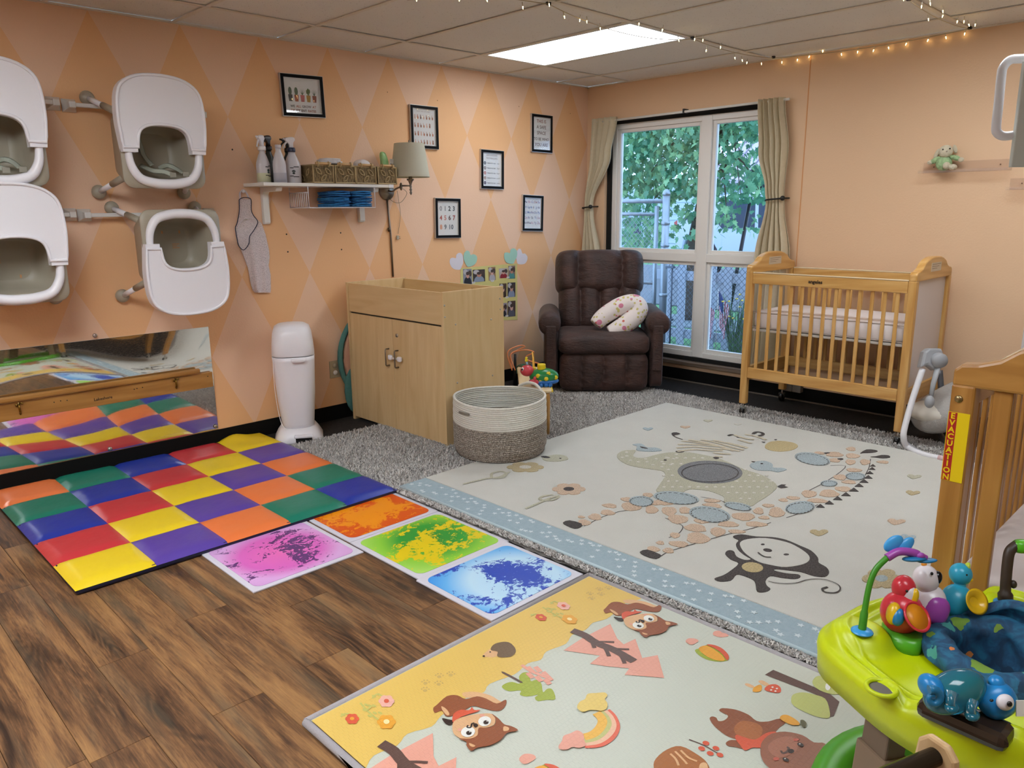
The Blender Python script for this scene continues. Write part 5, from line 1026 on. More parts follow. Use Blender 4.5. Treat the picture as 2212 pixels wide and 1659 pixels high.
def padded(name, c, W_, H_, D_, seams, rot=0, seed=0, taper=0, n_=2.6):
    """upholstered panel with vertical sewn channels, puffed towards -y"""
    Mx = Matrix.Rotation(rot, 3, 'X'); edges = [-W_/2]+list(seams)+[W_/2]; mb = MB(); rnd = random.Random(seed)
    nu, nv = 84, 40
    def sd(side):
        def fn(u, v):
            x = (u-.5)*W_; z = (v-.5)*H_; ch = max(i for i in range(len(edges)-1) if x >= edges[i]-1e-6); ch = min(ch, len(edges)-2); a, b = edges[ch], edges[ch+1]
            q = abs((x-(a+b)/2)/((b-a)/2)); puff = (1-min(1, q)**3.2)
            eu, ev = abs(2*u-1), abs(2*v-1); rim = max(0, 1-eu**9)**.5*max(0, 1-ev**5)**.5
            if side > 0: y = -D_*rim*.55 - D_*.45*rim*(.25+.75*puff) - .0045*math.sin(z*95+4*q+ch*2+seed)*rim*max(0, q-.45)*1.8
            else: y = D_*.6*rim
            shr = 1-.10*ev**6-taper*(1-v); shz = 1-.07*eu**6+ .03*puff*(1 if v > .5 else .0)
            p = Mx @ Vector((x*shr, y, z*shz)); return p+Vector(c)
        return fn
    mb.grid(sd(1), nu, nv); k = len(mb.f); mb.grid(sd(-1), nu//2, nv//2); mb.f[k:] = [tuple(reversed(f)) for f in mb.f[k:]]
    return mb.build(name, lea, t)
cush('base', (0, .03, .20), .335, .33, .165, .2, .2)
padded('footrest', (0, -.345, .175), .665, .30, .075, (-.165, .0, .165), 0, 1)
cush('seat_cushion', (0, -.13, .385), .345, .30, .085, .5, .25, 0)
padded('lower_back', (0, .20, .605), .665, .44, .13, (-.155, 0, .155), math.radians(-14), 3, .02)
padded('headrest', (0, .265, .865), .71, .36, .16, (-.175, .175), math.radians(-12), 6, -.01)
for s_ in (-1, 1):
    a = cush('arm', (s_*.395, -.03, .31), .055, .33, .265, .2, .3)
    mb = MB(); pr_ = [(.0001, -.345), (.062, -.345), (.082, -.33), (.085, -.2), (.085, .28), (.05, .33), (.0001, .335)]
    mb.lathe([(r_, z_) for r_, z_ in pr_], (0, 0, 0), n=24, M=Matrix.Rotation(PI/2, 3, 'X') @ Matrix.Rotation(PI, 3, 'X')); mb.v = [(x_+s_*.405, y_-.03, z_+.535) for x_, y_, z_ in mb.v]; mb.build('arm_roll', lea, t)
    MB().box((s_*.395, -.385, .36), (.075, .02, .34)).build('arm_front', lea, t, bevel=.008)
# nursing pillow
flo = NT('floral_cotton', .8); v = flo.obj(); fl_ = flo
vo = flo.n('TexVoronoi'); vo.inputs['Scale'].default_value = 17; flo.l(v, vo.inputs['Vector']); vo2 = flo.n('TexVoronoi'); vo2.inputs['Scale'].default_value = 34; flo.l(v, vo2.inputs['Vector'])
pk1 = flo.math('LESS_THAN', vo.outputs['Distance'], .36); sel = flo.math('GREATER_THAN', sxf(vo.outputs['Color'], flo)[0], .50); y1_ = flo.math('LESS_THAN', vo2.outputs['Distance'], .34); sel2 = flo.math('GREATER_THAN', sxf(vo2.outputs['Color'], flo)[1], .42)
c1 = flo.mix(flo.math('MULTIPLY', y1_, sel2), '#E6DCD9', '#C9BE7A'); sel3 = flo.math('LESS_THAN', sxf(vo2.outputs['Color'], flo)[0], .16); c1 = flo.mix(flo.math('MULTIPLY', y1_, sel3), c1, '#C66A5C'); flo.color(flo.mix(flo.math('MULTIPLY', pk1, sel), c1, '#CF7F98')); flo.bump(flo.noise(v, 14, 3), .4, .01)
t = thing('nursing_pillow', 'curved floral nursing pillow leaning on the recliner arm', 'pillow', (-.62, -.80, .5))
Cc = D(1338, 688, 5.83); rt = Vector((_R.x, _R.y, 0)).normalized(); vw = Vector((_F.x, _F.y, 0)).normalized(); upv = Vector((0, 0, 1))
def ppt(a, b, c=0): # a along long axis, b across, c to viewer
    A = (rt*.84+upv*.50+vw*.1).normalized(); B = (upv*.80-rt*.45+vw*.35).normalized(); return Cc+A*a+B*b-vw*c
arm1 = [ppt(-.185, .055), ppt(-.10, .078), ppt(.04, .078), ppt(.14, .045), ppt(.165, .0), ppt(.13, -.042), ppt(.03, -.062), ppt(-.06, -.062), ppt(-.125, -.055)]
q = smooth_open(arm1, 6); n_ = len(q); mb = MB(); mb.tube(q, [.034+.042*math.sin(PI*(i+1.5)/(n_+2))**.4 for i in range(n_)], 18, up=tuple(-vw), flat=1.0); mb.build('pillow', flo.m, t, W=True, sub=1)
# ---------------------------------------------------------------- framed prints on the diamond wall
silver = mat('silver_edge', '#C9C5C1', .3, .6); fblack = mat('frame_black', '#070608', .6, spec=.15)
pglass = NT('picture_glass', .02); mo = pglass.t.nodes['Material Output']; tr2 = pglass.n('BsdfTransparent'); gs2 = pglass.n('BsdfGlossy'); gs2.inputs['Roughness'].default_value = .02; mx2 = pglass.n('MixShader'); mx2.inputs[0].default_value = .045
pglass.l(tr2.outputs[0], mx2.inputs[1]); pglass.l(gs2.outputs[0], mx2.inputs[2]); pglass.l(mx2.outputs[0], mo.inputs[0]); pglass = pglass.m
INK = lambda c: mat('ink_'+c[1:], c, .8)
def frame(corners, label, y=-.016):
    ps = [P(px, py, 'y', -.018) for px, py in corners]   # tl, tr, br, bl
    x0 = (ps[0].x+ps[3].x)/2; x1 = (ps[1].x+ps[2].x)/2; z1 = (ps[0].z+ps[1].z)/2; z0 = (ps[2].z+ps[3].z)/2
    tilt = math.atan2(ps[1].z-ps[0].z+ps[2].z-ps[3].z, 2*(x1-x0)); cx, cz_ = (x0+x1)/2, (z0+z1)/2; w_, h_ = x1-x0, z1-z0
    M = Matrix.Translation((cx, -.001, cz_)) @ RX90 @ Matrix.Rotation(tilt*.5, 4, 'Z'); t = thing('picture_frame', label, 'picture', mat4=M, group='black framed prints on the diamond wall')
    b = .021
    mb = MB()
    for (a0, a1, c0, c1) in ((-w_/2+.003, w_/2-.003, h_/2-b, h_/2-.003), (-w_/2+.003, w_/2-.003, -h_/2+.003, -h_/2+b), (-w_/2+.003, -w_/2+b, -h_/2+b, h_/2-b), (w_/2-b, w_/2-.003, -h_/2+b, h_/2-b)): mb.bx(a0, a1, c0, c1, .006, .021)
    mb.build('frame', fblack, t)
    mb = MB()
    for (a0, a1, c0, c1) in ((-w_/2, w_/2, h_/2-.003, h_/2), (-w_/2, w_/2, -h_/2, -h_/2+.003), (-w_/2, -w_/2+.003, -h_/2, h_/2), (w_/2-.003, w_/2, -h_/2, h_/2)): mb.bx(a0, a1, c0, c1, 0, .018)
    for (a0, a1, c0, c1) in ((-w_/2+b, w_/2-b, h_/2-b-.003, h_/2-b), (-w_/2+b, w_/2-b, -h_/2+b, -h_/2+b+.003), (w_/2-b-.003, w_/2-b, -h_/2+b, h_/2-b)): mb.bx(a0, a1, c0, c1, .006, .016)
    mb.build('silver_trim', silver, t)
    MB().bx(-w_/2+b, w_/2-b, -h_/2+b, h_/2-b, .004, .008).build('print_sheet', paper, t)
    MB().bx(-w_/2+b, w_/2-b, -h_/2+b, h_/2-b, .013, .014).build('glass', pglass, t)
    return t, w_-2*b, h_-2*b
def ft(t, s, x, y, size, c, bold=.02, name='lettering'):
    M = Matrix.Translation((x, y, .0084)); me_o = text(name, s, size, MW[t.name] @ M, INK(c), t, ext=.0002, bold=bold); return me_o
def blob(mb, cx, cy, rx, ry, a=0, mi=0, n=10, z=.0085):
    c_, s_ = math.cos(a), math.sin(a); mb.poly([(cx+rx*math.cos(2*PI*k/n)*c_-ry*math.sin(2*PI*k/n)*s_, cy+rx*math.cos(2*PI*k/n)*s_+ry*math.sin(2*PI*k/n)*c_, z) for k in range(n)], mi)
# cactus print
t, w_, h_ = frame([(604, 158), (697, 164), (703, 254), (612, 252)], 'black framed print of five potted cactuses, leftmost picture on the wall')
gs_, pts_ = ['#4B5E4E', '#4F6246', '#5E6E55', '#6B7A50', '#5C6E5E'], ['#3F4448', '#A8603F', '#B56565', '#A8823A', '#8A4A3A']
for k in range(5):
    x = -w_*.33+k*w_*.165; mb = MB(); mb.poly([(x-.014, -.005, .0085), (x-.011, -.033, .0085), (x+.011, -.033, .0085), (x+.014, -.005, .0085), (x+.014, .006, .0085), (x-.014, .006, .0085)]); 
    if mb: mb.build('pot_drawing', INK(pts_[k]), t)
    mb = MB()
    if k in (0, 1): blob(mb, x, .025, .012, .024)
    elif k == 3: blob(mb, x, .025, .009, .022); blob(mb, x-.009, .026, .005, .012); blob(mb, x+.009, .03, .005, .012)
    else:
        for a in (-.8, -.4, 0, .4, .8): mb.poly([(x-.002, .006, .0085), (x+.002, .006, .0085), (x+.030*math.sin(a), .006+.042*math.cos(a), .0085)])
    mb.build('cactus_drawing', INK(gs_[k]), t)
for s, x, c in (('WE', -.072, '#3C4048'), ('ALL', -.032, '#A8604A'), ('GROW', .022, '#6A5A58'), ('AT', .075, '#A0583C')): ft(t, s, x, -.067, .0195, c)
for s, x, c in (('DIF', -.072, '#B07868'), ('FER', -.036, '#7A5048'), ('ENT', .002, '#5A4640'), ('RATES', .058, '#9A5038')): ft(t, s, x, -.091, .0195, c)
# sign language print
t, w_, h_ = frame([(885, 224), (946, 232), (948, 323), (889, 320)], 'black framed sign language alphabet print partly behind the lamp shade')
ft(t, 'SIGN THE ALPHABET', 0, h_/2-.022, .013, '#B8A8A4', 0)
hc = ['#C08A70', '#A0705A', '#B5705A', '#D8B0A0', '#8A5A48', '#6A5A58', '#C8A898']; r = random.Random(5)
for row in range(4):
    for k in range(7 if row != 1 else 6):
        x = -w_*.38+k*w_*.127; y = h_*.27-row*h_*.225; mb = MB(); blob(mb, x, y-.004, .0062, .010)
        for f in range(r.choice((1, 2, 3))): blob(mb, x-.004+f*.004, y+.010, .0018, .009+r.uniform(-.003, .002), r.uniform(-.3, .3), n=6)
        mb.build('hand_drawing', INK(r.choice(hc)), t)
# safe space print
t, w_, h_ = frame([(1150, 244), (1195, 251), (1192, 331), (1147, 328)], 'black framed lettering print about a safe space, uppermost near the window corner')
for k, (s, c) in enumerate((('THIS IS', '#8A4A3C'), ('A SAFE', '#5A4440'), ('SPACE', '#6A5048'), ('TO BE WHO', '#4A3C3C'), ('YOU ARE', '#6A4A44'))): ft(t, s, 0, h_*.33-k*h_*.18, .036 if len(s) < 8 else .031, c, .01)
# grounding techniques print
t, w_, h_ = frame([(1041, 321), (1090, 327), (1087, 410), (1037, 407)], 'black framed grounding techniques print, in the middle of the group')
ft(t, 'GROUNDING', 0, h_*.40, .019, '#8A7470', 0); ft(t, 'TECHNIQUES', 0, h_*.31, .019, '#8A7470', 0)
for k, (nn, s, c) in enumerate((('5', 'see', '#3C4250'), ('4', 'feel', '#7A6A62'), ('3', 'hear', '#B0685C'), ('2', 'smell', '#9A7A68'), ('1', 'taste', '#4A3350'))):
    y = h_*.19-k*h_*.148; mb = MB(); blob(mb, -w_*.36, y, .0125, .0125, n=14); mb.build('number_disc', INK(c), t); ft(t, nn, -w_*.36, y-.006, .017, '#E8E4E0', .02).location.z += 0
    ft(t, 'THINGS YOU CAN', -w_*.03, y-.004, .0105, '#3A3636', .02); ft(t, s, w_*.34, y-.005, .018, '#8A8684', 0)
# numbers print
t, w_, h_ = frame([(940, 427), (996, 429), (995, 515), (941, 514)], 'black framed print of the numbers 0 to 10, nearest above the changing table')
for row, line in enumerate(((('0', '#8A8E92'), ('1', '#7A8488'), ('2', '#3C3E44'), ('3', '#4A5058')), (('4', '#A84A44'), ('5', '#C88078'), ('6', '#5A3C3C'), ('7', '#A04038')), (('8', '#D8906A'), ('9', '#6E7478'), ('10', '#5E6A74')))):
    for k, (s, c) in enumerate(line): ft(t, s, -w_*.31+k*w_*.205+(.012 if len(s) > 1 else 0), h_*.22-row*h_*.27, .046, c, .03)
# alphabet print
t, w_, h_ = frame([(1131, 419), (1176, 424), (1171, 501), (1127, 498)], 'black framed alphabet letters print, lowest one beside the recliner corner')
rows = ['Aa Bb Cc Dd Ee', 'Ff Gg Hh Ii Jj Kk', 'Ll Mm Nn Oo Pp', 'Qq Rr Ss Tt Uu', 'Vv Ww Xx Yy Zz']; pal = ['#7A6A9A', '#4A3A5A', '#9A4A5A', '#5A6AA0', '#C090A0', '#3A3448']; r = random.Random(1)
for k, s in enumerate(rows):
    parts = s.split(); 
    for m, p in enumerate(parts): ft(t, p, -w_*.38+(m+.0)*w_*.76/(len(parts)-1), h_*.33-k*h_*.17, .0265 if len(parts) < 6 else .023, r.choice(pal), .01)
# ---------------------------------------------------------------- paper hearts and photo poster
def wp(px, py, y=-.002): return P(px, py, 'y', y)
H0 = (940, 520, 8.508)
def hpts(pts): return [wp(H0[0]+x/H0[2], H0[1]+y/H0[2]) for x, y in pts]
mint, whp = mat('mint_paper', '#A3CDBB', .7), mat('white_card', '#DCD6DE', .7)
for nm, m, pts, y in (('white paper heart left of the mint heart, above the changing table', whp, [(268, 400), (280, 330), (330, 312), (380, 320), (390, 260), (440, 222), (490, 240), (512, 300), (515, 400), (490, 470), (460, 530), (360, 525), (300, 480)], -.002),
    ('mint paper heart at the top left corner of the photo poster', mint, [(520, 320), (530, 230), (580, 183), (625, 200), (650, 262), (700, 248), (755, 275), (768, 330), (750, 400), (700, 450), (600, 478), (550, 410)], -.004),
    ('mint paper heart at the top right corner of the photo poster', mint, [(1265, 290), (1275, 225), (1330, 215), (1370, 228), (1385, 170), (1430, 140), (1480, 158), (1505, 220), (1495, 300), (1460, 370), (1430, 420), (1330, 412), (1280, 360)], -.004),
    ('white paper heart right of the mint heart, nearest the recliner', whp, [(1490, 270), (1505, 190), (1540, 148), (1575, 160), (1605, 235), (1650, 235), (1695, 290), (1690, 360), (1640, 425), (1530, 430), (1500, 370)], -.002)):
    q = [Vector((p.x, y, p.z)) for p in smooth_closed([tuple(p) for p in hpts(pts)], 4)]; c = sum(q, Vector())/len(q)
    o = MB(); o.poly([p-c for p in q], thick=(0, .001, 0)); o = o.build('paper_heart', m, label=nm, cat='paper heart', group='paper hearts over the poster', bevel=.0); o.location = c
t = thing('photo_poster', 'yellow poster of taped baby photos on the wall behind the changing table', 'poster', (-1.13, 0, .75))
ypap = mat('yellow_poster', '#D5CB84', .75, noise=(8, .06))
c4 = [wp(995, 579), wp(1117, 569), wp(1118, 691), wp(995, 694)]
MB().poly([(p.x, -.001, p.z) for p in c4], thick=(0, -.001, 0)).build('poster_sheet', ypap, t, W=True)
skin = ['#C99A8A', '#B98876', '#D2A79A']; r = random.Random(9)
PH = [((510, 520), (668, 515), (682, 800), (516, 796), '#8A8C98', '#22242C'), ((690, 535), (912, 523), (918, 745), (695, 765), '#3C3432', '#8894A8'), ((972, 490), (1105, 478), (1113, 722), (985, 735), '#9A7A5C', '#B0AEB8'), ((1168, 512), (1330, 500), (1336, 680), (1178, 692), '#B8A8A4', '#8A2430'), ((1343, 462), (1470, 455), (1470, 695), (1340, 700), '#8A7468', '#4E8E90'),
      ((1180, 790), (1312, 782), (1308, 1035), (1184, 1048), '#5A4436', '#3A2C22'), ((1330, 770), (1474, 765), (1472, 1028), (1328, 1040), '#3A3440', '#8C98B4'), ((1184, 1150), (1320, 1140), (1318, 1390), (1184, 1396), '#9C92A4', '#2A2C34'), ((1330, 1112), (1475, 1100), (1474, 1385), (1328, 1400), '#54403A', '#5C5E6C')]
for i, (a, b, c, d, bg, cl) in enumerate(PH):
    q = hpts([a, b, c, d]); mb = MB(); Q = lambda u, v, y: Vector(((q[0].lerp(q[1], u)).lerp(q[3].lerp(q[2], u), v).x, y, (q[0].lerp(q[1], u)).lerp(q[3].lerp(q[2], u), v).z))
    mb.poly([Q(0, 0, -.0025), Q(1, 0, -.0025), Q(1, 1, -.0025), Q(0, 1, -.0025)], 0, thick=(0, -.0006, 0))
    el = lambda cx, cy, rx, ry, y, mi: mb.poly([Q(min(1, max(0, cx+rx*math.cos(2*PI*k/16))), min(1, max(0, cy+ry*math.sin(2*PI*k/16))), y) for k in range(16)], mi)
    el(.28, .2, .25, .18, -.0034, 3); el(.78, .3, .2, .2, -.0035, 4)
    el(.5, .92, .42, .42, -.0038, 1); el(.5, .42, .19, .2, -.0042, 2); el(.5, .30, .19, .12, -.0044, 4)
    mb.build('photo_print', [mat('ph_'+bg[1:], bg, .5), mat('pc_'+cl[1:], cl, .5), mat('skin_%d' % (i % 3), skin[i % 3], .5), mat('photo_light', '#B8B4B8', .5), mat('photo_dark', '#4A3A34', .5)], t, W=True)
for (a, b) in ((702, 770), (1048, 738), (1335, 675), (1316, 1040), (1313, 1382)):
    p = hpts([(a, b)])[0]; MB().box((p.x, -.005, p.z), (.030, .0006, .013)).build('name_tag', whitep, t, W=True); MB().box((p.x, -.0055, p.z), (.018, .0005, .003)).build('tag_print', mat('tag_ink', '#6A6C78', .7), t, W=True)
# ---------------------------------------------------------------- shelf, brackets and what stands on it
SZ0, SZ1 = 1.518, 1.537
t = thing('wall_shelf', 'white wall shelf with two rounded brackets on the diamond wall', 'shelf', (-2.67, 0, SZ0))
MB().bx(-3.120, -2.225, -.250, -.001, SZ0, SZ1).build('board', whitep, t, W=True, bevel=.002)
MB().bx(-2.262, -2.224, -.252, -.245, SZ0-.001, SZ1+.001).build('end_cap', white_pl, t, W=True)
for x in (-3.00, -2.325):
    mb = MB(); mb.poly([(x-.02, -.001, SZ0), (x-.02, -.20, SZ0), (x-.02, -.205, SZ0-.01), (x-.02, -.195, SZ0-.028), (x-.02, -.045, SZ0-.03), (x-.02, -.032, SZ0-.045), (x-.02, -.032, SZ0-.205), (x-.02, -.025, SZ0-.216), (x-.02, -.001, SZ0-.218)], thick=(.04, 0, 0)); mb.build('bracket', whitep, t, W=True, bevel=.004)
# spray bottles
hdpe = mat('milky_plastic', '#C9C4C8', .35, noise=(6, .04)); navy = mat('navy_collar', '#1C2440', .4)
def bottle(px, ybase, h, wd, body, label, trigger=None, collar=None, turn=0, neck=.028, marks=False, liquid=None):
    b = P(px, 392, 'y', ybase); b.z = SZ1; t = thing('spray_bottle', label, 'bottle', b, turn, group='bottles on the wall shelf'); r = wd/2
    mb = MB(); mb.lathe([(r*.94, .0), (r, .006), (r, h*.52), (r*.94, h*.60), (r*.62, h*.80), (r*.42, h*.90), (r*.40, h)], n=24, sy=.72); mb.build('bottle_body', body, t)
    if liquid: MB().lathe([(r*1.004, .004), (r*1.006, h*.28), (r*1.004, h*.285)], n=24, sy=.722).build('liquid_level', liquid, t)
    if collar or trigger: MB().lathe([(r*.46, 0), (r*.48, .004), (r*.48, .018), (r*.42, .024), (r*.0001, .024)], (0, 0, h-.006), n=20).build('collar', collar or trigger, t)
    if trigger:
        mb = MB(); mb.loft([rrect(0, 0, .012, .011, .005, h+.015), rrect(0, 0, .012, .010, .005, h+.035), rrect(-.004, 0, .018, .011, .005, h+.048), rrect(-.006, 0, .030, .011, .006, h+.060), rrect(-.004, 0, .026, .009, .006, h+.072), rrect(.004, 0, .010, .006, .004, h+.078)])
        mb.tube([(-.018, 0, h+.055), (-.034, 0, h+.040), (-.046, 0, h+.012)], [.006, .0055, .004], 8); mb.cyl((-.03, 0, h+.064), (-.045, 0, h+.067), .005, n=8); mb.build('trigger', trigger, t)
    else: MB().lathe([(r*.42, 0), (r*.44, .002), (r*.44, .016), (r*.40, .018)], (0, 0, h-.002), n=20).build('neck', body, t)
    if marks:
        mb = MB(); 
        for (x_, z_, w2, h2) in ((.014, h*.50, .03, .004), (-.012, h*.47, .02, .004), (.012, h*.20, .032, .004), (-.014, h*.22, .02, .004)): mb.box((x_, -r*.70, z_), (w2, .006, h2))
        mb.build('printed_bands', black, t)
        mb = MB()
        for k in range(6): a = -1.1+k*.44; mb.tube([(-.002+.003*math.sin(a), -r*.735, h*.34+.003*math.cos(a)), (-.002+.013*math.sin(a), -r*.735, h*.34+.013*math.cos(a))], .0016, 4)
        mb.ell((-.002, -r*.72, h*.31), .008, .004, .006); mb.build('printed_emblem', mat('emblem_green', '#1E2E2A', .6), t)
    return t
dkb = mat('dark_bottle', '#1C2624', .35); whs = mat('white_spray', '#E4DFE2', .3)
bottle(585, -.07, .195, .088, dkb, 'dark bottle with a black trigger behind the clear bottle, second from left', mat('brown_black_trigger', '#2A201E', .4), turn=.3)
bottle(627, -.07, .19, .088, dkb, 'dark bottle with a white diamond mark behind the right white spray bottle', black, turn=-.4)
bottle(571, -.165, .185, .095, hdpe, 'milky spray bottle with a white trigger, leftmost on the wall shelf', whs, turn=.5, marks=True, liquid=mat('pale_liquid', '#C8C8A8', .4))
bottle(606, -.205, .195, .080, hdpe, 'milky bottle without a spray head, front one on the wall shelf', liquid=mat('grey_liquid', '#AEABB4', .4))
bottle(634, -.155, .185, .098, hdpe, 'milky spray bottle with white trigger and navy collar beside the baskets', whs, navy, turn=-.3, marks=True)
p = P(618, 325, 'y', -.12); o = MB().poly([(0, 0, .022), (.018, 0, 0), (0, 0, -.022), (-.018, 0, 0)], thick=(0, .001, 0)); t5 = bpy.data.objects['spray_bottle.001']
mb = MB(); b0 = MW[t5.name].translation
mb.poly([(b0.x, -.109, b0.z+.155), (b0.x+.020, -.109, b0.z+.13), (b0.x, -.109, b0.z+.105), (b0.x-.020, -.109, b0.z+.13)], thick=(0, -.001, 0)); mb.build('diamond_mark', whitep, t5, W=True)
mb = MB(); mb.poly([(b0.x, -.1105, b0.z+.151), (b0.x+.017, -.1105, b0.z+.13), (b0.x, -.1105, b0.z+.109), (b0.x-.017, -.1105, b0.z+.13)], thick=(0, -.0006, 0)); mb.build('diamond_mark', navy, t5, W=True)
# woven baskets
wic = NT('woven_rush', .8); v = wic.obj((1, 1, .25)); wic.color(wic.ramp(wic.noise(v, 160, 3, .4, .7), [(.35, '#4E4029'), (.5, '#75613F'), (.65, '#917B55')])); wic.bump(wic.noise(wic.obj((1, 1, .1)), 300, 2), .8, .004); wic = wic.m
rush = mat('rush_edge', '#B39C72', .8, bump=(120, .6)); inn = mat('rush_dark', '#3A3020', .9); dowel = mat('dowel', '#CFA878', .5)
bl_ = ['woven leaf pattern basket, leftmost on the wall shelf', 'woven leaf pattern basket, second from left on the wall shelf', 'woven leaf pattern basket holding a diaper pack, third on the shelf', 'woven leaf pattern basket holding green wipes, nearest the lamp']
for k, (px0, px1) in enumerate(((676, 721), (724, 768), (769, 812), (816, 856))):
    x0, x1 = P(px0, 380, 'y', -.252).x, P(px1, 380, 'y', -.252).x; w_ = x1-x0; h_ = .104; dp = .175
    t = thing('leaf_basket', bl_[k], 'basket', ((x0+x1)/2, -.165, SZ1+.0005), group='woven baskets on the wall shelf')
    mb = MB(); y0, y1 = -.087, .088; hw = w_/2-.002
    mb.bx(-hw, hw, y0, y0+.006, 0, h_); mb.bx(-hw, hw, y1-.006, y1, 0, h_); mb.bx(-hw, -hw+.006, y0+.006, y1-.006, 0, h_); mb.bx(hw-.006, hw, y0+.006, y1-.006, 0, h_); mb.bx(-hw, hw, y0, y1, 0, .004); mb.build('woven_sides', wic, t)
    mb = MB()
    for z_ in (.004, h_): mb.tube([(-hw, y0, z_), (hw, y0, z_), (hw, y1, z_), (-hw, y1, z_)], .0045, 6, closed=True)
    for x_ in (-hw, hw): mb.tube([(x_, y0-.001, 0), (x_, y0-.001, h_)], .004, 6)
    mb.build('rush_edges', rush, t)
    def leaf_at(pl, cx, cz_, L_, a):
        pts = []
        for s_ in (1, -1):
            for i in range(9):
                f = i/8 if s_ > 0 else 1-i/8; u_ = (f-.5)*L_; v_ = s_*math.sin(PI*f)*L_*.22; pts.append((u_*math.cos(a)-v_*math.sin(a), u_*math.sin(a)+v_*math.cos(a)))
        m_ = MB(); m_.tube([((cx+q0, y0-.003, cz_+q1) if pl == 0 else (-hw-.003, cx+q0, cz_+q1)) for q0, q1 in pts], .0026, 6, closed=True); m_.build('leaf_outline', rush, t)
    leaf_at(0, -w_*.22, h_*.66, .05, -.75); leaf_at(0, w_*.22, h_*.66, .05, -.75); leaf_at(0, .0, h_*.30, .05, .8)
    if k == 0: leaf_at(1, -.03, h_*.62, .05, -.9); leaf_at(1, .03, h_*.34, .05, .8)
    mb = MB(); mb.cyl((-w_*.36, y0-.004, h_+.010), (w_*.36, y0-.004, h_+.010), .0075, n=12); mb.build('handle_dowel', dowel, t)
    for x_ in (-w_*.26, w_*.26): MB().tube([(x_+.0, y0-.004+.010*math.cos(a), h_+.006+.013*math.sin(a)) for a in [2*PI*i/12 for i in range(12)]], .0045, 6, closed=True).build('handle_binding', rush, t)
dia = mat('diaper_white', '#DDD8D8', .75, noise=(30, .1), bump=(30, .6))
p = P(712, 350, 'y', -.17); t = thing('diaper_stack', 'flat white folded diapers lying across the left baskets', 'diapers', (p.x, -.165, SZ1+.118))
for k in range(4): MB().ell((.0+.012*math.sin(k*3), 0, .004+.008*k), .085-.008*k, .05, .006, 24, 8, e1=.6, e2=.5).build('folded_diaper', dia, t)
p = P(785, 350, 'y', -.16); t = thing('diaper_pack', 'crumpled white diaper pack standing in the third leaf basket', 'diapers', (p.x-.0, -.15, SZ1+.012))
mb = MB(); mb.ell((0, 0, .07), .055, .05, .072, 24, 14, e1=.6, e2=.6); mb.v = [(x_+.004*math.sin(z_*90), y_, z_-.25*max(0, x_)) for x_, y_, z_ in mb.v]; mb.build('pack', dia, t)
t = thing('wipes_pack', 'upright green baby wipes packet in the basket nearest the lamp', 'wipes', (P(829, 350, 'y', -.16).x, -.16, SZ1+.01))
mb = MB(); mb.ell((0, 0, .095), .026, .02, .098, 16, 14, e1=.6, e2=.6); mb.v = [(x_-.006*math.sin(z_*40), y_, z_+.02*max(0, (z_-.12)*10)*(.03-x_)*10) for x_, y_, z_ in mb.v]; mb.build('packet', mat('wipes_green', '#93C07C', .35, noise=(30, .18)), t)
t = thing('cream_tube', 'flat white ointment tube with a red stripe behind the green wipes', 'tube', (P(846, 350, 'y', -.17).x, -.17, SZ1+.01), -.1)
mb = MB(); mb.loft([rrect(0, 0, .018, .012, .01, .0), rrect(.004, 0, .021, .010, .008, .08), rrect(.012, 0, .024, .003, .002, .155)]); mb.build('tube_body', whitep, t); MB().box((.008, -.008, .105), (.044, .003, .006)).build('red_stripe', mat('stripe_red', '#9A3038', .5), t)
text('brand_lettering', 'Aquaphor', .0125, MW[t.name] @ Matrix.Translation((.010, -.0095, .118)) @ RX90, mat('grey_ink', '#4A4A50', .7), t, bold=.02)
# under shelf wire basket and cloths
t = thing('wire_basket', 'white wire basket hanging under the wall shelf', 'basket', (-2.605, -.14, 1.40)); WX0, WX1 = -2.842, -2.372; WZ = 1.395
wm = mat('white_wire', '#DAD6DC', .35)
mb = MB(); mb.tube([(WX0, -.25, WZ+.002), (WX0, -.25, WZ+.088), (WX0, -.03, WZ+.088), (WX0, -.03, WZ+.002)], .0042, 6, closed=True); mb.build('side_frame', wm, t, W=True)
for k in range(9): MB().cyl((WX0, -.25+.22*(k+1)/10, WZ+.002), (WX0, -.25+.22*(k+1)/10, WZ+.088), .0023, n=5).build('side_wire', wm, t, W=True)
mb = MB()
for y_ in (-.25, -.03): mb.tube([(WX0, y_, SZ0-.001), (WX0, y_, WZ), (WX1, y_, WZ), (WX1, y_, SZ0-.001)], .003, 6)
for x_ in (WX0, WX1): mb.tube([(x_, -.25, WZ), (x_, -.03, WZ)], .003, 6)
mb.build('carrying_frame', wm, t, W=True)
for k in range(11): MB().cyl((WX0, -.25+.22*(k+1)/12, WZ), (WX1, -.25+.22*(k+1)/12, WZ), .0016, n=5).build('floor_wire', wm, t, W=True)
ORD = ['topmost', 'second from the top', 'third from the top', 'fourth from the top', 'fourth from the bottom', 'third from the bottom', 'second from the bottom', 'bottom one']
cl = mat('blue_microfibre', '#2F7BB8', .95, noise=(50, .25), bump=(90, .7)); cld = mat('blue_microfibre_dark', '#225E98', .95, noise=(50, .25), bump=(90, .7))
r = random.Random(4); kk = 0
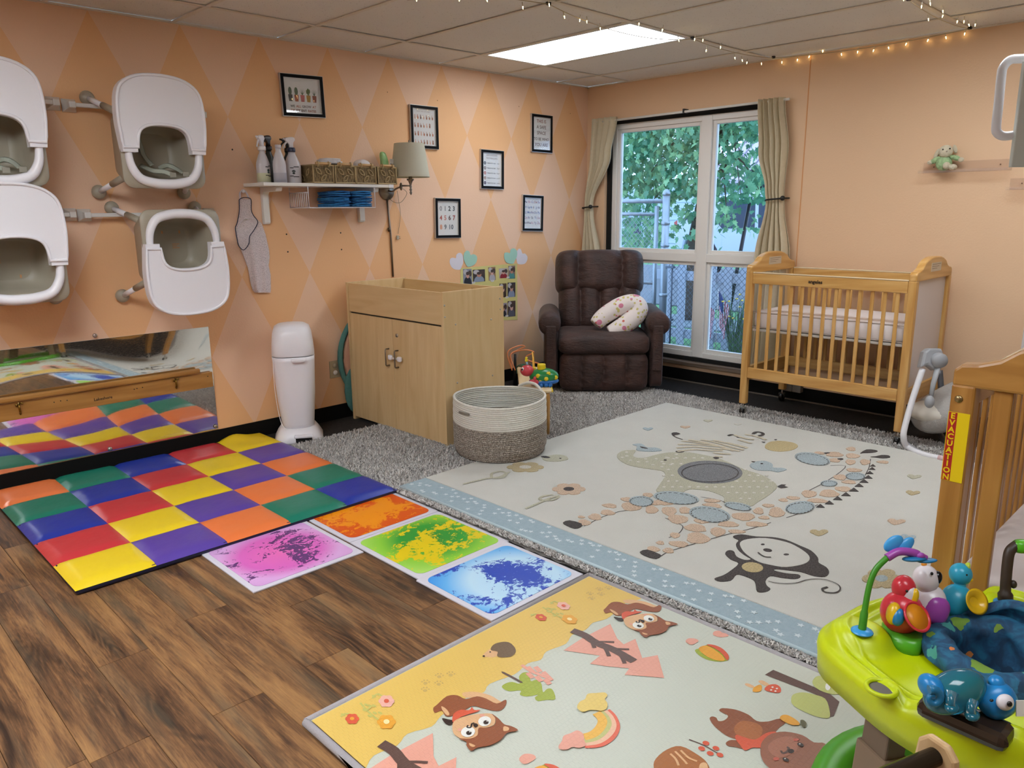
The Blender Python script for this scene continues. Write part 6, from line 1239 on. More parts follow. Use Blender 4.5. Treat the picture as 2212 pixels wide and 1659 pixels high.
for st_, (x0, x1) in enumerate(((WX0+.17, WX0+.30), (WX0+.315, WX1-.01))):
    for k in range(8):
        x_ = (x0+x1)/2+r.uniform(-.006, .006); zc = WZ+.0085+k*.0122
        t = thing('folded_cloth', 'blue folded cloth, %s of the %s stack in the wire basket' % (ORD[7-k], 'left' if st_ == 0 else 'right'), 'cloth', (x_, -.145, zc), group='blue cloths in the %s stack' % ('left' if st_ == 0 else 'right'))
        mb = MB(); mb.ell((0, 0, 0), (x1-x0)/2, .105+r.uniform(-.004, .006), .0062, 24, 8, e1=.5, e2=.3); mb.v = [(a, b, c+.0018*math.sin(a*60+k*2)+.0015*math.sin(b*50+k)) for a, b, c in mb.v]; mb.build('cloth', cl if r.random() < .7 else cld, t); kk += 1
# ---------------------------------------------------------------- wall lamp
t = thing('wall_lamp', 'swing arm wall lamp with a pale fabric shade and brushed metal base', 'lamp', (-2.105, 0, 1.505))
Ry = Matrix.Rotation(PI/2, 3, 'X'); pw2 = brushed
MB().lathe([(.062, 0), (.062, .008), (.055, .014), (.045, .016), (.038, .024), (.0001, .028)], (-2.105, -.001, 1.505), n=32, M=Ry).build('wall_plate', pw2, t, W=True)
lx, ly = -2.052, -.205
mb = MB(); mb.tube(smooth_open([(-2.105, -.02, 1.505), (-2.10, -.07, 1.50), (-2.09, -.09, 1.515), (-2.075, -.13, 1.53)], 4), .006, 8); mb.ell((-2.075, -.13, 1.53), .010, .010, .026); mb.tube([(-2.075, -.13, 1.535), (lx, ly, 1.533)], .005, 8); mb.build('swing_arm', pw2, t, W=True)
mb = MB(); mb.lathe([(.0001, -.062), (.006, -.055), (.009, -.045), (.005, -.036), (.010, -.028), (.005, -.018), (.008, -.008), (.006, .0), (.011, .018), (.016, .030), (.024, .034), (.024, .043), (.012, .044), (.011, .075), (.0001, .076)], (lx, ly, 1.535), n=20); mb.build('socket', pw2, t, W=True)
shd = NT('lamp_shade_fabric', .8); v = shd.obj(); shd.color(shd.mix(shd.noise(v, 200, 2), '#CFCDBC', '#DAD8C8')); tl_ = shd.n('BsdfTranslucent'); tl_.inputs[0].default_value = (.7, .66, .5, 1); ms = shd.n('MixShader'); ms.inputs[0].default_value = .35; shd.l(shd.b.outputs[0], ms.inputs[1]); shd.l(tl_.outputs[0], ms.inputs[2]); shd.l(ms.outputs[0], shd.t.nodes['Material Output'].inputs[0])
mb = MB(); mb.loft([[Vector((lx+r_*math.cos(2*PI*k/40), ly+r_*math.sin(2*PI*k/40), z_)) for k in range(40)] for r_, z_ in ((.127, 1.587), (.128, 1.590), (.1245, 1.605), (.098, 1.798), (.097, 1.801))], cap0=False, cap1=False); mb.build('lamp_shade', shd.m, t, W=True, solid=.002)
MB().lathe([(.0001, .016), (.004, .012), (.005, .004), (.003, 0), (.003, -.01)][::-1], (lx, ly, 1.808), n=10).build('finial', pw2, t, W=True)
mb = MB(); 
for a in (0, 2.1, 4.2): mb.tube([(lx, ly, 1.797), (lx+.096*math.cos(a), ly+.096*math.sin(a), 1.797)], .0015, 4)
mb.cyl((lx, ly, 1.60), (lx, ly, 1.80), .002, n=5); mb.build('shade_carrier', pw2, t, W=True)
MB().ell((lx, ly, 1.655), .028, .028, .045).build('bulb', whitep, t, W=True)
mb = MB(); b_ = P(849, 598, 'y', -.006); a_ = P(840, 440, 'y', -.008); mb.tube([(-2.105, -.008, 1.45), a_.lerp(b_, .4), b_], .0065, 8); mb.build('cord_cover', pw2, t, W=True)
mb = MB(); mb.tube([P(840, 492, 'y', -.012), P(841, 500, 'y', -.012)], .009, 8); mb.build('cover_joint', mat('dark_bronze', '#5A4A38', .4, .8), t, W=True)
cordm = mat('clear_brown_cord', '#8C7A66', .5)
mb = MB(); mb.tube(smooth_open([P(838, 425, 'y', -.012), P(850, 436, 'y', -.03), P(866, 437, 'y', -.05), P(879, 418, 'y', -.07), P(871, 408, 'y', -.1)], 6), .0016, 6); mb.tube(smooth_open([P(858, 412, 'y', -.02), P(861, 432, 'y', -.012), P(865, 465, 'y', -.008), P(860, 505, 'y', -.008)], 6), .0014, 6); mb.tube(smooth_open([P(843, 503, 'y', -.006), P(847, 540, 'y', -.006), P(848, 598, 'y', -.006)], 5), .0014, 6); mb.build('cord', cordm, t, W=True)
p = P(859, 513, 'y', -.010); MB().box((p.x, -.010, p.z), (.018, .010, .026)).build('plug', mat('plug_beige', '#B5AB98', .5), t, W=True, bevel=.002)
mb = MB(); 
for dz in (-.006, .006): mb.cyl((p.x+.009, -.010, p.z+dz), (p.x+.024, -.010, p.z+dz), .0013, n=5)
mb.build('plug_prongs', brushed, t, W=True)
# ---------------------------------------------------------------- mesh bag, pins and holes
bagm = NT('white_mesh', .85); mo = bagm.t.nodes['Material Output']; v = bagm.obj(); bk = bagm.n('TexVoronoi'); bk.inputs['Scale'].default_value = 260; bagm.l(v, bk.inputs['Vector']); bagm.b.inputs['Base Color'].default_value = (*hx('#DCCFCF'), 1); trp = bagm.n('BsdfTransparent'); msx = bagm.n('MixShader'); bagm.l(bagm.math('ADD', bagm.math('MULTIPLY', bagm.math('LESS_THAN', bk.outputs['Distance'], .32), .55), .06), msx.inputs[0]); bagm.l(bagm.b.outputs[0], msx.inputs[1]); bagm.l(trp.outputs[0], msx.inputs[2]); bagm.l(msx.outputs[0], mo.inputs[0])
G0 = (480, 390, 6.38); bg = lambda x, y, d=-.02: P(G0[0]+x/G0[2], G0[1]+y/G0[2], 'y', d)
t = thing('mesh_bag', 'white mesh laundry bag with navy binding hanging left of the shelf bracket', 'bag', (-3.11, 0, 1.2))
Lf = [(232, 240, 1), (236, 400, 1), (215, 560, 1), (180, 660, 1), (215, 850, 1), (270, 960, 1), (330, 1120, 1), (365, 1220, 1), (390, 1400, 1), (420, 1510, 1), (450, 1545, 1)]
Rt = [(400, 255, 1), (400, 400, 1), (430, 490, 1), (545, 590, 1), (600, 750, 1), (645, 950, 1), (655, 1060, 1), (640, 1170, 1), (668, 1300, 1), (672, 1500, 1), (665, 1545, 1)]
def bagf(u, v):
    k = v*(len(Lf)-1); i = min(int(k), len(Lf)-2); f = k-i; a = [Lf[i][m]+(Lf[i+1][m]-Lf[i][m])*f for m in (0, 1)]; b = [Rt[i][m]+(Rt[i+1][m]-Rt[i][m])*f for m in (0, 1)]
    return bg(a[0]+(b[0]-a[0])*u, a[1]+(b[1]-a[1])*u, -.012-.016*math.sin(PI*u)*v-.006*math.sin(u*13+v*5)*v)
MB().grid(bagf, 24, 50).build('mesh_body', bagm.m, t, W=True)
def bagb(u, v): p = bagf(u, .3+.7*v); return Vector((p.x, -.004, p.z))
MB().grid(bagb, 12, 20).build('mesh_back', bagm.m, t, W=True)
mb = MB(); lp = [(240, 260), (300, 233), (370, 240), (400, 275), (400, 400), (430, 480), (490, 570), (440, 680), (378, 770), (370, 860), (330, 930), (285, 955), (230, 900), (205, 800), (182, 655), (205, 590), (235, 430), (235, 300)]
mb.tube(smooth_closed([tuple(bg(x, y, -.032)) for x, y in lp], 4), .0024, 6, closed=True); mb.build('navy_binding', mat('navy_tape', '#20243C', .7), t, W=True)
mb = MB(); mb.tube(smooth_open([bg(215, 650, -.03), bg(260, 570, -.03), bg(320, 525, -.03), bg(420, 520, -.03)], 4), .0045, 6, flat=.3); mb.build('inner_tape', whp, t, W=True)
mb = MB(); mb.tube(smooth_open([bg(248, 250, -.02), bg(245, 170, -.014), bg(285, 130, -.01), bg(330, 165, -.014), bg(365, 245, -.02)], 5), [.006]+[.011]*19+[.006], 6, flat=.3); mb.build('hanging_loop', whp, t, W=True)
o = MB().ell((0, 0, 0), .010, .014, .010, 12, 8).build('wall_hook', white_pl, label='small white adhesive hook holding the mesh bag', cat='hook'); o.location = bg(288, 150, -.010)
for i, (px, py) in enumerate(((502, 323), (619, 506), (622, 544), (736, 503), (738, 539), (837, 199), (945, 217), (1121, 230), (1232, 245))):
    p = P(px, py, 'y', -.001); MB().lathe([(.0001, .0015), (.0045 if i < 5 else .003, .0012), (.005 if i < 5 else .0035, 0)], (p.x, -.0002, p.z), n=10, M=Ry).build('nail_hole', black if i < 5 else mat('nail_mark', '#A06E4C', .8), bpy.data.objects['wall_left'])
# ---------------------------------------------------------------- cribs
acr = NT('clear_acrylic', .05); mo = acr.t.nodes['Material Output']; ta = acr.n('BsdfTransparent'); ta.inputs[0].default_value = (.97, .97, .96, 1); ms = acr.n('MixShader'); ms.inputs[0].default_value = .10; acr.b.inputs['Base Color'].default_value = (.8, .8, .8, 1); acr.l(ta.outputs[0], ms.inputs[1]); acr.l(acr.b.outputs[0], ms.inputs[2]); acr.l(ms.outputs[0], mo.inputs[0]); acr = acr.m
pale_reflection = mat('acrylic_white_reflection', '#CFC8C8', .22)  # whitish reflection on the clear end panel, put into its colour
matt = mat('white_mattress', '#E4DCDC', .45, bump=(14, .25))
def crib(t, f, L, Wd, zt, wo, nsl, end0, end1, mat_z, post=.045, thick_sl=.022, side1=True):
    """f(l, w, z) -> world; wo = (wood along l, along w, vertical)"""
    def bx(l0, l1, w0, w1, z0, z1, name, m, par=t, bevel=.004):
        a = f(l0, w0, z0); b = f(l1, w1, z1); mb = MB(); mb.bx(a.x, b.x, a.y, b.y, a.z, b.z); return mb.build(name, m, par, W=True, bevel=bevel)
    wl, ww, wz = wo
    for l in (0, L-post):
        for w in (0, Wd-post):
            p_ = bx(l, l+post, w, w+post, .088, zt-.045, 'post', wz, bevel=.006)
            c = f(l+post/2, w+post/2, .032); mb = MB(); mb.lathe([(.0001, -.014), (.026, -.014), (.030, -.010), (.030, .010), (.026, .014), (.0001, .014)], c, n=20, M=Matrix.Rotation(PI/2, 3, 'X')); cs = mb.build('caster_wheel', mat('black_rubber', '#0E0D0E', .35), p_, W=True)
            mb = MB(); mb.cyl(f(l+post/2, w+post/2, .05), f(l+post/2, w+post/2, .09), .006, n=8); mb.box(c+Vector((0, 0, .026)), (.03, .036, .008)); mb.box(c+Vector((0, .018, .012)), (.022, .003, .03)); mb.box(c+Vector((0, -.018, .012)), (.022, .003, .03)); mb.build('caster_fork', chrome, p_, W=True)
    for w in ((0.006, Wd-.030) if side1 else (0.006,)):
        bx(post, L-post, w, w+.024, zt-.115, zt-.048, 'top_rail', wl); bx(post, L-post, w, w+.024, .268, .338, 'bottom_rail', wl)
        bx(post, L-post, w-.001, w+.025, zt-.048, zt-.040, 'teething_strip', mat('clear_strip', '#D9C3A0', .2))
        for k in range(nsl):
            l = post+(L-2*post)*(k+.75)/(nsl+.5); bx(l-thick_sl/2, l+thick_sl/2, w+.006, w+.018, .336, zt-.113, 'slat', wz, bevel=.004)
    for e, l in ((end0, 0), (end1, L-post)):
        l0, l1 = l+.004, l+post-.004
        pr_ = [(0, zt-.05), (0, zt-.01), (.015, zt+.004), (.05, zt+.008), (.09, zt+.022), (.125, zt+.05), (.17, zt+.066), (.22, zt+.076), (.3, zt+.08), (.38, zt+.076), (.43, zt+.066), (.475, zt+.05), (.51, zt+.022), (.55, zt+.008), (.585, zt+.004), (.6, zt-.01), (.6, zt-.05)]
        q = [(a*Wd/.6, b) for a, b in pr_]; d = f(l1+.003, 0, 0)-f(l0-.003, 0, 0); mb = MB(); pts = [f(l0-.003, a, b) for a, b in q]; mb.poly(pts, thick=tuple(d)); hr = mb.build('head_rail', ww, t, W=True, bevel=.007)
        o0 = l0-.0045 if l == 0 else l1+.003
        for lo in (l0-.0045, l1+.0025):
            bx(lo, lo+.002, Wd*.36, Wd*.64, zt-.005, zt+.045, 'label_plate', mat('label_plate', '#C9B9A0', .4), hr, bevel=None)
            for k in range(3): bx(lo-.0004, lo+.0024, Wd*.38, Wd*(.62-.05*k), zt+.034-.012*k, zt+.037-.012*k, 'label_lines', mat('faint_print', '#8A7A68', .7), hr, bevel=None)
        bx(l0, l1, post, Wd-post, .245 if e != 'slat' else .26, .338, 'end_rail', ww)
        if e == 'clear': bx(l+.020, l+.025, post-.005, Wd-post+.005, .335, zt-.048, 'end_panel', acr, bevel=None)
        elif e == 'pale_reflection': bx(l+.020, l+.026, post-.005, Wd-post+.005, .335, zt-.048, 'end_panel', pale_reflection, bevel=None)
        else:
            for k in range(4): w = .107+.135*k; bx(l+.012, l+.034, w-.020, w+.020, .336, zt-.048, 'board', wz, bevel=.004)
    bx(.05, L-.05, .035, Wd-.035, mat_z-.135, mat_z-.118, 'mattress_support', mat('support_white', '#C9C3BC', .5))
    return bx
t = thing('crib', 'honey oak crib with clear end panels and bare mattress by the window wall', 'crib', (-.37, -2.43, 0))
f1 = lambda l, w, z: Vector((-.672+w, -1.912-l, z))
crib(t, f1, 1.035, .60, 1.005, (oak[1], oak[0], oak[2]), 13, 'clear', 'pale_reflection', .715)
m4 = Matrix.Translation((-.668, -2.372, .915)) @ Matrix.Rotation(-PI/2, 4, 'Z') @ RX90; text('maker_lettering', 'angeles', .030, m4, black, t, bold=.02)
mt = thing('crib_mattress', 'white vinyl crib mattress in the oak crib by the window', 'mattress', (-.37, -2.43, .6))
mb = MB(); mb.ell((-.372, -2.43, .655), .265, .482, .058, 48, 16, e1=.22, e2=.16); mb.build('mattress', matt, mt, W=True)
mb = MB()
for z_ in (.605, .703): mb.tube([(-.372+a*.262, -2.43+b*.478, z_) for a, b in ((-1, -.97), (-1, .97), (-.96, 1), (.96, 1), (1, .97), (1, -.97), (.96, -1), (-.96, -1))], .0035, 6, closed=True)
mb.build('piping', mat('piping_grey', '#B5AAA4', .5), mt, W=True)
t = thing('crib', 'amber wooden crib with an EVACUATION sticker on its post, right foreground', 'crib', (-2.73, -4.2, 0))
f2 = lambda l, w, z: Vector((-3.235+l, -3.868-w, z))
crib(t, f2, 1.035, .62, .995, (oak2[0], oak2[1], oak2[2]), 12, 'slat', 'clear', .455, post=.052, thick_sl=.026)
yel, redm = mat('sticker_yellow', '#E2C40A', .4), mat('sticker_red', '#A8201E', .4)
ya, yb_, yc, z0, z1 = -3.869, -3.889, -3.916, .708, .882
MB().bx(-3.2362, -3.2355, ya, yc, z0, z1).build('evacuation_sticker', yel, t, W=True); MB().bx(-3.2366, -3.2361, ya-.0015, yb_, z0+.001, z1-.001).build('sticker_red_strip', redm, t, W=True)
for k, ch in enumerate('EVACUATION'):
    m4 = Matrix.Translation((-3.2368, (ya+yb_)/2-.0007, z1-.016-k*.0172)) @ Matrix.Rotation(-PI/2, 4, 'Z') @ RX90; text('sticker_letter', ch, .0195, m4, yel, t, bold=.03)
p = P(2071, 862, 'x', -3.236); MB().lathe([(.0001, .003), (.008, .003), (.009, 0)], p, n=16, M=Matrix.Rotation(-PI/2, 3, 'Y')).build('bolt', mat('brass_bolt', '#9A8660', .35, .9), t, W=True)
mt = thing('crib_mattress', 'white sheeted mattress inside the foreground crib', 'mattress', (-2.72, -4.18, .33))
mb = MB(); mb.ell((-2.72, -4.178, .392), .465, .272, .062, 48, 16, e1=.25, e2=.16); mb.v = [(a, b, c+.003*math.sin(a*23)*math.sin(b*31)) for a, b, c in mb.v]; mb.build('mattress', mat('white_sheet', '#DCD2D0', .7, bump=(9, .5)), mt, W=True)
# ---------------------------------------------------------------- baby swing
gsw = mat('swing_grey', '#9C9EA2', .45); wsw = mat('swing_white', '#DEDDE2', .35); fsw = mat('swing_fabric', '#A5A19C', .85, bump=(70, .5)); lsw = mat('swing_light_fabric', '#C9C3B8', .85)
t = thing('baby_swing', 'grey and white electric baby swing between the two cribs', 'baby swing', (-.62, -3.25, 0))
dep = lambda p: (p-CAM).dot(_F)
r0 = P(2015, 775, 'x', -.60); d0 = dep(r0); S_ = lambda px, py, dd=0: D(px, py, d0+dd)
mb = MB(); mb.loft([[S_(1992, 800, .03+.0*k)+Vector((0, 0, 0)) for k in range(1)]*1] if False else []) if False else None
hub = MB(); hub.poly([S_(x, y, -.03) for x, y in [(1990, 795), (1998, 760), (2008, 752), (2035, 752), (2042, 770), (2028, 800), (2020, 800), (2005, 788)]], thick=tuple(_F*.06)); hub.build('hub_housing', gsw, t, W=True, bevel=.012)
MB().lathe([(.0001, .035), (.036, .034), (.042, .02), (.042, -.03)], S_(2027, 778, -.03), n=24, M=Matrix.Rotation(math.radians(-45), 3, 'Z') @ Matrix.Rotation(PI/2, 3, 'X')).build('hub_cap', gsw, t, W=True)
gl_ = [S_(1993, 797), S_(1972, 860), S_(1955, 920), S_(1952, 945)]; e1 = P(1960, 966, 'z', .035); e2 = P(1995, 982, 'z', .03); e3 = P(2040, 992, 'z', .03); e4 = P(2130, 1012, 'z', .03)
mb = MB(); mb.tube(smooth_open(gl_+[e1, e2, e3, e4], 5), .017, 10); mb.build('leg_tube', wsw, t, W=True)
MB().tube([P(1950, 955, 'z', .03), P(1968, 972, 'z', .022), P(1994, 984, 'z', .018)], [.018, .026, .02], 10).build('foot', gsw, t, W=True)
MB().tube([P(2028, 989, 'z', .033), P(2040, 992, 'z', .033)], .0175, 10).build('foot_label', mat('foot_pink', '#D3AEB0', .5), t, W=True)
mb = MB(); mb.tube([S_(2027, 790, -.04), S_(2016, 830, -.04), S_(2010, 862, -.03)], [.016, .014, .012], 8, flat=.6); mb.ell(S_(2008, 868, -.03), .026, .026, .036, 16, 10); mb.build('swing_arm', gsw, t, W=True)
mb = MB(); mb.tube(smooth_open([S_(2030, 800, .25), S_(2034, 870, .25), S_(2028, 930, .3), P(2060, 975, 'z', .03)], 5), .017, 8); mb.build('rear_leg', mat('dark_leg', '#4C4E54', .4), t, W=True)
sc_ = S_(2062, 890, .12); Mx = Matrix.Rotation(math.radians(-45), 3, 'Z') @ Matrix.Rotation(math.radians(-30), 3, 'Y')
mb = MB(); mb.ell(sc_+Vector((0, 0, .045)), .25, .165, .10, 32, 18, M=Mx, e1=.8, e2=.8); mb.build('seat', fsw, t, W=True)
mb = MB(); mb.ell(sc_+Vector((-.05, .05, .0)), .19, .15, .07, 28, 14, M=Matrix.Rotation(math.radians(-45), 3, 'Z')); mb.build('seat_base', lsw, t, W=True)
# ---------------------------------------------------------------- activity saucer
lime, grn, brn, skyb = mat('lime_plastic', '#BFCF06', .38), mat('leaf_green_plastic', '#4FA022', .3), mat('taupe_plastic', '#7C6753', .5), mat('sky_blue_plastic', '#3C9AD8', .3)
SC = Vector((-3.534, -4.096, 0)); t = thing('activity_saucer', 'lime green baby activity saucer with parrots and a chameleon, right foreground', 'activity center', SC)
angs = [math.radians(a) for a in (116, 8, 246)]
def adf(a, b): d = (a-b+PI) % (2*PI)-PI; return d
def Rt_(th): return .300+sum(k_*math.exp(-(adf(th, a)/.30)**2) for a, k_ in zip(angs, (.040, .0, .040)))
bumps = [(SC+Vector((.262*math.cos(a), .262*math.sin(a), 0)), .070, .040) for a in angs]+[(P(1905, 1480, 'z', .46), .042, .020), (Vector((-3.80, -4.20, 0)), .045, .02)]
def top(th, r): 
    x = SC.x+r*math.cos(th); y = SC.y+r*math.sin(th); R_ = Rt_(th); z = .432+.012*math.exp(-((r-(R_-.018))/.010)**2)+.006*math.exp(-((r-(R_-.045))/.008)**2)
    for c, s_, h in bumps:
        d = math.hypot(x-c.x, y-c.y); z += h/(1+math.exp((d-s_*.85)/(s_*.09)))
    cu = P(1905, 1480, 'z', .46); d = math.hypot(x-cu.x, y-cu.y)
    lx_, ly_ = x-LG.x, y-LG.y; a_ = abs(lx_*LU.x+ly_*LU.y); b_ = abs(-lx_*LU.y+ly_*LU.x); z += .014/(1+math.exp((max(a_-.088, b_-.042))/.006))
    return (x, y, z)
LG = P(2085, 1552, 'z', .465); LU = (P(2165, 1590, 'z', .465)-P(2005, 1520, 'z', .465)); LU.z = 0; LU.normalize()
mb = MB(); NT_, NR = 200, 70
rings = []
for j in range(NR+1): rings.append([Vector(top(2*PI*k/NT_, .100+(Rt_(2*PI*k/NT_)-.100)*j/NR)) for k in range(NT_)])
for dz, dr in ((-.006, .006), (-.02, .008), (-.045, .005), (-.078, .003)):
    rings.append([Vector((SC.x+(Rt_(2*PI*k/NT_)+dr)*math.cos(2*PI*k/NT_), SC.y+(Rt_(2*PI*k/NT_)+dr)*math.sin(2*PI*k/NT_), .436+dz)) for k in range(NT_)])
mb.loft(rings, cap0=False, cap1=False); mb.build('tray', lime, t, W=True, solid=.003)
mb = MB(); mb.lathe([(.338, .0), (.346, .02), (.338, .05), (.31, .062), (.27, .055), (.25, .02), (.25, .0)], SC, n=48); mb.build('base_ring', grn, t, W=True)
for a in (math.radians(150), math.radians(25), math.radians(262)):
    c = Vector((math.cos(a), math.sin(a), 0)); q = Matrix.Rotation(a, 3, 'Z'); b0 = SC+c*.285
    mb = MB(); mb.loft([[b0+q @ Vector((x_, y_, z_))-c*(z_*.07) for x_, y_ in ((-.030, -.042), (.030, -.042), (.030, .042), (-.030, .042))] for z_ in (.04, .29)], smooth=False); l_ = mb.build('leg', brn, t, W=True, bevel=.005)
    mb = MB(); mb.loft([[b0+q @ Vector((x_, y_, z_))-c*(z_*.07) for x_, y_ in ((-.024, -.035), (.024, -.035), (.024, .035), (-.024, .035))] for z_ in (.285, .425)], smooth=False); mb.build('inner_leg', mat('taupe_inner', '#6A5848', .5), l_, W=True, bevel=.004)
# seat
jun = NT('jungle_fabric', .75); v = jun.obj(); vo = jun.n('TexVoronoi'); vo.inputs['Scale'].default_value = 19; vo.inputs['Randomness'].default_value = 1; wr_ = jun.n('VectorMath', operation='ADD'); jun.l(v, wr_.inputs[0]); nn_ = jun.n('TexNoise'); nn_.inputs['Scale'].default_value = 30; jun.l(v, nn_.inputs['Vector']); sc3 = jun.n('VectorMath', operation='SCALE'); sc3.inputs['Scale'].default_value = .035; jun.l(nn_.outputs['Color'], sc3.inputs[0]); jun.l(sc3.outputs[0], wr_.inputs[1]); jun.l(wr_.outputs[0], vo.inputs['Vector'])
cc = sxf(vo.outputs['Color'], jun); inside = jun.math('LESS_THAN', vo.outputs['Distance'], .36); base_ = jun.ramp(jun.noise(v, 22, 3, 1.5), [(.35, '#123450'), (.5, '#17486A'), (.62, '#1C6080')])
c1 = jun.ramp(cc[0], [(.0, '#7E9A3A'), (.34, '#6A9030'), (.35, '#C05A3A'), (.5, '#C8883A'), (.51, '#3F8F8C'), (.75, '#4A9A90'), (.76, '#123450'), (1, '#123450')]); jun.color(jun.mix(inside, base_, c1)); jun.bump(jun.noise(v, 8, 3, .5), .5, .02)
mb = MB(); rings = []
for j in range(15):
    a = PI*1.15*j/14-.25; rr = .112+.030*math.cos(a); zz = .448+.036*math.sin(a); rings.append([SC+Vector(((rr+.004*math.sin(9*th+j))*math.cos(th), (rr+.004*math.sin(9*th+j))*math.sin(th), zz+.006*math.sin(3*th+1))) for th in [2*PI*k/64 for k in range(64)]])
for j in range(5): rr = .08-.010*j; rings.append([SC+Vector((rr*math.cos(th), rr*math.sin(th), .41-.045*j)) for th in [2*PI*k/64 for k in range(64)]])
mb.loft(rings, cap0=False, cap1=True); mb.build('seat_pad', jun.m, t, W=True)
bk = MB(); bcx = SC+Vector((.06, -.05, .45)); 
def bkf(u, v_): th = math.radians(-115+170*u); rr = .114+.018*math.sin(v_*PI); return SC+Vector((rr*math.cos(th), rr*math.sin(th), .445+.085*v_*math.sin(PI*min(1, max(.0, u)))**.5+.004*math.sin(u*20)))
bk.grid(bkf, 40, 12); bk.build('seat_back', jun.m, t, W=True, solid=.02)
# toys fixed on the tray, placed at the depth of their own foot point
def at_(ref): d = dep(ref); return lambda px, py, dd=0: D(px, py, d+dd)
def rad(ref, npx): return npx*dep(ref)/FPX
VR = Matrix(((_R.x, _F.x, _U.x), (_R.y, _F.y, _U.y), (_R.z, _F.z, _U.z)))     # local x right, y away, z up as seen
wtoy, ktoy, ytoy, rtoy, ptoy, otoy, ttoy = mat('toy_white', '#D8D2D6', .25), mat('toy_black', '#0C0B0C', .2), mat('toy_bright_yellow', '#DDB21A', .25), mat('toy_coral_red', '#CC3340', .25), mat('toy_purple', '#9C47A4', .3), mat('toy_orange', '#DB8A12', .4), mat('toy_turquoise', '#2C9CBC', .3)
ref = P(1985, 1372, 'z', .452); mb = MB(); q = [P(1905, 1345, 'z', .45), P(1925, 1385, 'z', .45), P(1985, 1402, 'z', .45), P(2010, 1372, 'z', .45), P(2090, 1348, 'z', .45), P(2105, 1325, 'z', .45), P(2050, 1318, 'z', .45), P(1950, 1318, 'z', .45)]
qq = smooth_closed([(p.x, p.y, 0) for p in q], 4); cq = sum((Vector(p) for p in qq), Vector())/len(qq); rg = []
for s_, z_ in ((1, .430), (1.0, .448), (.96, .460), (.86, .466)): rg.append([cq+(Vector(p)-cq)*s_+Vector((0, 0, z_)) for p in qq])
mb.loft(rg); mb.build('toy_platform', grn, t, W=True)
def E_(S, px, py, rx, ry, rz, dd=0, rot=0, nu=24, nv=14, e1=1, e2=1, refp=None, mbx=None):
    m = mbx or MB(); k = rad(refp, 1); m.ell(S(px, py, dd), rx*k, rz*k, ry*k, nu, nv, e1=e1, e2=e2, M=VR @ Matrix.Rotation(math.radians(-rot), 3, 'Y')); return m
# red parrot
rp = P(1958, 1362, 'z', .462); S = at_(rp)
bd = E_(S, 1948, 1322, 44, 46, 40, 0, -15, refp=rp).build('parrot_toy', rtoy, t, W=True)
E_(S, 1952, 1270, 24, 28, 24, 0, -10, refp=rp).build('head', rtoy, bd, W=True); E_(S, 1964, 1284, 17, 22, 16, -.012, 5, refp=rp).build('face', wtoy, bd, W=True); E_(S, 1975, 1288, 9, 17, 9, -.022, -12, refp=rp).build('beak', ytoy, bd, W=True); E_(S, 1959, 1277, 3, 3, 2.5, -.030, refp=rp).build('eye', ktoy, bd, W=True)
E_(S, 1930, 1325, 14, 24, 16, -.028, -12, refp=rp).build('wing', ytoy, bd, W=True); E_(S, 1940, 1333, 13, 19, 12, -.038, -15, refp=rp).build('wing', mat('toy_blue_wing', '#1E78B0', .3), bd, W=True)
dm = MB(); k_ = rad(rp, 1); dm.lathe([(.0001, -8*k_), (20*k_, -6*k_), (31*k_, 0), (33*k_, 4*k_), (31*k_, 6*k_), (27*k_, 4*k_), (26*k_, 2*k_), (.0001, 1*k_)], (0, 0, 0), n=32, M=VR @ Matrix.Rotation(math.radians(20), 3, 'Z') @ Matrix.Rotation(math.radians(60), 3, 'X')); cdr = S(1979, 1333, -.045); dm.v = [tuple(Vector(v_)+cdr) for v_ in dm.v]; dm.build('drum_rim', rtoy, bd, W=True)
dm = MB(); dm.lathe([(.0001, 3.5*k_), (27*k_, 3.5*k_), (27*k_, 2*k_), (.0001, 2*k_)], (0, 0, 0), n=32, M=VR @ Matrix.Rotation(math.radians(20), 3, 'Z') @ Matrix.Rotation(math.radians(60), 3, 'X')); dm.v = [tuple(Vector(v_)+cdr) for v_ in dm.v]; dm.build('drum_skin', otoy, bd, W=True)
# white parrot
wp_ = P(2012, 1345, 'z', .462); S = at_(wp_)
bd = E_(S, 2008, 1305, 32, 42, 30, 0, -22, refp=wp_).build('parrot_toy', wtoy, t, W=True); E_(S, 2000, 1250, 27, 30, 26, 0, 0, refp=wp_).build('head', wtoy, bd, W=True)
E_(S, 2024, 1248, 10, 15, 10, -.012, -12, refp=wp_).build('beak', ktoy, bd, W=True); E_(S, 2013, 1239, 3, 3.5, 3, -.028, refp=wp_).build('eye', ktoy, bd, W=True); E_(S, 2020, 1317, 27, 31, 22, -.015, -20, refp=wp_, e1=.8, e2=.8).build('purple_wing', ptoy, bd, W=True)
E_(S, 1996, 1219, 6, 5, 5, 0, refp=wp_).build('crest', otoy, bd, W=True)
